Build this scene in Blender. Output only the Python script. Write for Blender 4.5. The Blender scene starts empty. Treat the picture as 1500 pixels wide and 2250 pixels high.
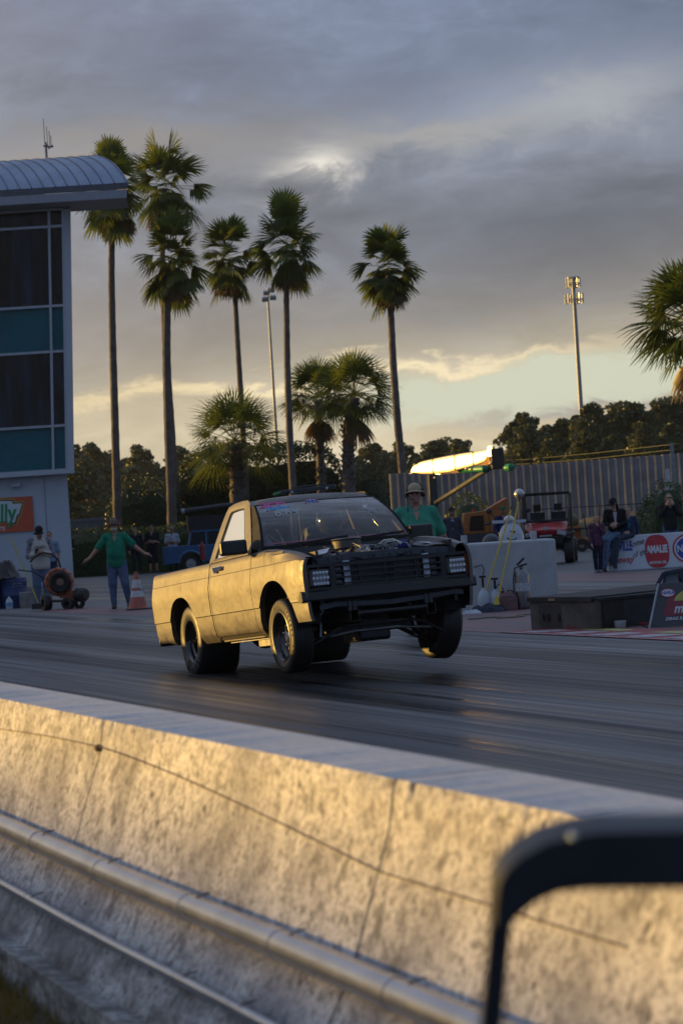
import bpy, math, random
import numpy as np
from mathutils import Vector, Matrix, Euler
SC = bpy.context.scene
# ------------------------------------------------------------------ camera
CAMP = np.array([22.2255, -7.7187, 1.3536]); YAW, PIT, ROLL, FPX = 1.2009, .0072, -.0617, 5119.7
_f = np.array([-math.sin(YAW)*math.cos(PIT), math.cos(YAW)*math.cos(PIT), math.sin(PIT)])
_r = np.cross(_f, [0, 0, 1]); _r /= np.linalg.norm(_r); _u = np.cross(_r, _f)
_c, _s = math.cos(ROLL), math.sin(ROLL); _r, _u = _c*_r+_s*_u, -_s*_r+_c*_u
cd = bpy.data.cameras.new('camera'); cam = bpy.data.objects.new('camera', cd); SC.collection.objects.link(cam); SC.camera = cam
cam.matrix_world = Matrix(((_r[0], _u[0], -_f[0], CAMP[0]), (_r[1], _u[1], -_f[1], CAMP[1]), (_r[2], _u[2], -_f[2], CAMP[2]), (0, 0, 0, 1)))
cd.sensor_fit = 'VERTICAL'; cd.sensor_height = 36; cd.sensor_width = 24; cd.lens = FPX/62.5
cd.clip_start = .1; cd.clip_end = 6000
cd.dof.use_dof = True; cd.dof.focus_distance = 21.0; cd.dof.aperture_fstop = 5.6
# ------------------------------------------------------------------ sun and sky
R_H = np.array([math.cos(YAW), math.sin(YAW), 0]); F_H = np.array([-math.sin(YAW), math.cos(YAW), 0]); UP = np.array([0, 0, 1.])
SUN_AZ = math.radians(90+math.degrees(YAW)+69); SUN_EL = math.radians(4.5)
sdir = Vector((math.cos(SUN_AZ)*math.cos(SUN_EL), math.sin(SUN_AZ)*math.cos(SUN_EL), math.sin(SUN_EL)))
ld = bpy.data.lights.new('sun', 'SUN'); ld.energy = 5.0; ld.angle = math.radians(.6); ld.color = (1.0, .585, .135)
so = bpy.data.objects.new('sun', ld); SC.collection.objects.link(so); so.rotation_euler = sdir.to_track_quat('Z', 'Y').to_euler(); so.location = (0, 0, 60)
SC.view_settings.view_transform = 'Standard'; SC.view_settings.look = 'None'; SC.view_settings.exposure = 0.45; SC.view_settings.gamma = 1
SC.cycles.max_bounces = 6; SC.cycles.transparent_max_bounces = 12; SC.cycles.volume_bounces = 0
SC.cycles.sample_clamp_indirect = 4.0; SC.cycles.use_denoising = True

class NT:
    """small node-tree helper"""
    def __init__(s, t): s.t = t; s.n = t.nodes; s.l = t.links
    def add(s, ty, **kw):
        n = s.n.new(ty)
        for k, v in kw.items(): setattr(n, k, v)
        return n
    def put(s, n, k, v):
        if v is None: return
        if isinstance(v, bpy.types.NodeSocket): s.l.new(v, n.inputs[k])
        else: n.inputs[k].default_value = v
    def math(s, op, a, b=None, c=None, clamp=False):
        n = s.add('ShaderNodeMath', operation=op); n.use_clamp = clamp; s.put(n, 0, a); s.put(n, 1, b); s.put(n, 2, c); return n.outputs[0]
    def vmath(s, op, a, b=None):
        n = s.add('ShaderNodeVectorMath', operation=op); s.put(n, 0, a); s.put(n, 1, b); return n.outputs['Value'] if op in ('DOT_PRODUCT', 'LENGTH', 'DISTANCE') else n.outputs[0]
    def noise(s, vec, scale, detail=4, rough=.55, dist=0):
        n = s.add('ShaderNodeTexNoise'); s.put(n, 'Vector', vec); s.put(n, 'Scale', scale); s.put(n, 'Detail', detail); s.put(n, 'Roughness', rough); s.put(n, 'Distortion', dist); return n.outputs['Fac']
    def mapping(s, vec, sc=(1, 1, 1), loc=(0, 0, 0), rot=(0, 0, 0)):
        n = s.add('ShaderNodeMapping'); s.put(n, 'Vector', vec); n.inputs['Scale'].default_value = sc; n.inputs['Location'].default_value = loc; n.inputs['Rotation'].default_value = rot; return n.outputs[0]
    def ramp(s, fac, stops, interp='LINEAR'):
        n = s.add('ShaderNodeValToRGB'); n.color_ramp.interpolation = interp; e = n.color_ramp.elements
        while len(e) < len(stops): e.new(.5)
        for i, (p, c) in enumerate(stops):
            e[i].position = p; e[i].color = (c, c, c, 1) if isinstance(c, (int, float)) else (*c, 1)
        s.put(n, 0, fac); return n.outputs[0]
    def mix(s, fac, a, b, blend='MIX'):
        n = s.add('ShaderNodeMix', data_type='RGBA', blend_type=blend); s.put(n, 0, fac)
        for k, v in ((6, a), (7, b)):
            if isinstance(v, tuple) and len(v) == 3: v = (*v, 1)
            s.put(n, k, v)
        return n.outputs[2]

W = bpy.data.worlds.new('World'); SC.world = W; W.use_nodes = True
def build_sky():
    t = NT(W.node_tree); t.n.clear()
    out = t.add('ShaderNodeOutputWorld'); bg = t.add('ShaderNodeBackground'); t.l.new(bg.outputs[0], out.inputs[0])
    sky = t.add('ShaderNodeTexSky', sky_type='NISHITA'); sky.sun_disc = False; sky.sun_elevation = SUN_EL; sky.sun_rotation = math.pi/2-SUN_AZ
    clear = t.mix(1.0, sky.outputs[0], (.085, .085, .085), 'MULTIPLY')
    d = t.add('ShaderNodeTexCoord').outputs['Generated']
    z = t.add('ShaderNodeSeparateXYZ'); t.l.new(d, z.inputs[0]); z = z.outputs[2]
    lat = t.vmath('DOT_PRODUCT', d, tuple(R_H)); dep = t.vmath('DOT_PRODUCT', d, tuple(F_H))
    # cloud deck seen edge-on: long thin streaks, slightly tilted
    zt = t.math('MULTIPLY_ADD', lat, -.055, z)
    big = t.noise(t.mapping(d, (4.4, 4.4, 15)), 1.5, 5, .55, .35)
    fine = t.noise(t.mapping(d, (15, 15, 38), (3, 1, 0)), 1.6, 7, .62, .5)
    zz = t.math('ADD', zt, t.math('MULTIPLY', t.math('SUBTRACT', fine, .5), .016))
    zz = t.math('ADD', zz, t.math('MULTIPLY', t.math('SUBTRACT', big, .5), .030))
    k = 1/.30
    base = t.ramp(t.math('MULTIPLY', zz, k), [(0, (.52, .43, .28)), (.036*k, (.60, .51, .34)), (.062*k, (.48, .42, .31)), (.092*k, (.29, .27, .25)),
        (.115*k, (.19, .20, .23)), (.155*k, (.18, .205, .26)), (.20*k, (.18, .22, .31)), (.24*k, (.17, .215, .325)), (.30*k, (.18, .23, .34))])
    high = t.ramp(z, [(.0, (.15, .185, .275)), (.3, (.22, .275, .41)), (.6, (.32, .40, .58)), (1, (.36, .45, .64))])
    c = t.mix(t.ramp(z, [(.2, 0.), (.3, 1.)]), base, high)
    # light and dark inside the deck
    m1 = t.ramp(big, [(.30, .70), (.5, 1.0), (.70, 1.3)])
    c = t.mix(1.0, c, m1, 'MULTIPLY')
    m2 = t.ramp(fine, [(.3, .84), (.5, 1.0), (.72, 1.26)])
    c = t.mix(1.0, c, m2, 'MULTIPLY')
    # broad darker mass high up on the right, paler to the left
    def blob(px, py, rx, ry):
        D = _f+(px-750)/FPX*_r+(1125-py)/FPX*_u; D = D/np.linalg.norm(D)
        a = t.math('DIVIDE', t.math('SUBTRACT', t.math('ADD', lat, t.math('MULTIPLY', t.math('SUBTRACT', big, .5), .06)), float(D@R_H)), rx/FPX)
        b = t.math('DIVIDE', t.math('SUBTRACT', t.math('ADD', zt, t.math('MULTIPLY', t.math('SUBTRACT', fine, .5), .035)), float(D[2]-.055*(D@R_H))), ry/FPX)
        q = t.math('ADD', t.math('MULTIPLY', a, a), t.math('MULTIPLY', b, b))
        g = t.math('POWER', 2.718, t.math('MULTIPLY', q, -1.))
        return t.math('MULTIPLY', g, t.math('GREATER_THAN', dep, 0))
    def lay(c, g, amt, col): return t.mix(t.math('MULTIPLY', g, amt, clamp=True), c, col)
    c = lay(c, blob(1150, 540, 560, 170), .45, (.145, .168, .215))
    c = lay(c, blob(1050, 120, 620, 120), .45, (.13, .165, .245))
    c = lay(c, blob(250, 60, 260, 60), .3, (.16, .175, .25))
    c = lay(c, blob(250, 330, 430, 60), .55, (.34, .31, .28))
    c = lay(c, blob(960, 290, 300, 36), .7, (.40, .385, .36))
    c = lay(c, t.math('MULTIPLY', blob(680, 375, 85, 40), t.ramp(fine, [(.40, .25), (.56, 1.)])), 1.5, (1.0, .94, .82))
    c = lay(c, blob(560, 350, 200, 40), .4, (.32, .33, .36))
    c = lay(c, blob(1330, 210, 220, 70), .7, (.42, .44, .47))
    c = lay(c, blob(1480, 320, 130, 60), .5, (.28, .32, .40))
    c = lay(c, blob(500, 1010, 700, 60), .35, (.62, .54, .38))
    c = lay(c, blob(1150, 665, 520, 30), .35, (.20, .205, .22))
    c = lay(c, blob(250, 700, 330, 130), .45, (.27, .245, .23))
    # the clear gap low in the west with its bright rims
    gap = t.ramp(t.math('MULTIPLY', blob(1240, 845, 470, 62), 1.), [(.25, 0.), (.6, 1.)])
    c = t.mix(gap, c, t.mix(.8, clear, (.70, .73, .58)))
    c = lay(c, blob(960, 806, 330, 15), .9, (.95, .80, .52))
    c = lay(c, blob(1330, 893, 330, 17), .85, (.36, .34, .31))
    c = lay(c, blob(1200, 932, 420, 11), .6, (.52, .44, .30))
    c = lay(c, blob(330, 872, 360, 15), .8, (.85, .68, .40))
    c = lay(c, blob(620, 838, 230, 12), .8, (.95, .80, .50))
    c = lay(c, blob(250, 925, 420, 40), .4, (.60, .50, .34))
    # glow of the low sun behind thin cloud, off to the left
    sd = t.math('MAXIMUM', t.vmath('DOT_PRODUCT', d, tuple(sdir)), 0)
    glow = t.math('MULTIPLY', t.math('POWER', sd, 24.), t.ramp(t.math('ABSOLUTE', z), [(0, 1.), (.16, .5), (.4, 0.)]))
    c = t.mix(glow, c, (1.5, .95, .40))
    _d2 = Vector([float(k) for k in (-.62*R_H+.76*F_H+.2*UP)]).normalized()
    g2 = t.math('MULTIPLY', t.math('POWER', t.math('MAXIMUM', t.vmath('DOT_PRODUCT', d, tuple(_d2)), 0), 14.), t.ramp(t.math('ABSOLUTE', t.math('SUBTRACT', z, .12)), [(0, .75), (.12, .7), (.35, .0)]))
    c = t.mix(g2, c, (.95, .78, .54))
    # the eastern half of the sky, behind the camera, is dull blue-grey cloud
    c = t.mix(t.ramp(dep, [(0., .0), (.5, 1.)]), t.mix(t.ramp(lat, [(0., 1.), (.6, 0.)]), (.12, .15, .21), c), c) if False else t.mix(t.math('MULTIPLY', t.ramp(t.math('MULTIPLY_ADD', dep, .5, .5), [(.42, 1.), (.75, 0.)]), t.ramp(sd, [(.2, 1.), (.7, 0.)])), c, (.17, .235, .37))
    # below the horizon
    c = t.mix(t.ramp(t.math('MULTIPLY_ADD', z, -20, .0), [(0, 0.), (.4, 1.)]), c, (.05, .05, .055))
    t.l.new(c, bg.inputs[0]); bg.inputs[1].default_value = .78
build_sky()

# ------------------------------------------------------------------ helpers
def ray(px, py): return _f+(px-750)/FPX*_r+(1125-py)/FPX*_u
def G(px, py, z=0.):
    d = ray(px, py); t = (z-CAMP[2])/d[2]; return CAMP+t*d
def P(px, py, D): return CAMP+D*ray(px, py)
RZ = YAW                                   # object turned square to the line of sight: local x to the right, local -y towards the viewer
def VL(lat, dep, z=0.): return np.array([CAMP[0], CAMP[1], 0])+lat*R_H+dep*F_H+z*UP
def GD(px, D, z=0.):                        # ground spot in direction px at depth D
    p = P(px, 1200, D); v = p-CAMP; lat = v@R_H
    # correct the roll: iterate the row so that the spot lies at z
    for _ in range(4):
        q = VL(lat, D, z); w = q-CAMP; dd = w@_f; x = 750+FPX*(w@_r)/dd; lat += (px-x)/FPX*D
    return VL(lat, D, z)
MATS = {}
def mat(name, col, rough=.6, metal=0., var=.12, vs=6., bump=0., bs=40., spec=.5, coat=0., trans=0., alpha=None, sheen=0.):
    if name in MATS: return MATS[name]
    m = bpy.data.materials.new(name); m.use_nodes = True; t = NT(m.node_tree); p = t.n['Principled BSDF']
    co = t.add('ShaderNodeTexCoord').outputs['Object']
    if var > 0:
        n = t.noise(co, vs, 5, .6)
        lo = tuple(max(0, c*(1-var*1.6)) for c in col); hi = tuple(min(1, c*(1+var*1.6)) for c in col)
        t.put(p, 'Base Color', t.ramp(n, [(.3, lo), (.7, hi)]))
        t.put(p, 'Roughness', t.ramp(t.noise(co, vs*2.3, 4, .6), [(.3, max(.02, rough*.85)), (.7, min(1, rough*1.15))]))
    else: p.inputs['Base Color'].default_value = (*col, 1); p.inputs['Roughness'].default_value = rough
    p.inputs['Metallic'].default_value = metal; p.inputs['Specular IOR Level'].default_value = spec; p.inputs['Coat Weight'].default_value = coat
    if bump > 0:
        b = t.add('ShaderNodeBump'); b.inputs['Strength'].default_value = bump; b.inputs['Distance'].default_value = .01
        t.put(b, 'Height', t.noise(co, bs, 5, .6)); t.l.new(b.outputs[0], p.inputs['Normal'])
    MATS[name] = m; return m
def leafmat(name, c1, c2, tr=.35, scale=2.0):
    m = bpy.data.materials.new(name); m.use_nodes = True; t = NT(m.node_tree); p = t.n['Principled BSDF']; o = t.n['Material Output']
    co = t.add('ShaderNodeTexCoord').outputs['Object']
    col = t.mix(t.ramp(t.noise(co, scale, 4, .65), [(.32, 0.), (.68, 1.)]), c1, c2)
    t.put(p, 'Base Color', col); p.inputs['Roughness'].default_value = .45; p.inputs['Specular IOR Level'].default_value = .35
    tl = t.add('ShaderNodeBsdfTranslucent'); t.put(tl, 'Color', t.mix(.5, col, (c2[0]*2.2, c2[1]*1.7, c2[2]*.6)))
    mx = t.add('ShaderNodeMixShader'); mx.inputs[0].default_value = tr; t.l.new(p.outputs[0], mx.inputs[1]); t.l.new(tl.outputs[0], mx.inputs[2]); t.l.new(mx.outputs[0], o.inputs[0])
    MATS[name] = m; return m
def glassmat(name, tint=(.8, .85, .85), refl=1.0, rough=.02, dirt=.0, k=1.8):
    m = bpy.data.materials.new(name); m.use_nodes = True; t = NT(m.node_tree); t.n.remove(t.n['Principled BSDF']); o = t.n['Material Output']
    tr = t.add('ShaderNodeBsdfTransparent'); tr.inputs[0].default_value = (*tint, 1)
    gl = t.add('ShaderNodeBsdfGlossy'); gl.inputs['Roughness'].default_value = rough; gl.inputs[0].default_value = (refl, refl, refl, 1)
    fr = t.add('ShaderNodeFresnel'); fr.inputs[0].default_value = 1.5
    f2 = t.math('MULTIPLY', fr.outputs[0], k, clamp=True)
    mx = t.add('ShaderNodeMixShader'); t.put(mx, 0, f2); t.l.new(tr.outputs[0], mx.inputs[1]); t.l.new(gl.outputs[0], mx.inputs[2]); sh = mx.outputs[0]
    if dirt:
        co = t.add('ShaderNodeTexCoord').outputs['Object']; df = t.add('ShaderNodeBsdfDiffuse'); df.inputs[0].default_value = (.5, .5, .5, 1)
        m2 = t.add('ShaderNodeMixShader'); t.put(m2, 0, t.ramp(t.noise(t.mapping(co, (2, 5, 2)), 2.0, 6, .65, 1.), [(.35, dirt*.3), (.75, dirt)])); t.l.new(sh, m2.inputs[1]); t.l.new(df.outputs[0], m2.inputs[2]); sh = m2.outputs[0]
    t.l.new(sh, o.inputs[0]); MATS[name] = m; return m

def link(o, parent=None):
    SC.collection.objects.link(o)
    if parent is not None: o.parent = parent
    return o
def tag(o, label=None, cat=None, group=None, kind=None):
    if label: o['label'] = label
    if cat: o['category'] = cat
    if group: o['group'] = group
    if kind: o['kind'] = kind
    return o
def thing(name, label, cat, loc=(0, 0, 0), rz=0., group=None, rot=None):
    o = bpy.data.objects.new(name, None); link(o); o.location = Vector([float(v) for v in loc]); o.rotation_euler = rot if rot is not None else (0, 0, rz); o.empty_display_size = .2
    return tag(o, label, cat, group)
def copy_tree(o, parent=None):
    c = o.copy(); SC.collection.objects.link(c); c.parent = parent
    for ch in list(o.children): copy_tree(ch, c)
    return c
def frame(a, b):
    d = Vector(b)-Vector(a); L = d.length; d.normalize(); x = d.orthogonal().normalized(); y = d.cross(x); return d, x, y, L
class MB:
    def __init__(s): s.v = []; s.f = []
    def add(s, vs, fs):
        n = len(s.v); s.v += [tuple(float(c) for c in v) for v in vs]; s.f += [tuple(i+n for i in f) for f in fs]; return s
    def box(s, c, d, rot=None):
        x, y, z = [k/2 for k in d]; vs = [Vector(p) for p in ((-x, -y, -z), (x, -y, -z), (x, y, -z), (-x, y, -z), (-x, -y, z), (x, -y, z), (x, y, z), (-x, y, z))]
        if rot is not None:
            R = rot.to_matrix() if isinstance(rot, Euler) else (Matrix.Rotation(rot, 3, 'Z') if isinstance(rot, (int, float)) else rot); vs = [R@v for v in vs]
        vs = [v+Vector(c) for v in vs]
        return s.add(vs, [(0, 3, 2, 1), (4, 5, 6, 7), (0, 1, 5, 4), (1, 2, 6, 5), (2, 3, 7, 6), (3, 0, 4, 7)])
    def bb(s, a, b): return s.box([(p+q)/2 for p, q in zip(a, b)], [abs(q-p) for p, q in zip(a, b)])
    def bar(s, a, b, w, h, up=(0, 0, 1)):
        a = Vector(a); b = Vector(b); d = (b-a).normalized(); u = Vector(up); sd = d.cross(u)
        if sd.length < 1e-4: sd = d.orthogonal()
        sd.normalize(); u = sd.cross(d); sd *= w/2; u = u*h/2
        vs = [a-sd-u, a+sd-u, a+sd+u, a-sd+u, b-sd-u, b+sd-u, b+sd+u, b-sd+u]
        return s.add(vs, [(0, 1, 2, 3), (7, 6, 5, 4), (4, 5, 1, 0), (5, 6, 2, 1), (6, 7, 3, 2), (7, 4, 0, 3)])
    def tube(s, pts, r, n=8, cap=True, closed=False):
        pts = [Vector([float(c) for c in p]) for p in pts]; m = len(pts); rs = r if isinstance(r, (list, tuple)) else [r]*m
        tang = []
        for i in range(m):
            if closed: t = pts[(i+1) % m]-pts[i-1]
            else: t = pts[min(i+1, m-1)]-pts[max(i-1, 0)]
            tang.append(t.normalized() if t.length > 0 else Vector((0, 0, 1)))
        x = tang[0].orthogonal().normalized(); vs = []
        for i in range(m):
            t = tang[i]; x = (x-t*x.dot(t)); x = x.normalized() if x.length > 1e-6 else t.orthogonal().normalized(); y = t.cross(x)
            for k in range(n):
                a = 2*math.pi*k/n; vs.append(pts[i]+(x*math.cos(a)+y*math.sin(a))*rs[i])
        fs = []
        for i in range(m if closed else m-1):
            j = (i+1) % m
            for k in range(n): fs.append((i*n+k, i*n+(k+1) % n, j*n+(k+1) % n, j*n+k))
        if cap and not closed: fs += [tuple(range(n))[::-1], tuple((m-1)*n+k for k in range(n))]
        return s.add(vs, fs)
    def lathe(s, prof, o=(0, 0, 0), ax=(0, 0, 1), n=20, a0=0, a1=2*math.pi):
        d = Vector(ax).normalized(); x = d.orthogonal().normalized(); y = d.cross(x); o = Vector(o); vs = []; m = len(prof); full = abs(a1-a0-2*math.pi) < 1e-5; nn = n if full else n+1
        for (r, h) in prof:
            for k in range(nn):
                a = a0+(a1-a0)*k/n; vs.append(o+d*h+(x*math.cos(a)+y*math.sin(a))*r)
        fs = []
        for i in range(m-1):
            for k in range(n): k2 = (k+1) % nn; fs.append((i*nn+k, i*nn+k2, (i+1)*nn+k2, (i+1)*nn+k))
        return s.add(vs, fs)
    def prism(s, poly, vec):
        n = len(poly); a = [Vector([float(c) for c in p]) for p in poly]; v = Vector(vec)
        return s.add(a+[p+v for p in a], [tuple(range(n))[::-1], tuple(range(n, 2*n))]+[(i, (i+1) % n, (i+1) % n+n, i+n) for i in range(n)])
    def ell(s, c, r, n=12, m=8, rot=None):
        vs = []; c = Vector([float(q) for q in c])
        for i in range(m+1):
            for k in range(n):
                a = math.pi*i/m; b = 2*math.pi*k/n; p = Vector((r[0]*math.sin(a)*math.cos(b), r[1]*math.sin(a)*math.sin(b), r[2]*math.cos(a)))
                if rot is not None: p = rot@p
                vs.append(c+p)
        return s.add(vs, [(i*n+k, (i+1)*n+k, (i+1)*n+(k+1) % n, i*n+(k+1) % n) for i in range(m) for k in range(n)])
    def grid(s, rows):
        m = len(rows); n = len(rows[0]); return s.add([p for r in rows for p in r], [(i*n+k, i*n+k+1, (i+1)*n+k+1, (i+1)*n+k) for i in range(m-1) for k in range(n-1)])
    def build(s, name, m, parent=None, smooth=None, bevel=0, solid=0, weld=False, loc=None):
        me = bpy.data.meshes.new(name); me.from_pydata(s.v, [], s.f); me.validate()
        o = bpy.data.objects.new(name, me); me.materials.append(m)
        if weld or smooth is not None:
            import bmesh
            b = bmesh.new(); b.from_mesh(me); bmesh.ops.remove_doubles(b, verts=b.verts, dist=1e-5)
            bmesh.ops.dissolve_degenerate(b, edges=b.edges, dist=1e-5); bmesh.ops.recalc_face_normals(b, faces=b.faces); b.to_mesh(me); b.free()
        if smooth is not None:
            me.polygons.foreach_set('use_smooth', [True]*len(me.polygons)); me.set_sharp_from_angle(angle=math.radians(smooth))
        link(o, parent)
        if loc is not None: o.location = loc
        if solid: k = o.modifiers.new('s', 'SOLIDIFY'); k.thickness = solid; k.offset = -1
        if bevel: k = o.modifiers.new('b', 'BEVEL'); k.width = bevel; k.segments = 2; k.limit_method = 'ANGLE'; k.angle_limit = math.radians(40)
        return o
def quads(name, V, m, parent=None, loc=None):
    V = np.asarray(V, dtype=np.float32); n = len(V); k = V.shape[1]
    me = bpy.data.meshes.new(name); me.vertices.add(n*k); me.vertices.foreach_set('co', V.reshape(-1)); me.loops.add(n*k); me.loops.foreach_set('vertex_index', np.arange(n*k, dtype=np.int32))
    me.polygons.add(n); me.polygons.foreach_set('loop_start', np.arange(0, n*k, k, dtype=np.int32)); me.update(calc_edges=True); me.materials.append(m)
    o = bpy.data.objects.new(name, me); link(o, parent)
    if loc is not None: o.location = [float(c) for c in loc]
    return o
def text(body, size, m, name='lettering', parent=None, loc=(0, 0, 0), rot=(math.pi/2, 0, 0), shear=0, xs=1., depth=.003, align='CENTER', bold=0.):
    cu = bpy.data.curves.new('tmp', 'FONT'); cu.body = body; cu.size = size; cu.shear = shear; cu.extrude = depth; cu.align_x = align; cu.align_y = 'CENTER'; cu.offset = bold; cu.resolution_u = 3
    o = bpy.data.objects.new('tmp', cu); SC.collection.objects.link(o); dg = bpy.context.evaluated_depsgraph_get(); dg.update()
    me = bpy.data.meshes.new_from_object(o.evaluated_get(dg)); bpy.data.objects.remove(o); bpy.data.curves.remove(cu)
    me.transform(Matrix.Diagonal((xs, 1, 1, 1))); me.materials.clear(); me.materials.append(m); me.name = name
    q = bpy.data.objects.new(name, me); link(q, parent); q.location = loc; q.rotation_euler = rot; return q
# ------------------------------------------------------------------ materials of the setting
def posmat(name):
    m = bpy.data.materials.new(name); m.use_nodes = True; t = NT(m.node_tree); MATS[name] = m
    return m, t, t.n['Principled BSDF'], t.add('ShaderNodeNewGeometry').outputs['Position']
def add_bump(t, p, h, strength, dist):
    b = t.add('ShaderNodeBump'); b.inputs['Strength'].default_value = strength; b.inputs['Distance'].default_value = dist; t.put(b, 'Height', h); t.l.new(b.outputs[0], p.inputs['Normal'])
m, t, p, pos = posmat('asphalt')
n1 = t.noise(pos, .35, 6, .6); n2 = t.noise(pos, 30, 3, .6)
c = t.mix(t.ramp(n1, [(.3, 0.), (.7, 1.)]), (.035, .037, .042), (.075, .076, .080)); c = t.mix(.35, c, t.ramp(n2, [(.3, .02), (.7, .10)]))
t.put(p, 'Base Color', c); p.inputs['Roughness'].default_value = .62; add_bump(t, p, n2, .4, .004)
m, t, p, pos = posmat('track_rubber')
s1 = t.noise(t.mapping(pos, (.03, 2.6, 1)), 1.0, 7, .68, .25); s2 = t.noise(t.mapping(pos, (.10, 9, 1)), 1.0, 5, .6, .15); s3 = t.noise(t.mapping(pos, (.5, 40, 1)), 1.0, 3, .6)
s4 = t.noise(t.mapping(pos, (.022, .7, 1), (4, 2, 0)), 1.0, 4, .6, .3)
c = t.mix(t.ramp(s1, [(.40, 0.), (.56, 1.)]), (.010, .010, .012), (.115, .112, .115)); c = t.mix(t.ramp(s2, [(.35, .0), (.75, .65)]), c, (.028, .03, .038)); c = t.mix(t.ramp(s3, [(.5, 0.), (.8, .3)]), c, (.12, .12, .13))
c = t.mix(t.ramp(s2, [(.62, 0.), (.72, .6)]), c, (.20, .20, .205))
c = t.mix(t.ramp(s4, [(.4, .65), (.58, 0.)]), c, (.010, .011, .015))
t.put(p, 'Base Color', c); t.put(p, 'Roughness', t.ramp(t.math('ADD', t.math('MULTIPLY', s1, .6), t.math('MULTIPLY', s2, .4)), [(.40, .26), (.60, .62)])); p.inputs['Specular IOR Level'].default_value = .55
t.put(p, 'Specular IOR Level', t.math('MULTIPLY', t.ramp(s1, [(.40, .12), (.58, .62)]), t.ramp(s4, [(.4, .25), (.58, 1.)])))
add_bump(t, p, t.noise(t.mapping(pos, (1.5, 7, 1)), 6, 4, .6), .4, .006)
m, t, p, pos = posmat('median_concrete')
n1 = t.noise(t.mapping(pos, (.25, .8, 1)), 1., 6, .65); n2 = t.noise(pos, 25, 3, .6)
c = t.mix(t.ramp(n1, [(.3, 0.), (.7, 1.)]), (.06, .062, .068), (.13, .13, .135)); c = t.mix(.2, c, t.ramp(n2, [(.3, .03), (.7, .2)])); t.put(p, 'Base Color', c); p.inputs['Roughness'].default_value = .6
m, t, p, pos = posmat('faded_red_paint')
n1 = t.noise(t.mapping(pos, (.35, 1.4, 1)), 1., 7, .7)
t.put(p, 'Base Color', t.mix(t.ramp(n1, [(.36, 0.), (.6, 1.)]), (.085, .078, .082), (.20, .085, .09))); p.inputs['Roughness'].default_value = .6
m, t, p, pos = posmat('barrier_concrete')
n1 = t.noise(t.mapping(pos, (1, 1, .8)), 3.2, 7, .62, .4); n2 = t.noise(pos, 30, 6, .66, .3); n3 = t.noise(t.mapping(pos, (1, 1, .75)), 13, 6, .66, .2); pits = t.noise(t.mapping(pos, (1, 1, .7), (5, 3, 1)), 40, 2, .5)
c = t.mix(t.ramp(n1, [(.36, 0.), (.58, 1.)]), (.36, .365, .38), (.68, .68, .665)); c = t.mix(t.ramp(n2, [(.40, .75), (.50, 0.)]), c, (.20, .20, .21)); c = t.mix(t.ramp(n3, [(.36, .75), (.44, 0.)]), c, (.15, .15, .155))
c = t.mix(t.ramp(pits, [(.27, .9), (.36, 0.)]), c, (.045, .045, .05))
drips = t.noise(t.mapping(pos, (7, .4, .5), (2, 0, 0)), 1.6, 4, .6, .6)
c = t.mix(t.ramp(drips, [(.30, .4), (.42, 0.)]), c, (.16, .155, .15))
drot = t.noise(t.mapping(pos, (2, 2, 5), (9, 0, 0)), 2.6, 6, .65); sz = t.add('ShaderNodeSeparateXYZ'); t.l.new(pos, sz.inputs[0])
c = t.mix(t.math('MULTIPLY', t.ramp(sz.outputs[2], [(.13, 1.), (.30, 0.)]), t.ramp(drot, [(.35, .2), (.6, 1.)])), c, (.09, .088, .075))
t.put(p, 'Base Color', c); p.inputs['Roughness'].default_value = .85
n5 = t.noise(pos, 75, 4, .7); h = t.math('ADD', t.math('MULTIPLY', n5, .55), t.math('ADD', t.math('MULTIPLY', n2, .55), t.ramp(pits, [(.27, 0.), (.38, .5)]))); add_bump(t, p, h, .55, .010)
c = t.mix(t.ramp(n5, [(.50, 0.), (.62, .65)]), c, (.15, .15, .155)); t.put(p, 'Base Color', c)
m, t, p, pos = posmat('barrier_top_concrete')
n1 = t.noise(pos, 2.5, 6, .6); n2 = t.noise(pos, 30, 4, .6)
c = t.mix(t.ramp(n1, [(.3, 0.), (.7, 1.)]), (.42, .43, .44), (.55, .55, .55)); c = t.mix(t.ramp(n2, [(.38, .35), (.5, 0.)]), c, (.28, .28, .29)); t.put(p, 'Base Color', c); p.inputs['Roughness'].default_value = .8; add_bump(t, p, n2, .3, .004)
m, t, p, pos = posmat('dirt')
n1 = t.noise(pos, 6, 6, .7); t.put(p, 'Base Color', t.mix(t.ramp(n1, [(.3, 0.), (.7, 1.)]), (.035, .028, .015), (.11, .09, .05))); p.inputs['Roughness'].default_value = .9; add_bump(t, p, n1, .8, .03)
m, t, p, pos = posmat('verge_grass')
n1 = t.noise(pos, .5, 6, .7); t.put(p, 'Base Color', t.mix(t.ramp(n1, [(.3, 0.), (.7, 1.)]), (.03, .045, .015), (.08, .085, .03))); p.inputs['Roughness'].default_value = .9

# ------------------------------------------------------------------ ground
def sheet(name, x0, x1, y0, y1, z, m, kind='structure', label=None, cat=None):
    b = MB(); b.add([(x0, y0, z), (x1, y0, z), (x1, y1, z), (x0, y1, z)], [(0, 1, 2, 3)]); o = b.build(name, MATS[m]); tag(o, label, cat, None, kind); return o
sheet('ground', -2500, 1500, -2000, 2500, 0, 'asphalt')
sheet('track', -400, 200, -5.4, 3.75, .004, 'track_rubber')
sheet('median', -400, 200, 3.75, 7.6, .004, 'median_concrete')
sheet('track', -400, 200, 7.6, 13.2, .004, 'track_rubber')
sheet('pavement', -120, 200, 13.2, 17.5, .004, 'median_concrete')
sheet('ground', -700, 400, 34, 900, .004, 'verge_grass')
sheet('painted_strip', -26.5, -11.5, 3.95, 5.4, .008, 'faded_red_paint')
sheet('painted_strip', -9.6, 30, 3.95, 7.3, .008, 'faded_red_paint')
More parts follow.
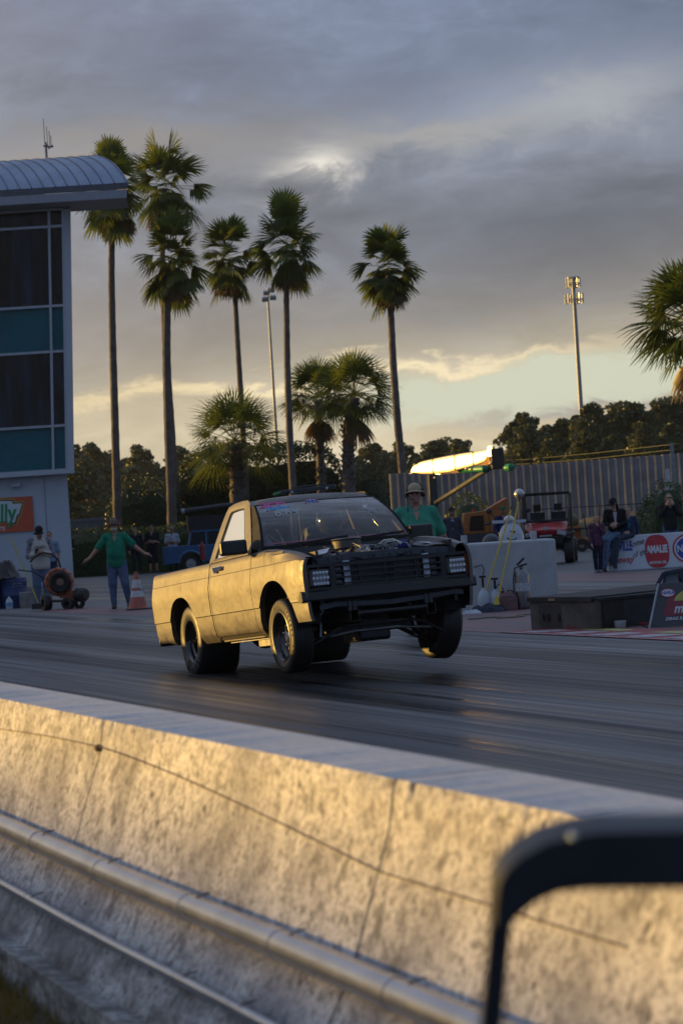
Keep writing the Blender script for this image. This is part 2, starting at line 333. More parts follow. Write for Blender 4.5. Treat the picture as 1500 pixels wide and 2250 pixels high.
sheet('painted_strip', -40, 30, 13.4, 16.6, .008, 'faded_red_paint')
yl = mat('yellow_line_paint', (.42, .33, .10), .6, var=.3, vs=3)
b = MB(); b.add([(-60, 7.25, .008), (-14, 7.25, .008), (-14, 7.40, .008), (-60, 7.40, .008)], [(0, 1, 2, 3)]); tag(b.build('painted_line', yl), kind='structure')
# painted start-line decal on the median
dp = thing('painted_decal', 'worn red, white and yellow painted lettering on the pavement below the slanted sign', 'painted decal', (0, 4.35, .012))
wp = mat('worn_white_paint', (.33, .33, .35), .6, var=.35, vs=9); rp = mat('worn_red_paint', (.28, .035, .05), .6, var=.4, vs=9); yp = mat('worn_yellow_paint', (.36, .36, .12), .6, var=.35, vs=9)
b = MB(); b.bb((-2.9, -.42, 0), (5.5, .55, .003)); b.build('red_field', rp, dp)
b = MB()
for i in range(9):
    x = -2.6+i*.85; b.add([(x, -.3, .006), (x+.5, -.3, .006), (x+.62, .12, .006), (x+.16, .12, .006)], [(0, 1, 2, 3)])
b.bb((-2.9, -.40, .004), (3.5, -.36, .0055)); b.build('white_lettering', wp, dp)
for i in range(3): b = MB(); x = -2.1+i*1.7; b.add([(x, .2, .006), (x+1.1, .2, .006), (x+.95, .45, .006), (x+.2, .45, .006)], [(0, 1, 2, 3)]); b.build('yellow_arch', yp, dp)

# ------------------------------------------------------------------ near wall: barrier segments, conduits, wire
CY = CAMP[1]; SEG = 2.4
def wall_seg():
    # outline (y, z) from the camera-side foot over the top to the track side
    prof = [(CY+1.55, .0), (CY+1.55, .125), (CY+1.63, .118), (CY+1.70, .235), (CY+1.79, .385), (CY+1.90, .69), (CY+1.915, .775)]
    rng = random.Random(5); N = 150; L = SEG-.014
    front = [[] for _ in range(len(prof)+6)]
    pp = []
    for i in range(len(prof)-1):
        pp.append(prof[i]); 
        if i >= 2: pp.append(((prof[i][0]+prof[i+1][0])/2, (prof[i][1]+prof[i+1][1])/2))
    pp.append(prof[-1])
    rows = [[] for _ in pp]; edge = []
    for k in range(N+1):
        x = L*k/N; w = .55*math.sin(x*3.1)+.3*math.sin(x*11+1)
        for r, (y, z) in zip(rows, pp): r.append((x, y+.0012*w, z))
        chip = rng.random(); d = .004+(.012*rng.random() if chip < .35 else 0)+(.03*rng.random() if chip < .06 else 0)
        edge.append((x, CY+1.922+d*.6, .80-d*.25))
        rows[-1][-1] = (x, CY+1.915, .775-d*.9)
    b = MB(); b.grid([list(r) for r in rows]+[edge]); b.grid([rows[0], [(x, CY+2.62, 0) for x, _, _ in rows[0]]][::-1])
    e = [rows[j] for j in range(len(rows))]
    for k in (0, N):
        loop = [r[k] for r in e]+[edge[k], (edge[k][0], CY+2.171, .80), (edge[k][0], CY+2.24, .45), (edge[k][0], CY+2.62, .0)]
        b.add(loop, [tuple(range(len(loop)))])
    back = MB(); back.grid([[(L*k/N, CY+2.171, .80) for k in (0, N)], [(L*k/N, CY+2.24, .45) for k in (0, N)], [(L*k/N, CY+2.62, .0) for k in (0, N)]])
    b.add(back.v, back.f)
    top = MB(); top.grid([edge, [(p[0], CY+2.171, .80) for p in edge]])
    return b, top
wb, wt = wall_seg(); seg0 = None
for i in range(-12, 3):
    x0 = 15.1+i*SEG
    if seg0 is None:
        seg0 = thing('concrete_barrier', 'x', 'barrier', (x0, 0, 0)); wb.build('wall_body', MATS['barrier_concrete'], seg0, smooth=50); wt.build('wall_top', MATS['barrier_top_concrete'], seg0); s = seg0
    else: s = copy_tree(seg0); s.location = (x0, 0, 0)
    s['group'] = 'concrete barrier segments beside the track'
    s['label'] = {-1: 'stained concrete barrier segment at the left edge, up to its first joint', 0: 'stained concrete barrier segment in the middle, between the two dark vertical joints', 1: 'stained concrete barrier segment at the right, behind the black frame'}.get(i, 'concrete barrier segment farther along the near wall, outside the picture')
pvc = mat('grey_conduit', (.36, .39, .44), .24, metal=.55, var=.12, vs=5, spec=.6)
def conduit(name, label, r, d, z, couplers, flange):
    root = thing(name, label, 'pipe', (0, 0, 0)); y = CY+d
    off = lambda x: (.004*math.sin(x*1.1)+.0015*math.sin(x*2.7))
    xs = [-18+.5*i for i in range(84)]
    b = MB(); b.tube([(x, y, z+off(x)) for x in xs if x <= 23], r, 20); b.build('pipe_run', pvc, root, smooth=60)
    for x in couplers:
        b = MB(); b.lathe([(r, 0), (r*1.05, .0), (r*1.05, .055), (r, .055)], (x-.02, y, z+off(x)), (1, 0, 0), 20); b.build('coupling', pvc, root, smooth=40)
        if flange:
            b = MB(); b.tube([(x+.12, y+.03, z+off(x)+r+.010), (x+.115, y+.0, z+off(x)+r+.004), (x+.11, y-r*.7, z+off(x)+r*.6)], .0022, 6); b.build('bracket', mat('rusty_bracket', (.07, .05, .04), .8), root)
conduit('conduit', 'thick grey conduit pipe running along the barrier face', .036, 1.80-.040, .402, [12.4, 13.2, 14.0, 14.78, 15.56, 16.4, 17.1, 17.8, 18.5], True)
conduit('conduit', 'thin grey conduit pipe low on the barrier, below the thick one', .016, 1.70-.018, .246, [13.4, 14.9, 16.5, 16.95, 18.2], True)
b = MB(); pts = []
for i in range(80):
    x = 6+i*.16; s = ((x-12.3) % 2.9)/2.9; z = .655-.10*(4*s*(1-s))*.35+(.02 if abs(s-.0) < .03 else 0)
    z = .72-.045*math.exp(-((x-12.2)/1.6)**2)*1.5-.115*min(1, max(0, (x-15.1)/2.4))**1.3 if x > 9 else .68
    pts.append((x, CY+1.90-.005-(.69-z)*.36 if z < .69 else CY+1.90-.004, z))
b.tube(pts, .0016, 5); b.ell((15.1, CY+1.895, .713), (.014, .012, .012)); tag(b.build('rusty_wire', mat('rusty_wire', (.10, .065, .035), .8)), 'thin rusty wire strung along the upper face of the barrier', 'wire')
# grass by the footing
sheet('verge', -60, 40, -14, CY+1.545, .02, 'dirt')
rng = np.random.default_rng(3); n = 26000
gx = rng.uniform(9.5, 18.5, n); gy = CY+1.535-np.abs(rng.normal(0, .35, n)); 
keep = (np.sin(gx*9)+np.sin(gy*17+gx*5)+rng.normal(0, 1.1, n)) > -1.0; gx = gx[keep]; gy = gy[keep]; n = len(gx)
h = rng.uniform(.02, .075, n); a = rng.uniform(0, 6.28, n); ln = rng.normal(0, .025, (n, 2)); w = .0022
ca, sa = np.cos(a)*w, np.sin(a)*w; z0 = np.full(n, .02)
V = np.stack([np.stack([gx-ca, gy-sa, z0], 1), np.stack([gx+ca, gy+sa, z0], 1), np.stack([gx+ca*.3+ln[:, 0], gy+sa*.3+ln[:, 1], z0+h], 1), np.stack([gx-ca*.3+ln[:, 0], gy-sa*.3+ln[:, 1], z0+h], 1)], 1)
leafmat('verge_blades', (.055, .06, .015), (.20, .15, .04), .3, 1.5)
tag(quads('grass', V, MATS['verge_blades']), 'short dry and green grass at the foot of the barrier', 'grass', kind='stuff')
# ------------------------------------------------------------------ foliage makers
leafmat('palm_green', (.035, .075, .016), (.085, .125, .025), .42, 1.2); leafmat('palm_dead', (.09, .06, .03), (.16, .11, .05), .2, 2)
leafmat('pine_green', (.030, .050, .020), (.075, .095, .035), .2, .35); leafmat('hedge_green', (.014, .028, .011), (.035, .06, .018), .18, .8); leafmat('low_hedge_green', (.022, .045, .015), (.055, .095, .025), .2, .8)
trunkm = mat('palm_trunk', (.105, .095, .09), .9, var=.25, vs=2.5, bump=.6, bs=9)
barkm = mat('pine_bark', (.07, .055, .045), .9, var=.25, vs=2)
def fan(hub, out, pet, R, nseg, rg, droop, spread=2.0, wmax=.055):
    """one fan leaf: list of quads"""
    out = Vector(out).normalized(); side = out.cross(Vector((0, 0, 1)));
    if side.length < .05: side = Vector((1, 0, 0))
    side.normalize(); up = side.cross(out).normalized(); tw = rg.uniform(-.5, .5); s2 = side*math.cos(tw)+up*math.sin(tw); u2 = up*math.cos(tw)-side*math.sin(tw)
    Q = []; hub = Vector(hub); sag = Vector((0, 0, -1))
    c = hub+out*pet+sag*droop*pet*.25; w = .016
    Q.append((hub-s2*w, hub+s2*w, c+s2*w, c-s2*w)); Q.append((hub-u2*w, hub+u2*w, c+u2*w, c-u2*w))
    for i in range(nseg):
        a = (i+.5)/nseg*2-1; ang = a*spread; L = R*(1-.28*abs(a)**2)*rg.uniform(.88, 1.06)
        d = (out*math.cos(ang)+s2*math.sin(ang)+u2*(.10*math.cos(ang*3))).normalized(); nrm = d.cross(u2).normalized()
        cup = u2*(-.22*abs(a)); fold = u2*(.018 if i % 2 else -.018)
        ww = [wmax*.35, wmax, wmax*.8, wmax*.12]; ts = [.03, .42, .72, 1.0]; pr = None
        for w_, t_ in zip(ww, ts):
            q = c+d*(L*t_)+cup*(L*t_*t_)+sag*(droop*L*t_*t_*(.55+.5*t_))+fold*(t_ > .1)
            if pr is not None: Q.append((pr[0]-nrm*pr[1], pr[0]+nrm*pr[1], q+nrm*w_, q-nrm*w_))
            pr = (q, w_)
    return Q
def make_palm(label, path, D, hub, rx, kind, seed, r0=.17, dead=8, nf=34, base=None):
    rg = random.Random(seed)
    hubp = P(*hub, D); hubz = Vector(hubp); pts = [P(x, y, D) for x, y in path]
    bx = GD(path[-1][0]+2, D); root = thing('palm_tree', label, 'palm tree', bx)
    o = Vector([float(k) for k in bx]); loc = [Vector([float(k) for k in q])-o for q in pts]+[Vector((0, 0, -.1))]
    H = hubz-o; allp = [H-Vector((0, 0, .15))]+loc
    pts2 = []; rr = []; n = 46
    # resample the trunk
    for i in range(n+1):
        t_ = i/n*(len(allp)-1); k = min(int(t_), len(allp)-2); q = allp[k].lerp(allp[k+1], t_-k); pts2.append(q)
        hh = q.z/max(H.z, 1); rr.append(r0*(1.22-.42*hh)*(1+.045*math.sin(i*2.4+seed))*(1.25 if kind == 'sabal' and i % 2 else 1.0))
    for _ in range(2): pts2 = [pts2[0]]+[(pts2[i-1]+pts2[i]*2+pts2[i+1])/4 for i in range(1, n)]+[pts2[-1]]
    b = MB(); b.tube(pts2, rr, 12); b.build('trunk', trunkm, root, smooth=70)
    if kind == 'sabal':    # old leaf boots
        b = MB()
        for i in range(90):
            h = rg.uniform(.25, .97); k = int((1-h)*n); q = pts2[k]; a = rg.uniform(0, 6.28); d = Vector((math.cos(a), math.sin(a), 0)); b.bar(q+d*r0*.9, q+d*(r0*1.6)+Vector((0, 0, .22)), .07, .03, d)
        b.build('leaf_boots', barkm, root)
    s = rx*D/FPX; Q = []
    for i in range(nf):
        e = 1.40-(i/(nf-1))**.85*(1.95 if kind == 'sabal' else 2.45); az = i*2.399+rg.uniform(-.3, .3); e += rg.uniform(-.15, .15)
        out = Vector((math.cos(az)*math.cos(e), math.sin(az)*math.cos(e), math.sin(e)))
        if kind == 'sabal': Q += fan(H, out, s*.50, s*.60*rg.uniform(.9, 1.1), 28, rg, .14+.12*(e < .3), 1.75, .030)
        else: Q += fan(H+Vector((0, 0, .42*e)), out, s*.60*rg.uniform(.22, 1.12), s*.58*rg.uniform(.85, 1.15), 22, rg, .08+.2*(e < .4), 1.5, .058)
    quads('crown', [[tuple(v) for v in q] for q in Q], MATS['palm_green'], root)
    Q = []
    for i in range(dead):
        e = rg.uniform(-1.45, -1.0); az = i*2.399; out = Vector((math.cos(az)*math.cos(e), math.sin(az)*math.cos(e), math.sin(e)))
        Q += fan(H+Vector((0, 0, -.3)), out, s*.4, s*.65, 16, rg, .1, .9, .05)
    if Q: quads('dead_fronds', [[tuple(v) for v in q] for q in Q], MATS['palm_dead'], root)
    return root
def make_tree(name, seed, H, cr, label, cat, quad=.42, blobs=26, per=110, lm='pine_green'):
    rg = np.random.default_rng(seed); root = thing(name, label, cat)
    b = MB(); b.tube([(0, 0, 0), (.15, 0, H*.4), (0, .1, H*.75), (.1, 0, H*.96)], [.24, .18, .11, .04], 8)
    C = []
    for i in range(blobs):
        z = H*(.22+.76*(i+.5)/blobs); taper = (1-((z/H-.30)/.78)**2) if z/H > .30 else .8; rad = cr*max(.12, taper)*rg.uniform(.35, 1.0); a = rg.uniform(0, 6.28)
        c = np.array([math.cos(a)*rad, math.sin(a)*rad, z]); C.append((c, cr*rg.uniform(.20, .42)*(.6 if z > H*.86 else 1)))
        if i % 2 == 0: b.tube([(0, 0, z-.9), tuple(c*np.array([.5, .5, 1])-[0, 0, .3]), tuple(c)], [.07, .05, .02], 5)
    b.build('trunk', barkm, root)
    V = []
    for c, r in C:
        p = rg.normal(0, 1, (per, 3)); p /= np.linalg.norm(p, axis=1)[:, None]; p *= (rg.uniform(.25, 1, per)**.5*r)[:, None]*np.array([1.15, 1.15, .75]); p += c
        u = rg.normal(0, 1, (per, 3)); u /= np.linalg.norm(u, axis=1)[:, None]; w = rg.normal(0, 1, (per, 3)); w -= (w*u).sum(1)[:, None]*u; w /= np.linalg.norm(w, axis=1)[:, None]
        s = rg.uniform(.35, 1, (per, 1))*quad/2; V.append(np.stack([p-u*s-w*s*.5, p+u*s-w*s*.6, p+u*s*.8+w*s*.6, p-u*s*.7+w*s*.5], 1))
    quads('crown', np.concatenate(V), MATS[lm], root); return root
def bush(name, label, cat, lat0, lat1, dep0, dep1, h, seed, lm, leaf=.13, dens=60, round_=.5, hl=None, group=None, bumpy=.25, z0=0.):
    """clipped or loose shrub mass between two lateral positions; leaf-sized faces over its volume and darker twigs inside"""
    rg = np.random.default_rng(seed); mid = VL((lat0+lat1)/2, (dep0+dep1)/2, z0); root = thing(name, label, cat, mid, RZ, group)
    w = lat1-lat0; d = dep1-dep0; hl = h if hl is None else hl
    def top(x):
        return (hl+(h-hl)*(x/w+.5))
    def lump(p): return bumpy*(np.sin(p[:, 0]*1.7+seed)*.5+np.sin(p[:, 0]*.63+2*seed)*.7+np.sin(p[:, 1]*1.9+p[:, 2]*2.3)*.5)
    n = int(1.7*dens*(w*h*1.2+w*d+2*d*h))
    f = rg.uniform(0, 1, n); x = rg.uniform(-w/2, w/2, n); y = rg.uniform(-d/2, d/2, n); zz = rg.uniform(0, 1, n)
    A = w*h; Bb = w*d; Cc = 2*d*h; s = A+Bb+Cc; face = np.where(f < A/s, 0, np.where(f < (A+Bb)/s, 1, 2))
    y = np.where(face == 0, -d/2+np.abs(rg.normal(0, .22, n)), y); x = np.where(face == 2, np.sign(x)*(w/2-np.abs(rg.normal(0, .14, n))), x); zz = np.where(face == 1, 1-np.abs(rg.normal(0, .05, n)), zz)
    e = np.clip((np.abs(x)-(w/2-round_))/max(round_, .01), 0, 1); e2 = np.clip((np.abs(y)-(d/2-round_*.6))/max(round_*.6, .01), 0, 1)
    T = top(x)*(1-.35*e**2)*(1-.2*e2**2); p = np.stack([x, y, zz*T], 1); L = lump(p); p[:, 2] += L*zz; p[:, 1] -= L*.5*(face == 0)
    p += rg.normal(0, .05, p.shape)
    u = rg.normal(0, 1, (n, 3)); u /= np.linalg.norm(u, axis=1)[:, None]; v = rg.normal(0, 1, (n, 3)); v -= (v*u).sum(1)[:, None]*u; v /= np.linalg.norm(v, axis=1)[:, None]
    q = rg.uniform(.5, 1, (n, 1))*leaf/2; V = np.stack([p-u*q, p-v*q*.5, p+u*q, p+v*q*.5], 1)
    quads('leaves', V, MATS[lm], root)
    b = MB(); nx = max(4, int(w/1.2)); rows = []
    for j, (yy, tz) in enumerate([(-d/2+.5, 0), (-d/2+.5, .7), (-d/2+.75, .84), (d/2-.6, .84), (d/2-.4, .7), (d/2-.4, 0)]):
        r_ = []
        for i in range(nx+1):
            xx = -w/2+.45+(w-.9)*i/nx; ee = max(0, (abs(xx)-(w/2-round_))/max(round_, .01)); r_.append((xx, yy, tz*top(xx)*(1-.4*min(1, ee)**2)+(.15*math.sin(xx*1.7+seed)*tz)))
        rows.append(r_)
    b.grid(rows); b.add([rows[j][0] for j in range(6)], [tuple(range(6))]); b.add([rows[j][-1] for j in range(6)], [tuple(range(6))]); b.build('inner_branches', MATS[lm], root, weld=True)
    return root
# ------------------------------------------------------------------ palms
make_palm('tallest palm, rising beside the curved roof with brown hanging fronds', [(245, 600), (248, 760), (253, 930), (258, 1115)], 105, (247, 418), 92, 'fan', 1, dead=12, nf=36)
make_palm('tall bushy palm behind the roof end, second from the left', [(356, 560), (364, 760), (376, 930), (386, 1100)], 113, (362, 408), 96, 'fan', 2, nf=42)
make_palm('palm with a lower crown hanging in front of the bushy tall one', [(367, 660), (366, 780), (371, 950), (377, 1105)], 104, (378, 565), 82, 'fan', 3, r0=.20, nf=37)
make_palm('slim palm with a small yellowish crown beside the thin light pole', [(517, 660), (523, 770), (530, 880), (540, 1060)], 112, (503, 568), 76, 'fan', 4, r0=.14, nf=34)
make_palm('tall palm just right of the thin light pole, dark full crown', [(629, 660), (631, 800), (636, 950), (644, 1075)], 103, (628, 538), 88, 'fan', 5, r0=.15, nf=38)
make_palm('lone tall palm whose trunk bends to the right above the bright golden strip', [(858, 680), (863, 790), (872, 920), (885, 1045)], 103, (853, 588), 80, 'fan', 6, r0=.17, nf=38)
make_palm('squat cabbage palm low behind the dark hedge, left of the thin light pole', [(519, 1010), (520, 1060)], 108, (515, 968), 122, 'sabal', 7, r0=.3, dead=0, nf=34)
make_palm('cabbage palm with a slim trunk, left one of the pair behind the hedge', [(702, 950), (706, 1060)], 111, (698, 872), 92, 'sabal', 8, r0=.19, dead=5, nf=42)
make_palm('cabbage palm with a thick shaggy trunk, right one of the pair', [(766, 940), (765, 1000), (765, 1070)], 106, (778, 866), 104, 'sabal', 9, r0=.27, dead=3, nf=36)
make_palm('leafy palm crown cut off by the right edge of the picture', [(1560, 900), (1560, 1000)], 60, (1520, 706), 150, 'sabal', 11, r0=.2, dead=3, nf=48)
# ------------------------------------------------------------------ far trees
vars_ = [make_tree('pine_tree', 100+i, 11.+i*.35, 2.3+.2*i, 'x', 'tree', blobs=52+5*i) for i in range(5)]
far = [(70, 975, 285), (172, 968, 280), (196, 985, 300), (221, 978, 285), (250, 1002, 300), (285, 1012, 310), (322, 982, 290), (345, 1000, 300), (410, 985, 300), (455, 1000, 300), (500, 1000, 310), (560, 1010, 310), (605, 1005, 300), (668, 1010, 300), (735, 1015, 300),
       (795, 995, 280), (828, 978, 270), (858, 985, 285), (895, 975, 280), (925, 982, 290), (960, 965, 265), (985, 972, 285), (1022, 960, 262), (1050, 990, 280), (1078, 1005, 275),
       (1112, 985, 225), (1138, 908, 218), (1168, 912, 222), (1205, 925, 226), (1238, 905, 220), (1272, 908, 224), (1312, 892, 218), (1340, 925, 228), (1368, 898, 221), (1402, 896, 219), (1433, 884, 217), (1466, 888, 223), (1497, 884, 218), (1530, 880, 220), (1570, 885, 220),
       (1220, 950, 200), (1290, 945, 204), (1350, 948, 202), (1420, 940, 206), (1480, 935, 200), (1160, 950, 203), (110, 990, 270), (30, 985, 280), (1100, 1000, 240), (940, 1000, 250), (880, 1010, 255), (1000, 1000, 250), (270, 1030, 280), (380, 1010, 280), (200, 1020, 262), (300, 1035, 265)]
rg = random.Random(8); FT = []
for i, (px, py, D) in enumerate(far):
    o = vars_[i] if i < 5 else copy_tree(vars_[rg.randrange(5)])
    b0 = GD(px, D); H = (P(px, py, D)-b0)[2]; base = [11., 11.35, 11.7, 12.05, 12.4][0]; s = H/11.8
    o.location = [float(k) for k in b0]; o.rotation_euler = (0, 0, rg.uniform(0, 6.28)); q = s*rg.uniform(.9, 1.25); o.scale = (q, q, s)
    side = 'in the tree line at the right, beyond the metal fence' if px > 1095 else ('in the tree line behind the bright golden strip' if px > 770 else 'in the hazy tree line beyond the palm trunks')
    o['label'] = side; o['group'] = 'trees on the horizon '+side.split(',')[0]; o['px'] = px; FT.append(o)
ORD = 'leftmost second third fourth fifth sixth seventh eighth ninth tenth eleventh twelfth thirteenth fourteenth fifteenth sixteenth seventeenth eighteenth nineteenth twentieth twenty-first twenty-second twenty-third twenty-fourth twenty-fifth'.split()
for g_ in {o['label'] for o in FT}:
    for k, o in enumerate(sorted([o for o in FT if o['label'] == g_], key=lambda o: o['px'])): o['label'] = (ORD[k]+' tree ' if k == 0 else ORD[k]+' tree from the left ')+g_.replace(', beyond the metal fence', ' beyond the fence'); del o['px']
for i in range(20):     # wood carries on outside the picture; nearer row added to shade the fence
    if i > 8 and i % 2: continue
    o = copy_tree(vars_[i % 5]); lat = -22-i*5.5; dep = 190+rg.uniform(-14, 14)+i*2.6; lat, dep = (-64-rg.uniform(0, 45), 108+(i-8)*5.5+rg.uniform(-2, 2)) if i >= 8 else (lat, dep); o.location = [float(k) for k in VL(lat, dep)]; q = rg.uniform(.42, .72) if i >= 8 else rg.uniform(.75, 1.0); o.scale = (1.2, 1.2, q); o.rotation_euler = (0, 0, rg.uniform(0, 6))
    o['label'] = 'bushy tree of the wood left of the picture, nearer row added for shade'; o['group'] = 'trees of the wood left of the picture'
# ------------------------------------------------------------------ hedges and shrubs
def latat(px, D): return float((GD(px, D)-np.array([CAMP[0], CAMP[1], 0]))@R_H)
bush('hedge', 'long low clipped green hedge behind the standing people at the left', 'hedge', latat(-40, 97), latat(560, 97), 97, 99, 2.05, 21, 'low_hedge_green', .14, 75, .4, bumpy=.12)
bush('shrub', 'dark rounded shrub at the foot of the two left palms', 'shrub', latat(238, 110), latat(400, 110), 110, 113, 4.5, 22, 'hedge_green', .17, 60, 1.2)
bush('hedge', 'tall dark hedge mass under the cabbage palms', 'hedge', latat(378, 113), latat(775, 113), 113.5, 117, 5.6, 23, 'hedge_green', .24, 80, 1.0, bumpy=.3)
bush('shrub', 'dark shrub sloping down to the metal fence behind the yellow pickup', 'shrub', latat(765, 111), latat(882, 111), 111, 114, 3.9, 24, 'hedge_green', .19, 60, 1.6, hl=5.3)
bush('shrub', 'green shrub behind the woman with hands on her face', 'shrub', latat(1418, 74), latat(1540, 74), 74, 76.5, 2.35, 25, 'low_hedge_green', .12, 80, .9)
bush('shrub', 'small green shrub at the fence above the man in the plaid shirt', 'shrub', latat(985, 96), latat(1085, 96), 96, 98, 2.3, 26, 'low_hedge_green', .14, 70, .8)
mound = MB(); N = 24; rows = []
for j in range(9):
    r_ = []
    for i in range(N+1):
        u = i/N*2-1; v = j/8*2-1; r_.append((u*5.5, v*2.5, 1.25*max(0, 1-u*u)**.7*max(0, 1-v*v)**.6*(1+.1*math.sin(i*1.9+j))-.02))
    rows.append(r_)
mound.grid(rows); o = mound.build('dirt_mound', MATS['dirt'], smooth=80); o.location = [float(k) for k in GD(1395, 92)]; o.rotation_euler = (0, 0, RZ); tag(o, 'low brown dirt mound in front of the metal fence at the right', 'dirt mound')
# ================================================================== the yellow-lit pickup (local axes: x forward, y to its left, z up from the rear axle)
TH, PH, RR = .0605, .0234, .3463
truck = thing('pickup_truck', 'satin dark drag-racing pickup lit gold along its side, no hood, front wheels off the ground', 'pickup truck', (0, 0, RR))
truck.matrix_world = Matrix.Translation((0, 0, RR)) @ Matrix.Rotation(-TH, 4, 'Y') @ Matrix.Rotation(PH, 4, 'X')
def paint_mat():
    m = bpy.data.materials.new('satin_dark_paint'); m.use_nodes = True; t = NT(m.node_tree); p = t.n['Principled BSDF']; co = t.add('ShaderNodeTexCoord').outputs['Object']
    n = t.noise(t.mapping(co, (1, 1, 1.3)), 3.2, 6, .65, .6); n2 = t.noise(co, 13, 4, .6)
    c = t.mix(t.ramp(n, [(.35, 0.), (.65, 1.)]), (.040, .033, .026), (.062, .050, .036)); c = t.mix(t.ramp(n2, [(.56, 0.), (.70, .65)]), c, (.03, .025, .02)); c = t.mix(t.ramp(t.noise(t.mapping(co, (1, 1, .5), (4, 0, 2)), 1.7, 5, .6, 1.2), [(.55, 0.), (.68, .6)]), c, (.03, .025, .02))
    t.put(p, 'Base Color', c); t.put(p, 'Roughness', t.ramp(t.math('ADD', t.math('MULTIPLY', n, .7), t.math('MULTIPLY', n2, .3)), [(.32, .66), (.68, .36)])); p.inputs['IOR'].default_value = 1.85; p.inputs['Specular IOR Level'].default_value = .5; p.inputs['Specular Tint'].default_value = (1, 1, 1, 1)
    add_bump(t, p, t.math('ADD', t.noise(t.mapping(co, (1, 1, 1.6), (7, 1, 0)), 1.9, 3, .5), t.math('MULTIPLY', n, .25)), .55, .022); MATS['paint'] = m; return m
paint = paint_mat()
black = mat('satin_black', (.012, .012, .014), .42, var=.15, vs=8); matte = mat('matte_black', (.009, .009, .010), .7, var=.2, vs=8); gap = mat('panel_gap_shadow', (.004, .004, .004), .9, var=0)
primer = mat('blue_grey_primer', (.035, .045, .060), .5, var=.2, vs=7); steel = mat('bare_steel', (.30, .30, .31), .35, 1.0, var=.15, vs=9); alu = mat('bright_aluminium', (.55, .56, .58), .3, .9, var=.12, vs=20)
chrome = mat('chrome', (.7, .7, .7), .08, 1.0, var=0); rubber = mat('tyre_rubber', (.012, .012, .013), .62, var=.15, vs=10, bump=.15, bs=60); rubber2 = mat('tyre_sidewall', (.02, .019, .018), .48, var=.2, vs=9)
PR = [(-.07, .725), (-.045, .745), (.015, .792), (.10, .813), (.214, .823), (.222, .832), (.30, .835), (.41, .840), (.48, .838), (.571, .822), (.580, .820), (.589, .817), (.66, .806), (.70, .797), (.716, .785), (.724, .76), (.726, .70)]
def prof(z):
    for (a, ya), (b, yb) in zip(PR, PR[1:]):
        if z <= b: return ya+(yb-ya)*max(0, (z-a))/(b-a)
    return PR[-1][1]
def nose(x): return 0 if x < 3.0 else -.045*((x-3.0)/.45)**2
def side_panel(name, s, xs, bot, top=lambda x: .726, m=None, x_edge=None, flange=.05):
    """body skin: rows follow the height profile, the lower end follows bot(x), so wheel arches are cut out of it"""
    zs = [z for z, _ in PR]; zs = sorted(set(zs+[.05, .16, .26, .35, .44, .52]))
    cols = []
    for k, x in enumerate(xs):
        b0 = bot(x); tp = top(x); col = []
        for z in zs:
            zz = min(max(z, b0), tp); f = 1.
            xx = x if x_edge is None else x_edge(k, len(xs), x, zz)
            # at the rounded top keep the profile's top lip
            y = prof(zz if tp >= .7 else zz); d = tp-zz
            if tp < .72: y -= .03*max(0, 1-d/.03)**2
            col.append((xx, s*(y+nose(xx)), zz))
        cols.append(col)
    b = MB(); b.grid(cols)
    # returned edge at the bottom / arch, so that the sheet has thickness
    b.grid([[c[0] for c in cols], [(c[0][0], c[0][1]-s*flange, c[0][2]+.004) for c in cols]])
    b.grid([[c[0], (c[0][0], c[0][1]-s*.03, c[0][2])][:2] for c in (cols[0], cols[-1])]) if False else None
    for c in (cols[0], cols[-1]): b.grid([c, [(p[0], p[1]-s*.03, p[2]) for p in c]])
    return b.build(name, m or paint, truck, smooth=32)
def arch(xc, zc, rx, rz, low, xl, xr, p=2.3):
    def f(x):
        u = (x-xc)/rx
        if abs(u) >= 1: return low(x)
        return max(low(x), zc+rz*(1-abs(u)**p)**(1/p))
    return f
lowb = lambda x: -.045+.055*max(0, min(1, (-.45-x)/.3)) if x < 0 else (-.045 if x < 3 else .04)
AR = arch(-.085, .0, .455, .445, lowb, 0, 0); AF = arch(2.71, -.04, .475, .482, lambda x: -.045 if x < 2.8 else .042, 0, 0, 2.2)
def dense(a, b, cuts, n=10, m=26):
    xs = []; seg = [a]+cuts+[b]
    for i in range(len(seg)-1):
        p, q = seg[i], seg[i+1]; k = m if i % 2 == 1 else n
        for j in range(k):
            u = j/k; u = (1-math.cos(u*math.pi))/2 if i % 2 == 1 else u; xs.append(p+(q-p)*u)
    xs.append(b); return xs
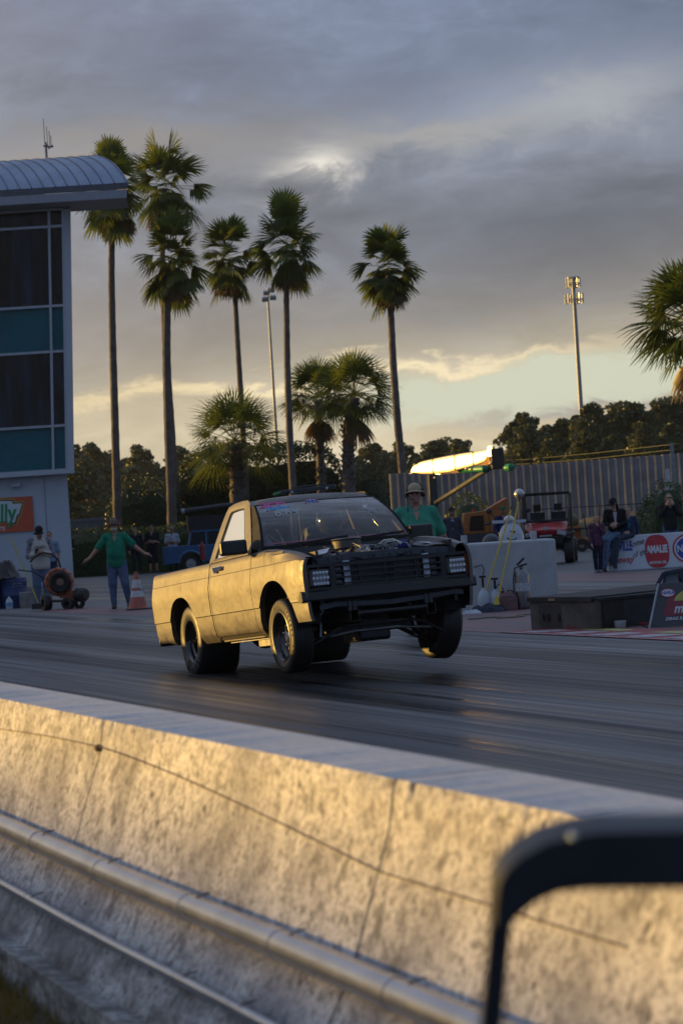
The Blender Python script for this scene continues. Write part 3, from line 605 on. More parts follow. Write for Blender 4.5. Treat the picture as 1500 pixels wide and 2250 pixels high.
for s, w in ((-1, 'right'), (1, 'left')):
    side_panel('bed_side', s, dense(-1.05, .862, [-.085-.455, -.085+.455]), AR, x_edge=lambda k, n, x, z: x+(.03*max(0, (z-.58)/.14)*0 if k else (.0 if z < .55 else .01*(z-.55)/.15)))
    side_panel('cab_corner', s, [.885, .90, .925], lambda x: -.045)
    side_panel('door', s, [.933+(2.122-.933)*i/14 for i in range(15)], lambda x: .004)
    side_panel('rocker_panel', s, [.933+(2.26-.933)*i/10 for i in range(11)], lambda x: -.05, top=lambda x: -.001)
    side_panel('front_fender', s, dense(2.132, 3.425, [2.71-.475, 2.71+.475]), AF, top=lambda x: .724 if x < 2.4 else .724-.055*((x-2.4)/.6)**1.5 if x < 3. else .669-.085*((x-3.)/.425)**1.3)
    b = MB()                                                    # dark backing seen through the panel gaps
    b.bb((.86, s*.70, -.04), (.90, s*.775, .70)); b.bb((2.10, s*.70, .0), (2.15, s*.79, .70)); b.bb((.92, s*.70, -.03), (2.15, s*.765, .03)); b.build('gap_filler', gap, truck)
    b = MB()                                                    # crease grooves as narrow dark lines
    for x0, x1 in ((-1.04, .86), (.935, 2.12), (2.135, 3.42)):
        n = 12; b.grid([[(x0+(x1-x0)*i/n, s*(prof(z)+nose(x0+(x1-x0)*i/n)+.0015), z) for i in range(n+1)] for z in (.583, .5885)])
    b.build('body_line', mat('body_line_shade', (.03, .025, .02), .7, var=0), truck)
    # fender top sheet and inner apron
    b = MB(); rows = []
    for i in range(13):
        x = 2.14+(3.40-2.14)*i/12; tp = (.724 if x < 2.4 else .724-.055*((x-2.4)/.6)**1.5 if x < 3. else .669-.085*((x-3.)/.425)**1.3)
        rows.append([(x, s*(.785+nose(x)-.0), tp-.004), (x, s*.745, tp+.008), (x, s*.69, tp+.004), (x, s*.66, tp-.035), (x, s*.64, tp-.05)])
    b.grid([r[:3] for r in rows]); b.build('fender_top', paint, truck, smooth=50); b = MB(); b.grid([r[2:] for r in rows]); b.build('fender_lip', black, truck, smooth=50)  # lip coloured black so it stays dark in the sun
    b = MB(); b.grid([[(x, s*(prof(z)+nose(x)-.012), z) for x in (2.16, 2.4, 2.6, 2.8, 3.0, 3.2, 3.38)] for z in (.46, .52, .58)]); b.grid([[(x, s*(prof(z)+nose(x)-.012), z) for x in (2.16, 2.4, 2.6, 2.8, 2.95)] for z in (.58, .64, .69)]); b.build('fender_shade_skin', black, truck)  # black sheet added so the sunlit inside of the fender stays dark
    b = MB(); b.bb((2.16, s*.62, .10), (3.38, s*.645, .64)); b.build('inner_apron', black, truck)
# wheel wells (closed, dark)
for xc, s in ((-.085, -1), (-.085, 1), (2.71, -1), (2.71, 1)):
    b = MB(); r = .50 if xc > 1 else .475; b.lathe([(r, 0), (r, .42 if xc < 1 else .2)], (xc, s*.79, .0), (0, -s, 0), 24, 0, 2*math.pi); 
    b.v = [(x, y, max(z, .02)) for x, y, z in b.v]
    b.lathe([(.0, 0), (r, 0.001)], (xc, s*(.79-(.42 if xc < 1 else .2)), 0), (0, -s, 0), 24); b.v = [(x, y, max(z, .02)) for x, y, z in b.v]; b.build('wheel_well', matte, truck)
# bed: floor, inner walls, tailgate, rail caps, front wall
b = MB(); b.bb((-1.03, -.70, .20), (.86, .70, .23)); b.bb((.835, -.76, .2), (.86, .76, .70)); b.build('bed_floor', black, truck)
for s in (-1, 1):
    b = MB(); b.bb((-1.03, s*.68, .2), (.84, s*.70, .70)); b.build('bed_inner_wall', black, truck)
b = MB(); b.bb((-1.065, -.70, .12), (-1.03, .70, .70)); b.build('tailgate', paint, truck, bevel=.008)
b = MB(); b.bb((-1.06, -.80, -.02), (-1.03, .80, .12)); b.build('rear_valance', paint, truck)
tl = mat('tail_lamp_red', (.25, .01, .01), .2, var=0)
for s in (-1, 1):
    b = MB(); b.bb((-1.072, s*.70, .23), (-1.02, s*.818, .54)); b.build('tail_lamp', tl, truck, bevel=.006)
# greenhouse
ycab = lambda z: .795-(z-.72)*.40
def P3(x, z, s, o=0.): return (x, s*(ycab(z)+o), z)
outer = [(.862, .716), (.880, .90), (.925, 1.08), (.972, 1.19), (1.02, 1.232), (1.15, 1.252), (1.40, 1.258), (1.58, 1.248), (1.655, 1.215), (1.78, 1.09), (1.95, .91), (2.12, .722)]
inner = [(.995, .735), (1.02, .86), (1.055, 1.0), (1.085, 1.11), (1.105, 1.165), (1.14, 1.186), (1.30, 1.192), (1.50, 1.188), (1.555, 1.165), (1.65, 1.065), (1.78, .92), (1.935, .745)]
for s in (-1, 1):
    b = MB(); n = len(outer)
    b.grid([[P3(x, z, s) for x, z in outer], [P3(x*.45+u*.55, z*.45+w*.55, s, .004) for (x, z), (u, w) in zip(outer, inner)], [P3(x, z, s, .0) for x, z in inner], [P3(x, z, s, -.035) for x, z in inner]])
    b.add([P3(*outer[0], s), P3(*outer[-1], s), P3(*inner[-1], s), P3(*inner[0], s)], [(0, 1, 2, 3)]); b.add([P3(*inner[0], s), P3(*inner[-1], s), P3(*inner[-1], s, -.035), P3(*inner[0], s, -.035)], [(0, 1, 2, 3)])
    b.build('cab_side_frame', paint, truck, smooth=35)
    b = MB(); ins = [(x*.93+1.35*.07, z*.95+.97*.05) for x, z in inner]; b.grid([[P3(x, z, s, .0015) for x, z in inner], [P3(x, z, s, .0015) for x, z in ins]]); b.grid([[P3(*inner[0], s, .0015), P3(*inner[-1], s, .0015)], [P3(*ins[0], s, .0015), P3(*ins[-1], s, .0015)]])
    b.build('window_seal', black, truck)
    b = MB(); b.tube([P3(inner[0][0]+.01, .742, s, .008), P3(inner[-1][0]-.0, .752, s, .008)], .007, 6); b.build('window_trim', steel, truck)
    b = MB(); b.add([P3(x, z, s, -.012) for x, z in inner], [tuple(range(n))]); b.build('side_window', MATS.get('side_glass') or glassmat('side_glass', (.16, .17, .17), 1., .015, k=1.6), truck)
    # door handle, mirror
    b = MB(); b.bb((1.08, s*.822, .630), (1.30, s*.845, .668)); b.bb((1.08, s*.83, .61), (1.16, s*.838, .633)); b.build('door_handle', chrome, truck, bevel=.006)
    b = MB(); b.box((2.02, s*.93, .795), (.11, .25, .135), rot=Euler((0, 0, s*.15))); b.build('side_mirror', black, truck, bevel=.022); 
    b = MB(); b.bar((2.03, s*.80, .745), (2.02, s*.93, .78), .05, .035); b.build('mirror_arm', black, truck, bevel=.008)
# roof
def roof_pt(x, v):   # v -1..1 across
    xs = [.995, 1.08, 1.2, 1.4, 1.6, 1.70, 1.775, 1.80]; zc = [1.205, 1.247, 1.262, 1.270, 1.264, 1.250, 1.215, 1.190]
    z = float(np.interp(x, xs, zc)); yw = .605; a = abs(v); zz = z-.035*a**2-.05*max(0, (a-.9)/.1)**2; return (x+.03*(1-a*a)*(x > 1.6), v*yw*(1.0), zz)
b = MB(); b.grid([[roof_pt(x, -1+2*j/16) for j in range(17)] for x in (.995, 1.03, 1.08, 1.15, 1.3, 1.45, 1.58, 1.66, 1.70, 1.74, 1.775, 1.80)]); b.build('roof', paint, truck, smooth=50)
# windshield with black surround
wsb = lambda v, o=0.: Vector((2.335-.07*v*v, v*(.745+o), .752-.0*v*v)); wst = lambda v, o=0.: Vector((1.815-.035*v*v, v*(.605+o), 1.192-.012*v*v))
def ws(v, h, off=0.): q = wsb(v).lerp(wst(v), h); return q+Vector((.045*math.sin(h*math.pi), 0, .03*math.sin(h*math.pi)))+Vector((.65, 0, .76))*off
b = MB(); b.grid([[ws(-.965+1.93*i/16, .02+.965*j/8) for i in range(17)] for j in range(9)]); b.build('windshield', glassmat('windshield_glass', (.66, .69, .71), 1., .02, .018, k=1.7), truck, smooth=60)
b = MB()
for s in (-1, 1): b.grid([[ws(s*.965, j/10, .003) for j in range(11)], [ws(s*1.0, j/10, .003) for j in range(11)], [Vector((float(np.interp(q.z, [.722, .91, 1.09, 1.215], [2.12, 1.95, 1.78, 1.655]))+.012, s*(ycab(max(.72, q.z))-.010), q.z)) for q in [ws(s, j/10) for j in range(11)]]])
b.grid([[ws(-1+2*i/12, h, .003) for i in range(13)] for h in (-.03, .03)]); b.grid([[ws(-1+2*i/12, h, .003) for i in range(13)] for h in (.975, 1.01)]); b.build('windshield_surround', mat('dark_pillar', (.008, .009, .011), .6, var=.1, spec=.12), truck, smooth=40)
b = MB(); b.grid([[ws(-.95+1.9*i/12, h, .005) for i in range(13)] for h in (.055, .075)]); b.build('lower_decal_strip', mat('pink_strip', (.30, .10, .16), .5, var=.1), truck)
b = MB(); b.ell((1.84, .47, 1.06), (.05, .05, .05), 16, 12); b.tube([(1.84, .47, 1.06), (1.86, .56, .96)], .012, 8); b.build('glint_ball', chrome, truck, smooth=80)  # chrome ball on a stalk, added for a sun glint behind the windshield
# visor band and lettering on the glass
wsrot = Matrix(((0, -.615, .788), (1, 0, 0), (0, .788, .615))).to_euler()
def wtext(s_, size, m, v, h, **k): q = ws(v, h, .008); return text(s_, size, m, parent=truck, loc=q, rot=wsrot, depth=.0008, **k)
pk = mat('pink_lettering', (.62, .10, .30), .5, var=0); bl = mat('blue_lettering', (.05, .30, .62), .5, var=0); wh = mat('white_marker', (.42, .45, .47), .6, var=0)
wtext('2S72', .085, pk, -.74, .93, xs=1.5, shear=.3, bold=.004); wtext('racing', .075, bl, -.68, .83, xs=1.25, shear=.3, bold=.004); wtext('6.69', .13, wh, -.58, .68, xs=1.1, shear=.2)
wtext('200', .075, wh, .66, .56, xs=.8, shear=.3)
q = ws(-.10, .93, .006); b = MB(); b.lathe([(0, 0), (1, 0.001)], (0, 0, 0), (0, 0, 1), 28); b.v = [(x*.072, y*.036, z) for x, y, z in b.v]; em = mat('emblem_white', (.6, .62, .68), .5, var=0); e_ = b.build('oval_emblem', em, truck); e_.location = q; e_.rotation_euler = wsrot
tx = text('NHRA', .046, mat('emblem_blue', (.05, .08, .35), .5, var=0), 'lettering', e_, (0, 0, .003), (0, 0, 0), xs=.95, bold=.002, depth=.0006)
b = MB(); b.tube([(.067*math.cos(a), .032*math.sin(a), .002) for a in [i*math.pi/14 for i in range(28)]], .003, 4, closed=True); b.build('emblem_rim', mat('emblem_red', (.45, .04, .08), .5, var=0), e_)
# rear window frame, cab back, cowl, wipers
b = MB(); b.bb((.868, -.70, .1), (.885, .70, .74)); b.grid([[(.875, -.78, .72), (.875, .78, .72)], [(.885, -.74, .80), (.885, .74, .80)]]); b.grid([[(.965, -.62, 1.15), (.965, .62, 1.15)], [(.995, -.6, 1.215), (.995, .6, 1.215)]])
for s in (-1, 1): b.grid([[(.885, s*.60, .80), (.885, s*.74, .80)], [(.965, s*.50, 1.15), (.965, s*.62, 1.15)]])
b.build('cab_back', paint, truck)
b = MB(); b.bb((2.17, -.74, .66), (2.33, .74, .735)); b.grid([[(2.20, -.73, .735), (2.20, .73, .735)], [(2.40, -.70, .728), (2.40, .70, .728)], [(2.43, -.70, .66), (2.43, .70, .66)]]); b.build('cowl', black, truck)
for y0, y1 in ((-.60, .02), (.0, .58)):
    b = MB(); b.tube([(2.40, y0+.1, .735), (2.37, (y0+y1)/2, .775), (2.36, y1, .79)], .007, 6); b.bar((2.385, y0, .752), (2.36, y1+.05, .795), .012, .022); b.build('wiper', matte, truck)
b = MB(); b.bb((2.14, -.66, .0), (2.17, .66, .70)); b.bb((.90, -.70, .02), (2.16, .70, .05)); b.build('firewall_and_floor', matte, truck)
# interior: dash, seats, steering wheel, cage
b = MB(); b.grid([[(2.20, -.68, .70), (2.20, .68, .70)], [(2.02, -.70, .74), (2.02, .70, .74)], [(1.90, -.70, .70), (1.90, .70, .70)], [(1.90, -.70, .48), (1.90, .70, .48)]]); b.build('dashboard', mat('dash_plastic', (.05, .055, .06), .6), truck)
seatm = mat('seat_black', (.015, .015, .018), .6)
for y in (.33, -.35):
    b = MB(); b.box((1.20, y, .62 if y > 0 else .52), (.12, .46, .72 if y > 0 else .62), rot=Euler((0, -.16, 0))); b.box((1.42, y, .30), (.5, .46, .14)); b.build('seat', seatm, truck, bevel=.05)
b = MB(); b.tube([(1.78+.06*math.cos(a), .33+.18*math.sin(a), .70+.17*math.cos(a)) for a in [i*math.pi/10 for i in range(20)]], .013, 8, closed=True); b.tube([(1.79, .33, .70), (1.95, .33, .62)], .02, 8); b.box((1.785, .33, .70), (.02, .33, .04)); b.build('steering_wheel', seatm, truck)
cage = mat('cage_tube', (.10, .10, .11), .12, .6, var=0); b = MB(); r = .021
b.tube([(1.02, -.60, .05), (1.02, -.60, .95), (1.04, -.53, 1.13), (1.04, .53, 1.13), (1.02, .60, .95), (1.02, .60, .05)], r, 10)
b.tube([(1.03, .12, .72), (1.04, .12, 1.12)], r, 10); b.tube([(1.03, -.60, .55), (1.03, .60, .75)], r, 10); b.tube([(1.02, .58, .3), (1.04, -.50, 1.12)], r, 10)
for s in (-1, 1): b.tube([(1.04, s*.53, 1.13), (1.65, s*.50, 1.15), (2.00, s*.62, .78), (2.05, s*.64, .1)], r, 10); b.tube([(1.02, s*.60, .55), (2.03, s*.64, .35)], r, 10)
b.build('roll_cage', cage, truck, smooth=50)
b = MB(); b.tube([(1.10, .075, .36), (1.10, .075, .80), (1.08, .12, .96)], .007, 6); b.bar((1.30, -.02, .55), (1.10, -.16, .98), .035, .004); b.build('belt_and_lanyard', mat('pale_strap', (.45, .45, .40), .4), truck)
b = MB(); b.add([(1.95, -.66, .72), (1.95, -.45, .72), (1.80, -.58, .98), (1.80, -.68, .98)], [(0, 1, 2, 3)]); b.build('time_slip', mat('pale_paper', (.35, .42, .50), .7), truck)
# ---------------- engine bay
b = MB()     # radiator support: rails and side plates
b.grid([[(3.36, -.66, .575), (3.36, .66, .575)], [(3.24, -.62, .590), (3.24, .62, .590)], [(3.235, -.62, .53), (3.235, .62, .53)]])
b.grid([[(3.362, -.68, .575), (3.362, -.3, .60), (3.362, .3, .60), (3.362, .68, .575)], [(3.366, -.68, .525), (3.366, -.3, .535), (3.366, .3, .535), (3.366, .68, .525)]])
for i in range(9): b.bb((3.35, -.52+i*.13-.012, .545), (3.372, -.52+i*.13+.012, .572))
b.build('radiator_support', primer, truck, bevel=0)
b = MB()
for y in (-.45, -.3, -.1, .05, .2, .36): b.lathe([(.006, 0), (.012, .004)], (3.371, y, .555), (1, 0, 0), 8)
for y in (-.25, .15): b.bb((3.365, y-.03, .535), (3.376, y+.03, .552))
b.build('support_hole', gap, truck)
for s in (-1, 1):    # pale torn inner fender flashing
    b = MB(); b.grid([[(3.33, s*.66, .60), (3.2, s*.62, .63), (3.05, s*.58, .64)], [(3.30, s*.52, .61), (3.17, s*.50, .635), (3.02, s*.47, .66)], [(3.31, s*.43, .60), (3.15, s*.42, .62), (3.0, s*.38, .64)]]); b.build('fender_brace', primer, truck, smooth=60)
b = MB(); b.grid([[(3.27, -.60, .612), (3.27, -.50, .622)], [(3.15, -.54, .655), (3.15, -.42, .668)], [(3.05, -.50, .66), (3.05, -.38, .67)]]); b.grid([[(3.27, .52, .615), (3.27, .60, .61)], [(3.12, .44, .655), (3.12, .58, .64)]]); b.build('torn_foil', mat('crumpled_foil', (.42, .43, .46), .35, .5, var=.3, vs=12, bump=.6, bs=30), truck)
b = MB(); b.bb((2.50, -.20, .22), (3.05, .20, .55)); b.bb((2.52, -.33, .36), (3.0, -.20, .56)); b.bb((2.52, .20, .36), (3.0, .33, .56)); b.build('engine_block', mat('engine_iron', (.05, .05, .055), .5, .4), truck, bevel=.02)
for s in (-1, 1):
    b = MB(); b.box((2.76, s*.25, .575), (.46, .13, .06), rot=Euler((s*.5, 0, 0))); b.build('valve_cover', mat('valve_cover_metal', (.20, .20, .22), .3, .8), truck, bevel=.015)
b = MB(); b.bb((2.6, -.13, .55), (2.92, .13, .62)); b.bb((2.68, -.07, .62), (2.86, .07, .68)); b.build('carburettor', alu, truck, bevel=.01)
for i in range(10):
    y = -.22+.05*i
b = MB(); rg = random.Random(4)
for i in range(34):
    x = rg.uniform(2.75, 3.12); y = rg.uniform(-.36, .30); z = rg.uniform(.60, .655); b.box((x, y, z), (rg.uniform(.01, .05), rg.uniform(.01, .06), rg.uniform(.01, .035)), rot=rg.uniform(0, 3))
for i in range(9):
    y = rg.uniform(-.33, .3); x = rg.uniform(2.7, 3.0); b.tube([(x, y, .62), (x+.05, y+.03, .675), (x+.12, y+.08, .66), (x+.18, y+.09, .60)], .006, 6)
b.build('fuel_fittings', mat('dull_fitting', (.22, .23, .25), .4, .6), truck)
b = MB(); b.lathe([(.125, 0), (.13, .005), (.13, .07), (.12, .08)], (2.77, -.11, .665), (0, 0, 1), 24); b.build('air_cleaner', mat('air_filter', (.08, .08, .07), .6), truck, smooth=40)
b = MB(); b.lathe([(.0, 0), (.135, .0), (.14, .008), (.132, .018), (0, .022)], (2.77, -.11, .74), (0, 0, 1), 24); b.build('air_cleaner_lid', mat('lid_metal', (.16, .15, .13), .3, .8), truck, smooth=40)
wires = mat('dark_wire', (.02, .02, .02), .5, var=0)
b = MB()
for i in range(12):
    x = rg.uniform(2.5, 3.1); y = rg.choice((-1, 1))*rg.uniform(.15, .55); b.tube([(x, y, .55), (x+.08, y*.9, .66+rg.uniform(-.02, .03)), (x+.2, y*.8, .65), (x+.26, y*.7, .55)], .008, 6)
b.build('wiring', wires, truck)
b = MB(); b.tube([(2.9, .12, .655), (2.95, .18, .70), (3.0, .25, .70), (3.02, .32, .66)], .008, 6); b.tube([(2.92, .14, .65), (2.97, .2, .685), (3.02, .27, .685), (3.04, .3, .65)], .006, 6); b.build('pale_hose', mat('pale_hose', (.55, .56, .5), .5, var=0), truck)
b = MB(); b.bb((2.86, .33, .62), (2.94, .41, .69)); b.build('blue_cap', mat('blue_cap', (.02, .03, .25), .4, var=0), truck, bevel=.01)
b = MB(); b.bb((2.45, -.58, .45), (2.68, -.40, .66)); b.build('battery', matte, truck, bevel=.008)
b = MB(); b.bb((3.19, -.42, .18), (3.25, .42, .55)); b.build('radiator', mat('radiator_core', (.03, .03, .034), .5, .4), truck)
# ---------------- face: fascia, headlights, grille
def face(y, z, x=3.44): return (x-.035*(abs(y)/.8)**4, y, z)
b = MB()
def plate(b, y0, y1, z0, z1, x=3.44, n=6, dep=.10):
    b.grid([[face(y0+(y1-y0)*i/n, z, x) for i in range(n+1)] for z in (z1, z0)])
    for z in (z0, z1): b.grid([[face(y0+(y1-y0)*i/n, z, x) for i in range(n+1)], [tuple(np.array(face(y0+(y1-y0)*i/n, z, x))-[dep, 0, 0]) for i in range(n+1)]])
    for y in (y0, y1): b.grid([[face(y, z0, x), face(y, z1, x)], [tuple(np.array(face(y, z0, x))-[dep, 0, 0]), tuple(np.array(face(y, z1, x))-[dep, 0, 0])]])
plate(b, -.795, .795, .497, .525, 3.435, 16); plate(b, -.795, .795, .300, .322, 3.435, 16)
for s in (-1, 1):
    for y0, y1 in ((.795, .783), (.742, .735), (.548, .50)): plate(b, min(s*y0, s*y1), max(s*y0, s*y1), .322, .497, 3.434, 2)
b.build('front_bezel', black, truck, smooth=30)
b = MB(); n = 20
rows = [[face(-.825+1.65*i/n, z, x) for i in range(n+1)] for z, x in ((.300, 3.437), (.285, 3.452), (.245, 3.456), (.222, 3.462), (.210, 3.455), (.205, 3.36))]; b.grid(rows)
for e in (0, n): b.add([r[e] for r in rows]+[(3.36, rows[0][e][1], .30)], [tuple(range(len(rows)+1))])
b.build('front_valance', black, truck, smooth=35)
amber = mat('amber_lens', (.38, .09, .01), .25, var=.1, vs=20); reflm = mat('led_reflector', (.85, .88, .92), .3, .0, var=0, coat=1); ledg = mat('led_housing', (.16, .175, .19), .25, .0, coat=.6)
for s in (-1, 1):
    b = MB(); y0, y1 = sorted((s*.782, s*.744)); plate(b, y0, y1, .324, .496, 3.424, 2, .05); b.build('marker_lamp', amber, truck)
    yc, zc, w, h = s*.645, .404, .180, .150
    hl = MB(); hl.box((3.415, yc, zc), (.05, w, h)); H_ = hl.build('headlight', ledg, truck, bevel=.022)
    b = MB()
    for row, (zz, off) in enumerate(((.048, 0), (0, .006), (-.048, 0))):
        for k in range(5):
            y = yc+(k-2)*(.032 if row == 1 else .029); b.lathe([(.0150, .012), (.0153, .010), (.010, .001), (.004, -.002), (.0, -.002)], (3.440, y, zc+zz), (1, 0, 0), 12)
    o = b.build('led_cups', reflm, H_, smooth=60)
    b = MB()
    for row, zz in enumerate((.048, 0, -.048)):
        for k in range(5): y = yc+(k-2)*(.032 if row == 1 else .029); b.ell((3.446, y, zc+zz), (.007, .0095, .0095), 8, 5)
    b.build('led_lens', mat('led_lens', (.85, .9, .95), .1, .0, var=0, coat=1), H_, smooth=60)
    b = MB(); b.tube([(3.442, yc+sy*(w/2-.008)*(1 if abs(k) < 2 else 1), zc+sz*(h/2-.008)) for sy, sz, k in ((-1, -1, 0), (1, -1, 0), (1, 1, 0), (-1, 1, 0))], .006, 6, closed=True); b.build('headlight_ring', black, H_)
# grille: horizontal and vertical bars with the core behind
g = MB(); gy0, gy1 = -.497, .497
for z in (.497, .446, .395, .343, .322): g.bb((3.395, gy0, z-.006), (3.435, gy1, z+.006))
for y in (-.497, -.27, -.03, .06, .26, .497): g.bb((3.397, y-.007, .322), (3.418, y+.007, .497))
g.build('grille', black, truck)
b = MB()
for k in range(28): b.bb((3.352, -.33, .325+k*.0062), (3.362, .33, .3275+k*.0062))
b.build('cooler_fins', mat('cooler_fin', (.16, .165, .18), .5, .2, var=0), truck)
b = MB(); b.bb((3.30, -.46, .32), (3.351, .46, .52)); b.build('cooler_core', matte, truck)
b = MB()
for y in (-.375, .375): b.bb((3.372, y-.03, .315), (3.392, y+.03, .535))
b.build('cooler_bracket', mat('bracket_aluminium', (.50, .56, .66), .4, .2, var=.3, vs=20), truck, bevel=.004)
for z in (.365, .42, .475):
    for y in (.455, -.45): b = MB(); b.box((3.36, y, z-.004), (.012, .06, .02)); b.build('brace_window', mat('pale_blue_plate', (.13, .15, .19), .4, .3), truck)
# ---------------- under the nose
b = MB(); pr = [(-.66, .155), (-.5, .175), (-.36, .165), (0, .150), (.36, .165), (.62, .185), (.7, .175)]
b.grid([[(3.36+.02*math.cos(y*2), y, z+.020) for y, z in pr], [(3.385+.02*math.cos(y*2), y, z+.012) for y, z in pr], [(3.385+.02*math.cos(y*2), y, z-.028) for y, z in pr], [(3.35+.02*math.cos(y*2), y, z-.034) for y, z in pr]])
b.build('lower_support', primer, truck, smooth=30)
for s in (-1, 1):
    b = MB()
    for dy in (-.045, .0): b.bb((3.37, s*.36+dy, .10), (3.412, s*.36+dy+.035, .185))
    b.build('bumper_bracket', primer, truck, bevel=.005)
    b = MB(); x0, x1, y0, y1, z0, z1 = 2.1, 3.43, s*.36-.04, s*.36+.04, .005, .10
    b.grid([[(x0, y0, z0), (x0, y1, z0), (x0, y1, z1), (x0, y0, z1), (x0, y0, z0)], [(x1, y0, z0), (x1, y1, z0), (x1, y1, z1), (x1, y0, z1), (x1, y0, z0)]]); b.build('frame_rail', matte, truck)
    b = MB(); b.tube([(3.432, y0, z0), (3.432, y1, z0), (3.432, y1, z1), (3.432, y0, z1)], .0025, 4, closed=True); b.build('frame_edge', mat('worn_edge', (.14, .12, .10), .5), truck)
    b = MB(); b.bb((.3, s*.36-.035, .03), (2.12, s*.36+.035, .12)); b.build('frame_rail', matte, truck)
b = MB(); b.tube([(3.41, -.33, .068), (3.41, .33, .068)], .024, 12); b.build('front_tube', black, truck, smooth=50)
b = MB(); b.bb((2.55, -.36, -.10), (2.95, .36, -.01)); b.build('crossmember', black, truck, bevel=.02)
b = MB(); b.box((2.75, 0, -.07), (.45, .30, .22)); b.build('oil_pan', black, truck, bevel=.03)
b = MB(); b.tube([(3.05, -.62, -.16), (3.12, -.40, -.05), (3.15, -.30, -.03), (3.15, .30, -.03), (3.12, .40, -.05), (3.05, .62, -.16)], .013, 8); b.build('sway_bar', black, truck, smooth=60)
b = MB(); b.tube([(3.0, -.52, -.11), (3.0, -.2, -.08), (3.0, .2, -.08), (3.0, .52, -.11)], .012, 8); b.build('steering_linkage', steel, truck, smooth=60)
FWZ = {-1: -.060, 1: -.075}
for s in (-1, 1):
    zc = FWZ[s]
    b = MB(); hub = (2.75, s*.60, zc)
    for dx in (-.17, .17): b.tube([(2.75+dx, s*.33, -.05), (2.75+dx*.3, s*.50, zc-.10), (2.75, s*.57, zc-.115)], [.022, .02, .026], 8)
    b.bar((2.60, s*.34, -.06), (2.70, s*.5, zc-.10), .05, .02); b.build('lower_arm', black, truck)
    b = MB()
    for dx in (-.13, .13): b.tube([(2.75+dx, s*.36, .16), (2.75, s*.56, zc+.14)], .016, 8)
    b.build('upper_arm', black, truck)
    b = MB(); b.tube([(2.75, s*.57, zc-.12), (2.75, s*.585, zc), (2.75, s*.56, zc+.15)], [.03, .045, .025], 8); b.build('spindle', mat('cast_iron', (.05, .045, .04), .6, .5), truck)
    b = MB(); b.tube([(2.80, s*.47, zc-.10), (2.78, s*.42, .22)], .026, 10); b.tube([(2.79, s*.445, .05), (2.78, s*.42, .25)], .035, 10); b.build('shock_absorber', steel, truck, smooth=60)
    b = MB(); pts = []
    for i in range(70): a = i*.55; z = -.04+.26*i/70; pts.append((2.75+.05*math.cos(a), s*.40+.05*math.sin(a), z))
    b.tube(pts, .008, 6); b.build('coil_spring', black, truck, smooth=60)
    b = MB(); b.tube([(2.98, s*.52, -.11), (2.86, s*.60, zc-.05)], .01, 8); b.build('tie_rod', steel, truck)
b = MB(); b.bb((1.6, -.2, -.05), (2.3, .2, .1)); b.tube([(.0, 0, 0), (1.7, 0, .0)], .045, 10); b.build('gearbox_and_driveshaft', matte, truck)
b = MB(); b.tube([(2.4, -.30, .0), (2.1, -.42, -.06), (1.3, -.44, -.05)], .03, 10); b.tube([(2.4, .30, .0), (2.1, .42, -.06), (1.3, .44, -.05)], .03, 10); b.build('exhaust', mat('exhaust_metal', (.20, .18, .16), .45, .7, var=.3), truck, smooth=60)
b = MB(); b.box((1.95, -.60, -.085), (.42, .16, .09)); b.build('step_box', mat('dirty_galvanised', (.28, .26, .22), .5, .3, var=.35, vs=9), truck, bevel=.006)
b = MB(); b.bb((.99, -.70, -.066), (2.25, -.66, -.055)); b.build('sill_edge', steel, truck)
b = MB(); b.tube([(0, -.45, 0), (0, .45, 0)], .045, 12); b.ell((0, 0, 0), (.15, .16, .15), 16, 10); b.build('rear_axle', matte, truck, smooth=60)
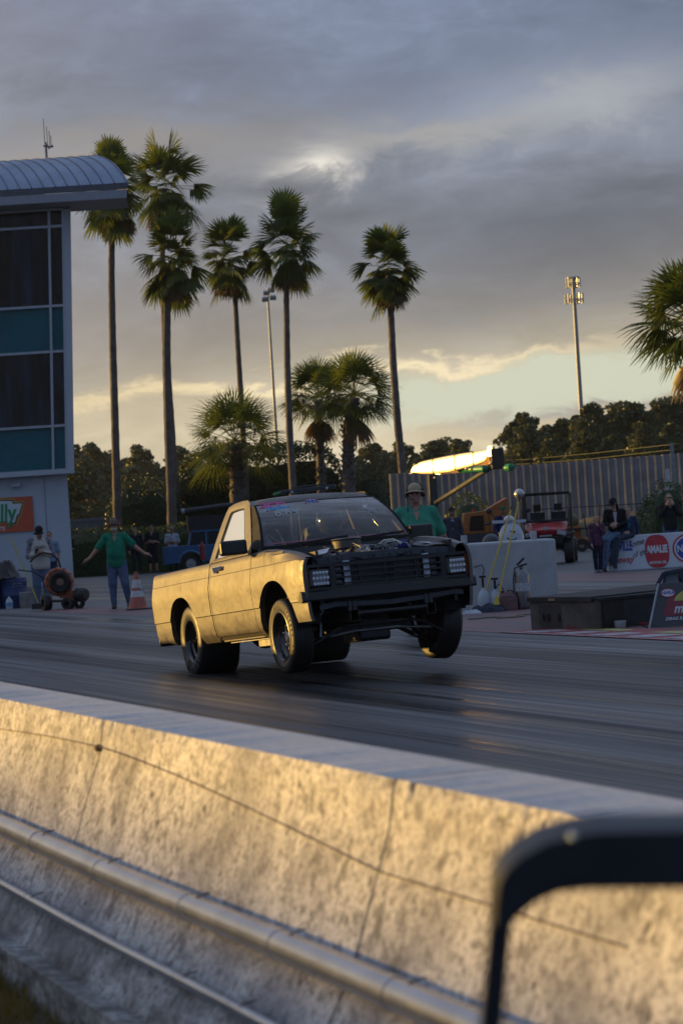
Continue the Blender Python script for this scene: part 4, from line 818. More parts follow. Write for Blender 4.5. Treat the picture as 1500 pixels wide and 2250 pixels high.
# ---------------- wheels
def wheel(s, x, z, R, y_out, y_in, rimR, kind, cam_=0.):
    """tyre with rim, dish, spokes and nuts; outer face at y_out"""
    w = y_out-y_in; yc = (y_out+y_in)/2; e = thing('wheel', None, None, (x, s*yc, z)); e.parent = truck; e.rotation_euler = (cam_, 0, 0)
    hw = w/2; T = []
    if kind == 'slick': T = [(rimR, -hw*.92), (rimR+.02, -hw*.99), (R*.80, -hw*1.02), (R*.93, -hw*.99), (R*.985, -hw*.92), (R, -hw*.80), (R*1.004, 0), (R, hw*.80), (R*.985, hw*.92), (R*.93, hw*.99), (R*.80, hw*1.02), (rimR+.02, hw*.99), (rimR, hw*.92)]
    else: T = [(rimR, -hw*.86), (rimR+.015, -hw*.95), (R*.86, -hw*1.0), (R*.94, -hw*.95), (R*.985, -hw*.80), (R, -hw*.6), (R, hw*.6), (R*.985, hw*.80), (R*.94, hw*.95), (R*.86, hw*1.0), (rimR+.015, hw*.95), (rimR, hw*.86)]
    b = MB(); b.lathe([(r, s*h) for r, h in T], (0, 0, 0), (0, 1, 0), 56)
    if kind == 'slick': b.v = [(px*(1+.0*0), py*(1+.10*max(0, -(pz+R*.55))/(R*.45)), max(pz, -R*.985)) for px, py, pz in b.v]
    b.build('tyre', rubber2 if kind != 'slick' else rubber2, e, smooth=50)
    if kind != 'slick':
        b = MB()
        for yy in (-.55, -.28, 0, .28, .55):
            b.lathe([(R+.0015, s*hw*(yy-.025)), (R+.0015, s*hw*(yy+.025))], (0, 0, 0), (0, 1, 0), 56)
        b.build('tread_groove', gap, e)
        b = MB(); b.lathe([(R*.90, s*hw*.995), (R*.915, s*hw*1.0), (R*.905, s*hw*.985)], (0, 0, 0), (0, 1, 0), 56); b.lathe([(R*.79, s*hw*1.0), (R*.80, s*hw*1.012), (R*.81, s*hw*1.0)], (0, 0, 0), (0, 1, 0), 56)
        for k in range(34):   # raised sidewall lettering
            a = k*.155 if k < 14 else 3.1+(k-14)*.15
            b.box((R*.855*math.cos(a), s*hw*1.003, R*.855*math.sin(a)), (.016, .006, .030), rot=Euler((0, -a+math.pi/2, 0)))
        b.build('sidewall_lettering', rubber2, e)
    else:    # wrinkle in the sidewall at the foot, as the tyre winds up
        b = MB()
        for k in range(7):
            a = -math.pi/2-.55+.2*k; b.tube([(rimR*1.05*math.cos(a), s*hw*1.0, rimR*1.05*math.sin(a)), (R*.80*math.cos(a+.16), s*(hw*1.0+.013), R*.80*math.sin(a+.16)), (R*.95*math.cos(a+.22), s*hw*.99, R*.95*math.sin(a+.22))], [.008, .019, .008], 8)
        b.build('sidewall_wrinkle', rubber2, e, smooth=80)
    rim = MB(); d = hw*.9
    deep = .11 if kind == 'slick' else .085
    rim.lathe([(rimR+.012, s*d), (rimR+.014, s*(d+.008)), (rimR+.004, s*(d+.010)), (rimR-.012, s*(d-.006)), (rimR-.020, s*(d-.045)), (rimR-.045, s*(d-.060)), (rimR-.052, s*(d-deep)), (rimR*.62, s*(d-deep-.01)), (rimR*.55, s*(d-deep+.012)), (rimR*.34, s*(d-deep+.018)), (rimR*.30, s*(d-deep))], (0, 0, 0), (0, 1, 0), 40)
    rm = rim.build('rim', mat('black_gloss_rim', (.010, .010, .011), .16, var=0, spec=.8) if kind == 'slick' else mat('black_steel_rim', (.014, .014, .015), .25, var=0, spec=.7), e, smooth=45)
    b = MB(); b.lathe([(rimR*.30, 0), (rimR*.29, .02), (rimR*.22, .045), (0, .05)], (0, s*(d-deep), 0), (0, s, 0), 20); b.build('hub_cap', chrome if kind != 'slick' else black, e, smooth=50)
    b = MB()
    for k in range(5): a = k*math.tau/5+.3; b.lathe([(.011, 0), (.011, .022), (.006, .030), (0, .031)], (rimR*.44*math.cos(a), s*(d-deep+.012), rimR*.44*math.sin(a)), (0, s, 0), 8)
    for k in range(10 if kind != 'slick' else 0): a = k*math.tau/10; b.ell((rimR*.70*math.cos(a), s*(d-deep+.002), rimR*.70*math.sin(a)), (.016, .004, .016), 8, 6)
    b.build('wheel_nuts', chrome, e, smooth=50)
    b = MB(); b.lathe([(rimR+.01, -s*d), (rimR+.01, s*(d-.02)), (rimR*.98, s*(d-.02)), (rimR*.98, -s*d)], (0, 0, 0), (0, 1, 0), 40); b.lathe([(0, 0), (.14, 0), (.14, .05), (0, .05)], (0, -s*hw*.2, 0), (0, -s, 0), 20); b.build('brake_drum', mat('rusty_drum', (.09, .055, .035), .7, .3), e, smooth=45)
    for ch in e.children: ch['kind2'] = ''; del ch['kind2']
    return e
for s in (-1, 1):
    wheel(s, 0, 0, .350, .795, .385, .205, 'slick')
    wheel(s, 2.75, FWZ[s], .332, .815, .615, .212, 'radial', -.12 if s > 0 else 0)
# ---------------- driver
def driver():
    root = thing('person', 'helmeted driver in a dark suit behind the windshield of the lit pickup', 'person'); root.matrix_world = truck.matrix_world.copy()
    b = MB(); return root
DRV = driver()
# ================================================================== tower building at the left
AW = 53.2
def LZ(px, py, D): q = P(px, py, D)-np.array([CAMP[0], CAMP[1], 0]); return float(q@R_H), float(q[2])
TD = 80.; TB = thing('tower_building', 'teal and dark glass tower with a curved metal roof at the left edge', 'building', VL(0, TD, 0), RZ)
white_p = mat('pale_wall_panel', (.40, .44, .50), .5, var=.05, vs=.8); mull = mat('mullion_metal', (.34, .38, .43), .4, .3, var=.05); teal = mat('teal_panel', (.008, .105, .135), .5, var=.12, vs=.6, spec=.15); roofm = mat('roof_metal', (.20, .26, .36), .5, .3, var=.08, vs=.7); fascm = mat('fascia_grey', (.085, .10, .13), .5, var=.1)
m, t, pp_, pos = posmat('dark_window_glass'); drk = m
oc = t.add('ShaderNodeTexCoord').outputs['Object']; nv = t.noise(t.mapping(oc, (2.2, 1, .22)), 1.4, 4, .6, .3)
t.put(pp_, 'Base Color', t.mix(t.ramp(nv, [(.45, 0.), (.7, 1.)]), (.004, .005, .008), (.010, .030, .060))); pp_.inputs['Roughness'].default_value = .1; pp_.inputs['Specular IOR Level'].default_value = .2  # bluish upright streaks in the base colour stand in for reflections
def pt(px, py, dep=0.): l, z = LZ(px, py, TD+dep); return (l, dep, z)
XL = -320      # the tower carries on to the left outside the picture
def edge_x(z, base):   # canted glass wall: right edges lean outwards towards the top
    return base
def lerp_row(pL, pR, n): return [tuple(np.array(pL)+(np.array(pR)-np.array(pL))*i/n) for i in range(n+1)]
rowsy = [(455+3, 458-.0), (497, 495-1), (672, 670), (774, 771), (937, 933), (1040, 1031)]
def X_at(px_top, px_bot, k): return px_top+(px_bot-px_top)*k
ks = [0, .065, .37, .545, .83, 1.0]; sl = -.062
def ppt(px0, k, dep=0.):   # point on the glass wall: column given by its top/bottom pixel column, k = height fraction downwards
    px = px0[0]+(px0[1]-px0[0])*k; yy = 457+(1031-457)*k + sl*(px-160); return pt(px, yy, dep)
cols = {'l': (XL, XL-8), 'm': (107.5, 118), 'r': (138, 147.5), 'e': (155, 163.5)}
def quadp(b, c0, c1, k0, k1, dep=0.): b.add([ppt(c0, k0, dep), ppt(c1, k0, dep), ppt(c1, k1, dep), ppt(c0, k1, dep)], [(0, 3, 2, 1)])
bays = [('l', 'm'), ('m', 'r')]; names = ['transom_window', 'window', 'spandrel_panel', 'window', 'spandrel_panel']
lcols = [(107.5-215*i, 118-215*i) for i in range(2, 0, -1)]
allc = lcols+[cols['m'], cols['r']]
for i in range(len(allc)-1):
    for j in range(5):
        b = MB(); quadp(b, allc[i], allc[i+1], ks[j], ks[j+1], .06)
        if names[j] == 'spandrel_panel': b.build('spandrel_panel', teal, TB)
        else:
            o = b.build('window', drk, TB)
# mullions and transoms
b = MB()
for c in allc:
    b.bar(ppt(c, 0), ppt(c, 1), .085, .10, (0, 1, 0))
for j in range(6): b.bar(ppt(allc[0], ks[j], -.004), ppt(allc[-1], ks[j], -.004), .10, .085, (0, 0, 1))
b.build('window_frame', mull, TB)
b = MB(); c0 = (140, 149.5); c1 = cols['e']; b.add([ppt(c0, -.0, -.05), ppt(c1, -.0, -.05), ppt(c1, 1.0, -.05), ppt(c0, 1.0, -.05), ppt(c0, 0, .5), ppt(c1, 0, .5), ppt(c1, 1, .5), ppt(c0, 1., .5)], [(0, 3, 2, 1), (1, 2, 6, 5), (0, 4, 7, 3), (2, 3, 7, 6), (4, 5, 6, 7)]); b.build('corner_post', white_p, TB, bevel=.02)
b = MB(); b.bar(ppt(allc[0], 1.01, -.03), ppt(cols['e'], 1.006, -.03), .14, .16, (0, 0, 1)); b.build('floor_edge', white_p, TB)
# body behind the glass, floor slabs, blinds
b = MB(); k0 = ppt(allc[0], 0, .5); k1 = ppt(cols['r'], 0, .5); k2 = ppt(cols['r'], 1, .5); k3 = ppt(allc[0], 1, .5)
back = lambda q, d=12: (q[0]-.45*d-(0), q[1]+d, q[2])
b.add([k0, k1, k2, k3, back(k0), back(k1), back(k2), back(k3)], [(0, 1, 2, 3), (1, 5, 6, 2), (4, 7, 6, 5), (3, 2, 6, 7)]); b.build('inner_wall', mat('dark_interior', (.02, .022, .028), .7), TB)
# ground-floor wall (set back under the glass storeys) with panel joints
lw0 = pt(147, 1036, .35); lw1 = pt(158.5, 1200, .35); b = MB(); xl = pt(XL, 1060, .35)[0]
b.add([(xl, .35, lw0[2]), (lw0[0], .35, lw0[2]), (lw1[0], .35, -.05), (xl, .35, -.05), (lw0[0]-4.5, 10, lw0[2]), (lw1[0]-4.5, 10, -.05)], [(0, 3, 2, 1), (1, 2, 5, 4)]); b.build('lower_wall', white_p, TB)
b = MB()
for x in (100, -10, -120, -230): q = pt(x, 1100, .34); b.bb((q[0]-.012, .330, 0), (q[0]+.012, .345, lw0[2]))
b.build('panel_joint', mat('joint_grey', (.22, .25, .29), .6), TB)
b = MB(); q = pt(36, 1060, .3); b.box((q[0], .26, q[2]-.1), (.34, .2, .12)); b.build('wall_light', mull, TB, bevel=.01)
# barrel roof, its eave running along the face and its ribs skewed back
eR = pt(290, 413); eL = (pt(XL, 424-sl*0, 0)[0], 0, eR[2])
def roof(u, t, o=0.):   # u lateral along the eave, t 0..1 from eave to ridge
    a0 = math.radians(32); th_ = a0+(math.pi/2-a0)*t; dep = 6.6*(math.cos(a0)-math.cos(th_)); z = eR[2]+3.72*(math.sin(th_)-math.sin(a0))+o*1.2; return (u-.40*dep, dep-1.4, z)
b = MB(); n = 60; b.grid([[roof(eL[0]+(eR[0]-eL[0])*i/n, t/14) for i in range(n+1)] for t in range(15)]); b.grid([[roof(eL[0]+(eR[0]-eL[0])*i/n, 1) for i in range(n+1)], [tuple(np.array(roof(eL[0]+(eR[0]-eL[0])*i/n, 1))+[-4, 9, -1.2]) for i in range(n+1)]]); b.build('roof', roofm, TB, smooth=70)
b = MB()
for i in range(28): u = eR[0]-.06-i*.40*1.0; b.tube([roof(u, t/14, .01) for t in range(15)], .022, 5)
b.build('standing_seam', mat('seam_shade', (.11, .14, .20), .5), TB)
b = MB(); f0 = roof(eL[0], 0); f1 = roof(eR[0], 0)
b.add([f0, f1, (f1[0]-.02, f1[1]+.02, f1[2]-.22), (f0[0], f0[1]+.02, f0[2]-.22)], [(0, 3, 2, 1)]); b.add([f1, (f1[0]-.55, f1[1]+1.5, f1[2]+.9*0), (f1[0]-.55, f1[1]+1.5, f1[2]-.22), (f1[0]-.02, f1[1]+.02, f1[2]-.22)], [(0, 1, 2, 3)]); b.build('fascia', fascm, TB)
b = MB(); b.add([(f0[0], f0[1]+.03, f0[2]-.225), (f1[0]-.06, f1[1]+.03, f1[2]-.225), (f1[0]-.10, f1[1]+.10, f1[2]-.50), (f0[0], f0[1]+.10, f0[2]-.50)], [(0, 3, 2, 1)])
b.add([(f0[0], f0[1]+.10, f0[2]-.50), (f1[0]-.10, f1[1]+.10, f1[2]-.50), (f1[0]-.25, 1.2, f1[2]-.50), (f0[0], 1.2, f0[2]-.50)], [(0, 3, 2, 1)]); b.build('soffit', mat('soffit_pale', (.36, .40, .47), .5, var=.05), TB)
b = MB(); q = pt(100, 345, 3.5); 
for dx, h in ((0, 1.25), (.10, .95), (.18, .8), (.23, .62)): b.tube([(q[0]+dx, 3.5, q[2]-.2+(.55 if dx else 0)), (q[0]+dx, 3.5, q[2]+h+.15)], .014, 6)
b.bar((q[0]-.06, 3.5, q[2]+.42), (q[0]+.3, 3.5, q[2]+.36), .04, .05); b.bar((q[0]+.05, 3.5, q[2]-.3), (q[0]+.05, 3.5, q[2]+.45), .04, .04); b.tube([(q[0]+.02, 3.5, q[2]+.55), (q[0]+.15, 3.45, q[2]+.30), (q[0]+.28, 3.5, q[2]+.42)], .03, 6)
tag(b.build('antenna', mat('antenna_grey', (.12, .13, .15), .5, .5)), 'thin multi-rod antenna standing on the curved roof', 'antenna'); bpy.data.objects['antenna'].matrix_world = Matrix.Translation(Vector([float(k) for k in VL(0, TD, 0)])) @ Matrix.Rotation(RZ, 4, 'Z')
# orange sign on the lower wall
sg = thing('wall_sign', 'orange-red shop sign with green lettering on the pale tower wall', 'sign', VL(0, TD, 0), RZ)
r1 = pt(70, 1090, .3); r2 = pt(74, 1166, .3); x1 = r1[0]; z1 = r1[2]; z0 = r2[2]; y = .31
b = MB(); b.bb((x1-5.4, y-.03, z0), (x1+.02, y, z1)); b.build('sign_board', mat('sign_orange', (.50, .085, .03), .5, var=.05), sg)
bx = [pt(x, yy, .25) for x, yy in ((-220, 1100), (28, 1100), (29, 1106), (50, 1105), (43, 1131), (39, 1131), (34, 1149), (18, 1150), (18, 1146), (-220, 1160))]
def blk(o, m, yy, nm): b = MB(); c = np.mean([[p[0], p[2]] for p in bx], 0); b.prism([(p[0]+o*np.sign(p[0]-(x1-2.2)), yy, p[2]+o*np.sign(p[2]-(z0+z1)/2)) for p in bx], (0, .004, 0)); b.build(nm, m, sg)
blk(.055, mat('sign_yellow', (.55, .42, .05), .5, var=0), y-.040, 'yellow_outline'); blk(.028, mat('sign_black', (.01, .01, .01), .5, var=0), y-.048, 'black_outline'); blk(-.012, mat('sign_white', (.55, .58, .6), .5, var=0), y-.056, 'white_field')
sgreen = mat('sign_green', (.01, .24, .09), .5, var=0); q = pt(42, 1127, .25)
text("O'Reilly", .86, sgreen, 'lettering', sg, (q[0]-.12, y-.064, q[2]-.01), align='RIGHT', xs=.72, bold=.022, shear=.1)
q = pt(12, 1163, .25); text('AUTO PARTS', .17, mat('sign_white', (.6, .6, .6)), 'lettering', sg, (q[0], y-.036, q[2]+.02), align='RIGHT', bold=.006)
# ------------------------------------------------------------------ out-of-view stand added to shade the far side of the track
gs = thing('occluder', 'tiered metal grandstand added out of view to shade the far side of the track', 'occluder', VL(-34, 74.5, 0), RZ)
b = MB(); L = 66
for i in range(10): b.bb((-i*.8-.8, -L/2, 0 if i == 9 else i*.45), (-i*.8, L/2, .45*(i+1)+.6))
b.build('seating', mat('stand_metal', (.25, .26, .28), .5, .5), gs)
b = MB(); b.bb((-10.4, -L/2, 0), (-8.2, L/2, 5.6)); b.bb((-11, -L/2, 5.6), (-7.6, L/2, 5.75)); b.build('shade_box', white_p, gs)
b = MB()
for i in range(12): b.bb((-8.19, -L/2+1+i*5.5, 4.6), (-8.14, -L/2+5+i*5.5, 5.4))
b.build('window_band', drk, gs)
bs = thing('blocker', 'low long bleachers added out of view to shade the near wall', 'blocker', (-12, -40, 0), 0)  # unseen seating bank, added to shade the lower part of the near wall
b = MB(); [b.bb((-22, -i*.7, 0 if i == 5 else i*.45), (22, -i*.7-.7, .45*(i+1)+.55)) for i in range(6)]; b.build('seating', mat('stand_metal', (.25, .26, .28)), bs)
b = MB(); b.bb((-22, -4.3, 3.2), (22, -4.22, 4.58)); b.build('shade_board', mat('stand_metal', (.25, .26, .28)), bs)  # board height sets how far up the wall its shade reaches
# ------------------------------------------------------------------ fences
def corr_fence(px0, px1, D, H, label, m):
    l0, l1 = latat(px0, D), latat(px1, D); root = thing('metal_fence', label, 'fence', VL(l0, D, 0), RZ-math.radians(24))
    per = .335; n = int((l1-l0)/per); pan = 12; rg = random.Random(2)
    for k in range(0, n, pan):
        b = MB(); bt = []; z1 = H+rg.uniform(-.03, .03)
        for i in range(k, min(k+pan, n)):
            x = i*per; j = rg.uniform(-.01, .01)
            for dx, dy in ((0, 0), (.05, -.085+j), (.13, -.085+j), (.18, 0), (.255, .008)): bt.append((x+dx, dy))
        x = min(k+pan, n)*per-.012; bt.append((x, 0))
        b.grid([[(x, y, z) for x, y in bt] for z in (.05, z1)]); b.build('fence_panel', m, root, solid=.006)
    b = MB()
    for i in range(0, n, 8): b.bb((i*per, .03, 0), (i*per+.09, .12, H-.15))
    b.build('fence_posts', mat('post_grey', (.12, .12, .13), .6), root); b = MB()
    for z in (.6, H-.5): b.bb((0, .012, z), (n*per, .06, z+.09))
    b.build('fence_rail', mat('post_grey', (.12, .12, .13), .6), root); return root
fm = mat('fence_grey_metal', (.23, .235, .25), .5, .2, var=.15, vs=1.2)
corr_fence(866, 1600, 100, 3.55, 'tall grey corrugated metal fence with sun-gilded ribs across the right background', fm)
wf = thing('wooden_fence', 'grey board fence beside the tower, seen between the wall and the dark shrub', 'fence', VL(latat(150, 135), 135, 0), RZ)
b = MB(); w_ = latat(300, 135)-latat(150, 135)
for i in range(int(w_/.16)): b.bb((i*.16, 0, .1), (i*.16+.145, .03, 2.75+.0*i))
b.build('boards', mat('weathered_boards', (.075, .085, .105), .8, var=.2, vs=3), wf)
b = MB(); b.bb((0, -.05, 2.72), (w_, .05, 2.86)); [b.bb((i*2.4, -.08, 0), (i*2.4+.14, 0, 2.8)) for i in range(int(w_/2.4)+1)]; b.build('frame', mat('fence_frame', (.10, .115, .14), .8), wf)
gh = MB(); 
rl = thing('cable_rail', 'low dark cable rail on thin posts in front of the metal fence', 'railing', VL(latat(1180, 84), 84, 0), RZ)
w_ = latat(1600, 84)-latat(1180, 84); b = MB(); b.tube([(0, 0, 1.62), (w_/2, 0, 1.60), (w_, 0, 1.66)], .016, 6); b.build('cable', black, rl) if 'black' in globals() else b.build('cable', mat('rail_dark', (.02, .03, .03), .6), rl)
b = MB(); [b.tube([(x, 0, 0), (x, 0, 1.65)], .03, 8) for x in np.linspace(0, w_, 4)]; b.build('posts', mat('rail_dark', (.02, .03, .03), .6), rl)
# ------------------------------------------------------------------ mast, light pole, wires
def pole(name, label, cat, px0, py0, px1, py1, D, r0, r1):
    a = P(px0, py0, D); b0 = GD(px1, D); b0 = VL(latat(px1, D), D)+(P(px1, py1, D)-P(px1, 1200, D))@R_H*R_H; root = thing(name, label, cat, b0); o = np.array(b0)
    top_ = a-o; m_ = mat('galvanised_pole', (.22, .24, .27), .5, .4, var=.1); b = MB(); b.tube([(0, 0, 0), tuple(top_*[0, 0, 1])], [r0, r1], 14); b.build('pole', m_, root, smooth=60); return root, top_[2]
root, hz = pole('cell_tower', 'tall slim mast with two rings of antenna panels above the tree line', 'cell tower', 1258, 612, 1273, 905, 350, .42, .27)
pm = mat('antenna_panel', (.34, .37, .40), .35, .3, var=.05); k = 350/FPX
for zc, R_, n_ in ((hz-1.0*0-.6, 1.05, 9), (hz-3.0, 1.35, 9)):
    b = MB(); b.tube([(R_*math.cos(a), R_*math.sin(a), zc-.3) for a in [i*math.tau/18 for i in range(18)]], .07, 5, closed=True); b.bar((-R_, 0, zc), (R_, 0, zc), .1, .1); b.bar((0, -R_, zc), (0, R_, zc), .1, .1); b.build('antenna_ring', mat('antenna_grey', (.12, .13, .15), .5), root)
    for i in range(n_):
        a = i*math.tau/n_+.2; b = MB(); b.box((R_*math.cos(a), R_*math.sin(a), zc), (.16, .30, 1.5), rot=a); b.build('antenna_panel', pm, root, bevel=.03)
b = MB(); b.lathe([(1.0, 0), (1.0, .12), (0, .12)], (0, 0, hz+.1), (0, 0, 1), 12); b.build('top_platform', pm, root)
root, hz = pole('light_pole', 'thin grey floodlight pole rising between the palms', 'light pole', 587, 652, 604, 902, 200, .16, .09)
b = MB()
for x, z in ((-.25, 0), (.45, .1), (-.1, .55), (.35, .75)): b.box((x*R_H[0]-.2*F_H[0], x*R_H[1]-.2*F_H[1], hz-.2+z), (.55, .45, .38), rot=Euler((.4, 0, RZ)))
b.bar(tuple(R_H*-.5+UP*(hz)), tuple(R_H*.6+UP*(hz)), .08, .08); b.bar((0, 0, hz-.4), (0, 0, hz+.8), .1, .1); b.build('floodlights', mat('floodlight_grey', (.35, .37, .40), .3, .5), root, bevel=.04)
b = MB(); pts0 = P(1080, 1006, 99); 
for dz in (0, 12):
    b.tube([P(1010, 1012+dz, 108), P(1150, 1010+dz*.8, 100), P(1300, 996+dz, 92), P(1487, 975+dz, 82), P(1560, 966+dz, 80)], .012, 5)
tag(b.build('overhead_wire', mat('wire_green', (.10, .11, .05), .6)), 'pair of slack overhead wires sagging above the metal fence', 'wires')
b = MB(); q = GD(1488, 82); t_ = P(1487, 972, 82); b.tube([tuple(q), (q[0], q[1], t_[2])], .07, 8); tag(b.build('wire_post', mat('galvanised_pole', (.22, .24, .27))), 'thin grey post carrying the slack wires at the right', 'post')
b = MB(); q = GD(1476, 78); b.lathe([(.09, 0), (.09, 2.3), (.075, 2.34), (.075, 2.6), (.05, 2.68), (0, 2.7)], tuple(q), (0, 0, 1), 14); b.lathe([(.11, 2.2), (.11, 2.3)], tuple(q), (0, 0, 1), 14); tag(b.build('marker_post', mat('pale_post', (.35, .38, .42), .5), smooth=40), 'pale capped marker post behind the woman at the right', 'post')
# ------------------------------------------------------------------ the sun-struck strip: a polished curved metal hood on a loader, dark box at its end
MD = 65.5
ld_ = thing('loader_vehicle', 'machine with a blazing sun-struck hood ending in a dark box, before the metal fence', 'loader', VL(0, MD, 0), RZ)
_tc = -Vector([float(k) for k in ray(985, 1020)]).normalized(); H2 = (sdir+_tc).normalized(); _h = (H2.dot(Vector(R_H)), H2.dot(Vector(F_H)), H2.z); _l0 = LZ(985, 1020, MD)
def mp(px, py, dep=0.):
    d = 0.
    for _ in range(12): l, z = LZ(px, py, MD+d); d = -((l-_l0[0])*_h[0]+(z-_l0[1])*_h[2])/_h[1]
    return (l, d+dep, z)
hl_ = Vector(_h)
stations = [(903, 1037, 3), (908, 1031, 8), (925, 1028, 14), (950, 1025, 17), (985, 1020, 19), (1015, 1013, 17), (1045, 1007, 15), (1064, 1002, 13), (1069, 998, 9)]
b = MB(); rows = []
for px, py, hh in stations:
    c = Vector(mp(px, py)); up = Vector((0, 0, 1)); t_ = (Vector(mp(1064, 1002))-Vector(mp(925, 1028))).normalized(); nn = hl_-t_*hl_.dot(t_); nn.normalize(); vv = t_.cross(nn).normalized()
    r = hh*MD/FPX; rows.append([tuple(c+vv*(-r*math.sin(a))+nn*(r*.16*math.cos(a))) for a in [(-1.5+3.0*j/12) for j in range(13)]])
b.grid(rows); b.grid([[tuple(Vector(p)-nn*.35*(1 if 0 < i < 8 else .2)) for p in (r_[0], r_[-1])] for i, r_ in enumerate(rows)])
for px, hh in ((952, 18), (1000, 19), (1040, 16)):
    o_ = MB(); c = Vector(mp(px, 1028-(px-925)*.187)); r = hh*MD/FPX; o_.tube([tuple(c+vv*(-r*math.sin(a))+nn*(r*.16*math.cos(a)+.012)) for a in [(-1.4+2.8*j/10) for j in range(11)]], .012, 5); o_.build('hood_seam', mat('seam_brown', (.08, .05, .02), .5), ld_)
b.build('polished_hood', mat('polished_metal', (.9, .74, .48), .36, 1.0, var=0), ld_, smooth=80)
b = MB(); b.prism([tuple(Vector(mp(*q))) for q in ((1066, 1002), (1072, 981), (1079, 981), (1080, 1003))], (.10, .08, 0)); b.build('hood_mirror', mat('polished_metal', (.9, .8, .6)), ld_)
b = MB(); q0 = mp(1080, 1031); q1 = mp(1080, 986); w_ = 27*MD/FPX; b.bb((q0[0], q0[1]-.1, q0[2]), (q0[0]+w_, q0[1]+.6, q1[2])); b.build('dark_box', mat('dark_box_brown', (.035, .025, .018), .5), ld_, bevel=.02)
b = MB(); b.tube([(q0[0]+w_*.6, q0[1], q1[2]+.02), (q0[0]+w_*.95, q0[1], q1[2]+.02)], .03, 8)
for px, py, r_ in ((1077, 1018, .05), (954, 1050, .035), (1024, 1030, .05), (901, 1041, .035), (909, 1021, .03)): q = mp(px, py); b.ell((q[0], q[1]-.12, q[2]), (r_, r_, r_), 12, 8)
b.build('polished_fitting', mat('polished_metal', (.9, .8, .6)), ld_)
b = MB()
for px0, px1, py in ((1004, 1076, 1032), (1104, 1134, 1028)):
    q0 = mp(px0, py); q1 = mp(px1, py-3); b.tube([(q0[0], q0[1]+.25, q0[2]), (q0[0]+.12, q0[1]+.25, q0[2]), (q1[0]-.12, q1[1]+.25, q1[2]), (q1[0], q1[1]+.25, q1[2])], [.03, .10, .10, .03], 12)
b.build('green_boom', mat('loader_green', (.02, .22, .10), .4), ld_, smooth=60)
b = MB(); c = mp(950, 1060); b.bb((c[0]-.6, .4, .0), (c[0]+.6, 2.0, 1.4)); b.bb((c[0]-.12, .6, 1.5), (c[0]+.12, .9, c[2]+.25)); b.bar((c[0], .3, 1.9), mp(1090, 1020, .3), .10, .14); b.build('loader_body', mat('loader_dark', (.03, .035, .03), .6), ld_, bevel=.06)
for dx in (-.5, .5):
    for dy in (.1, 2.0): b = MB(); b.lathe([(.2, 0), (.5, .02), (.55, .08), (.55, .25), (.5, .3)], (c[0]+dx, dy, .55), (0, 1, 0), 20); b.build('wheel', rubber if 'rubber' in globals() else mat('tyre_rubber', (.012, .012, .013), .62), ld_)
# ================================================================== people: each body is one continuous surface grown from a distance field
def nets(F, org, h):
    S = F < 0; nx, ny, nz = F.shape
    cnt = np.zeros((nx-1, ny-1, nz-1), np.int8)
    for a in (0, 1):
        for b_ in (0, 1):
            for c_ in (0, 1): cnt += S[a:nx-1+a, b_:ny-1+b_, c_:nz-1+c_]
    mk = (cnt > 0) & (cnt < 8); idx = -np.ones(mk.shape, np.int64); I = np.argwhere(mk); idx[mk] = np.arange(len(I))
    acc = np.zeros((len(I), 3)); num = np.zeros(len(I))
    cor = [(0, 0, 0), (1, 0, 0), (0, 1, 0), (1, 1, 0), (0, 0, 1), (1, 0, 1), (0, 1, 1), (1, 1, 1)]
    for i, a in enumerate(cor):
        for j, b_ in enumerate(cor):
            if j > i and sum(abs(p-q) for p, q in zip(a, b_)) == 1:
                fa = F[I[:, 0]+a[0], I[:, 1]+a[1], I[:, 2]+a[2]]; fb = F[I[:, 0]+b_[0], I[:, 1]+b_[1], I[:, 2]+b_[2]]
                m_ = (fa < 0) != (fb < 0); t_ = np.where(m_, fa/np.where(m_, fa-fb, 1), 0)
                acc += (np.array(a)+(np.array(b_)-np.array(a))*t_[:, None])*m_[:, None]; num += m_
    V = (I+acc/num[:, None])*h+org; Q = []
    for ax in range(3):
        sl0 = [slice(1, -1)]*3; sl1 = [slice(1, -1)]*3; sl0[ax] = slice(0, F.shape[ax]-1); sl1[ax] = slice(1, F.shape[ax])
        A = S[tuple(sl0)]; B_ = S[tuple(sl1)]
        for flip, M_ in ((False, A & ~B_), (True, ~A & B_)):
            E_ = np.argwhere(M_); o1, o2 = [k for k in range(3) if k != ax]
            if len(E_) == 0: continue
            base = E_.copy(); base[:, o1] += 1; base[:, o2] += 1
            def cell(d1, d2): c = base.copy(); c[:, o1] -= d1; c[:, o2] -= d2; return idx[c[:, 0], c[:, 1], c[:, 2]]
            q = np.stack([cell(1, 1), cell(0, 1), cell(0, 0), cell(1, 0)], 1)
            if (ax == 1) != flip: q = q[:, ::-1]
            Q.append(q)
    Q = np.concatenate(Q); Q = Q[(Q >= 0).all(1)]; return V, Q
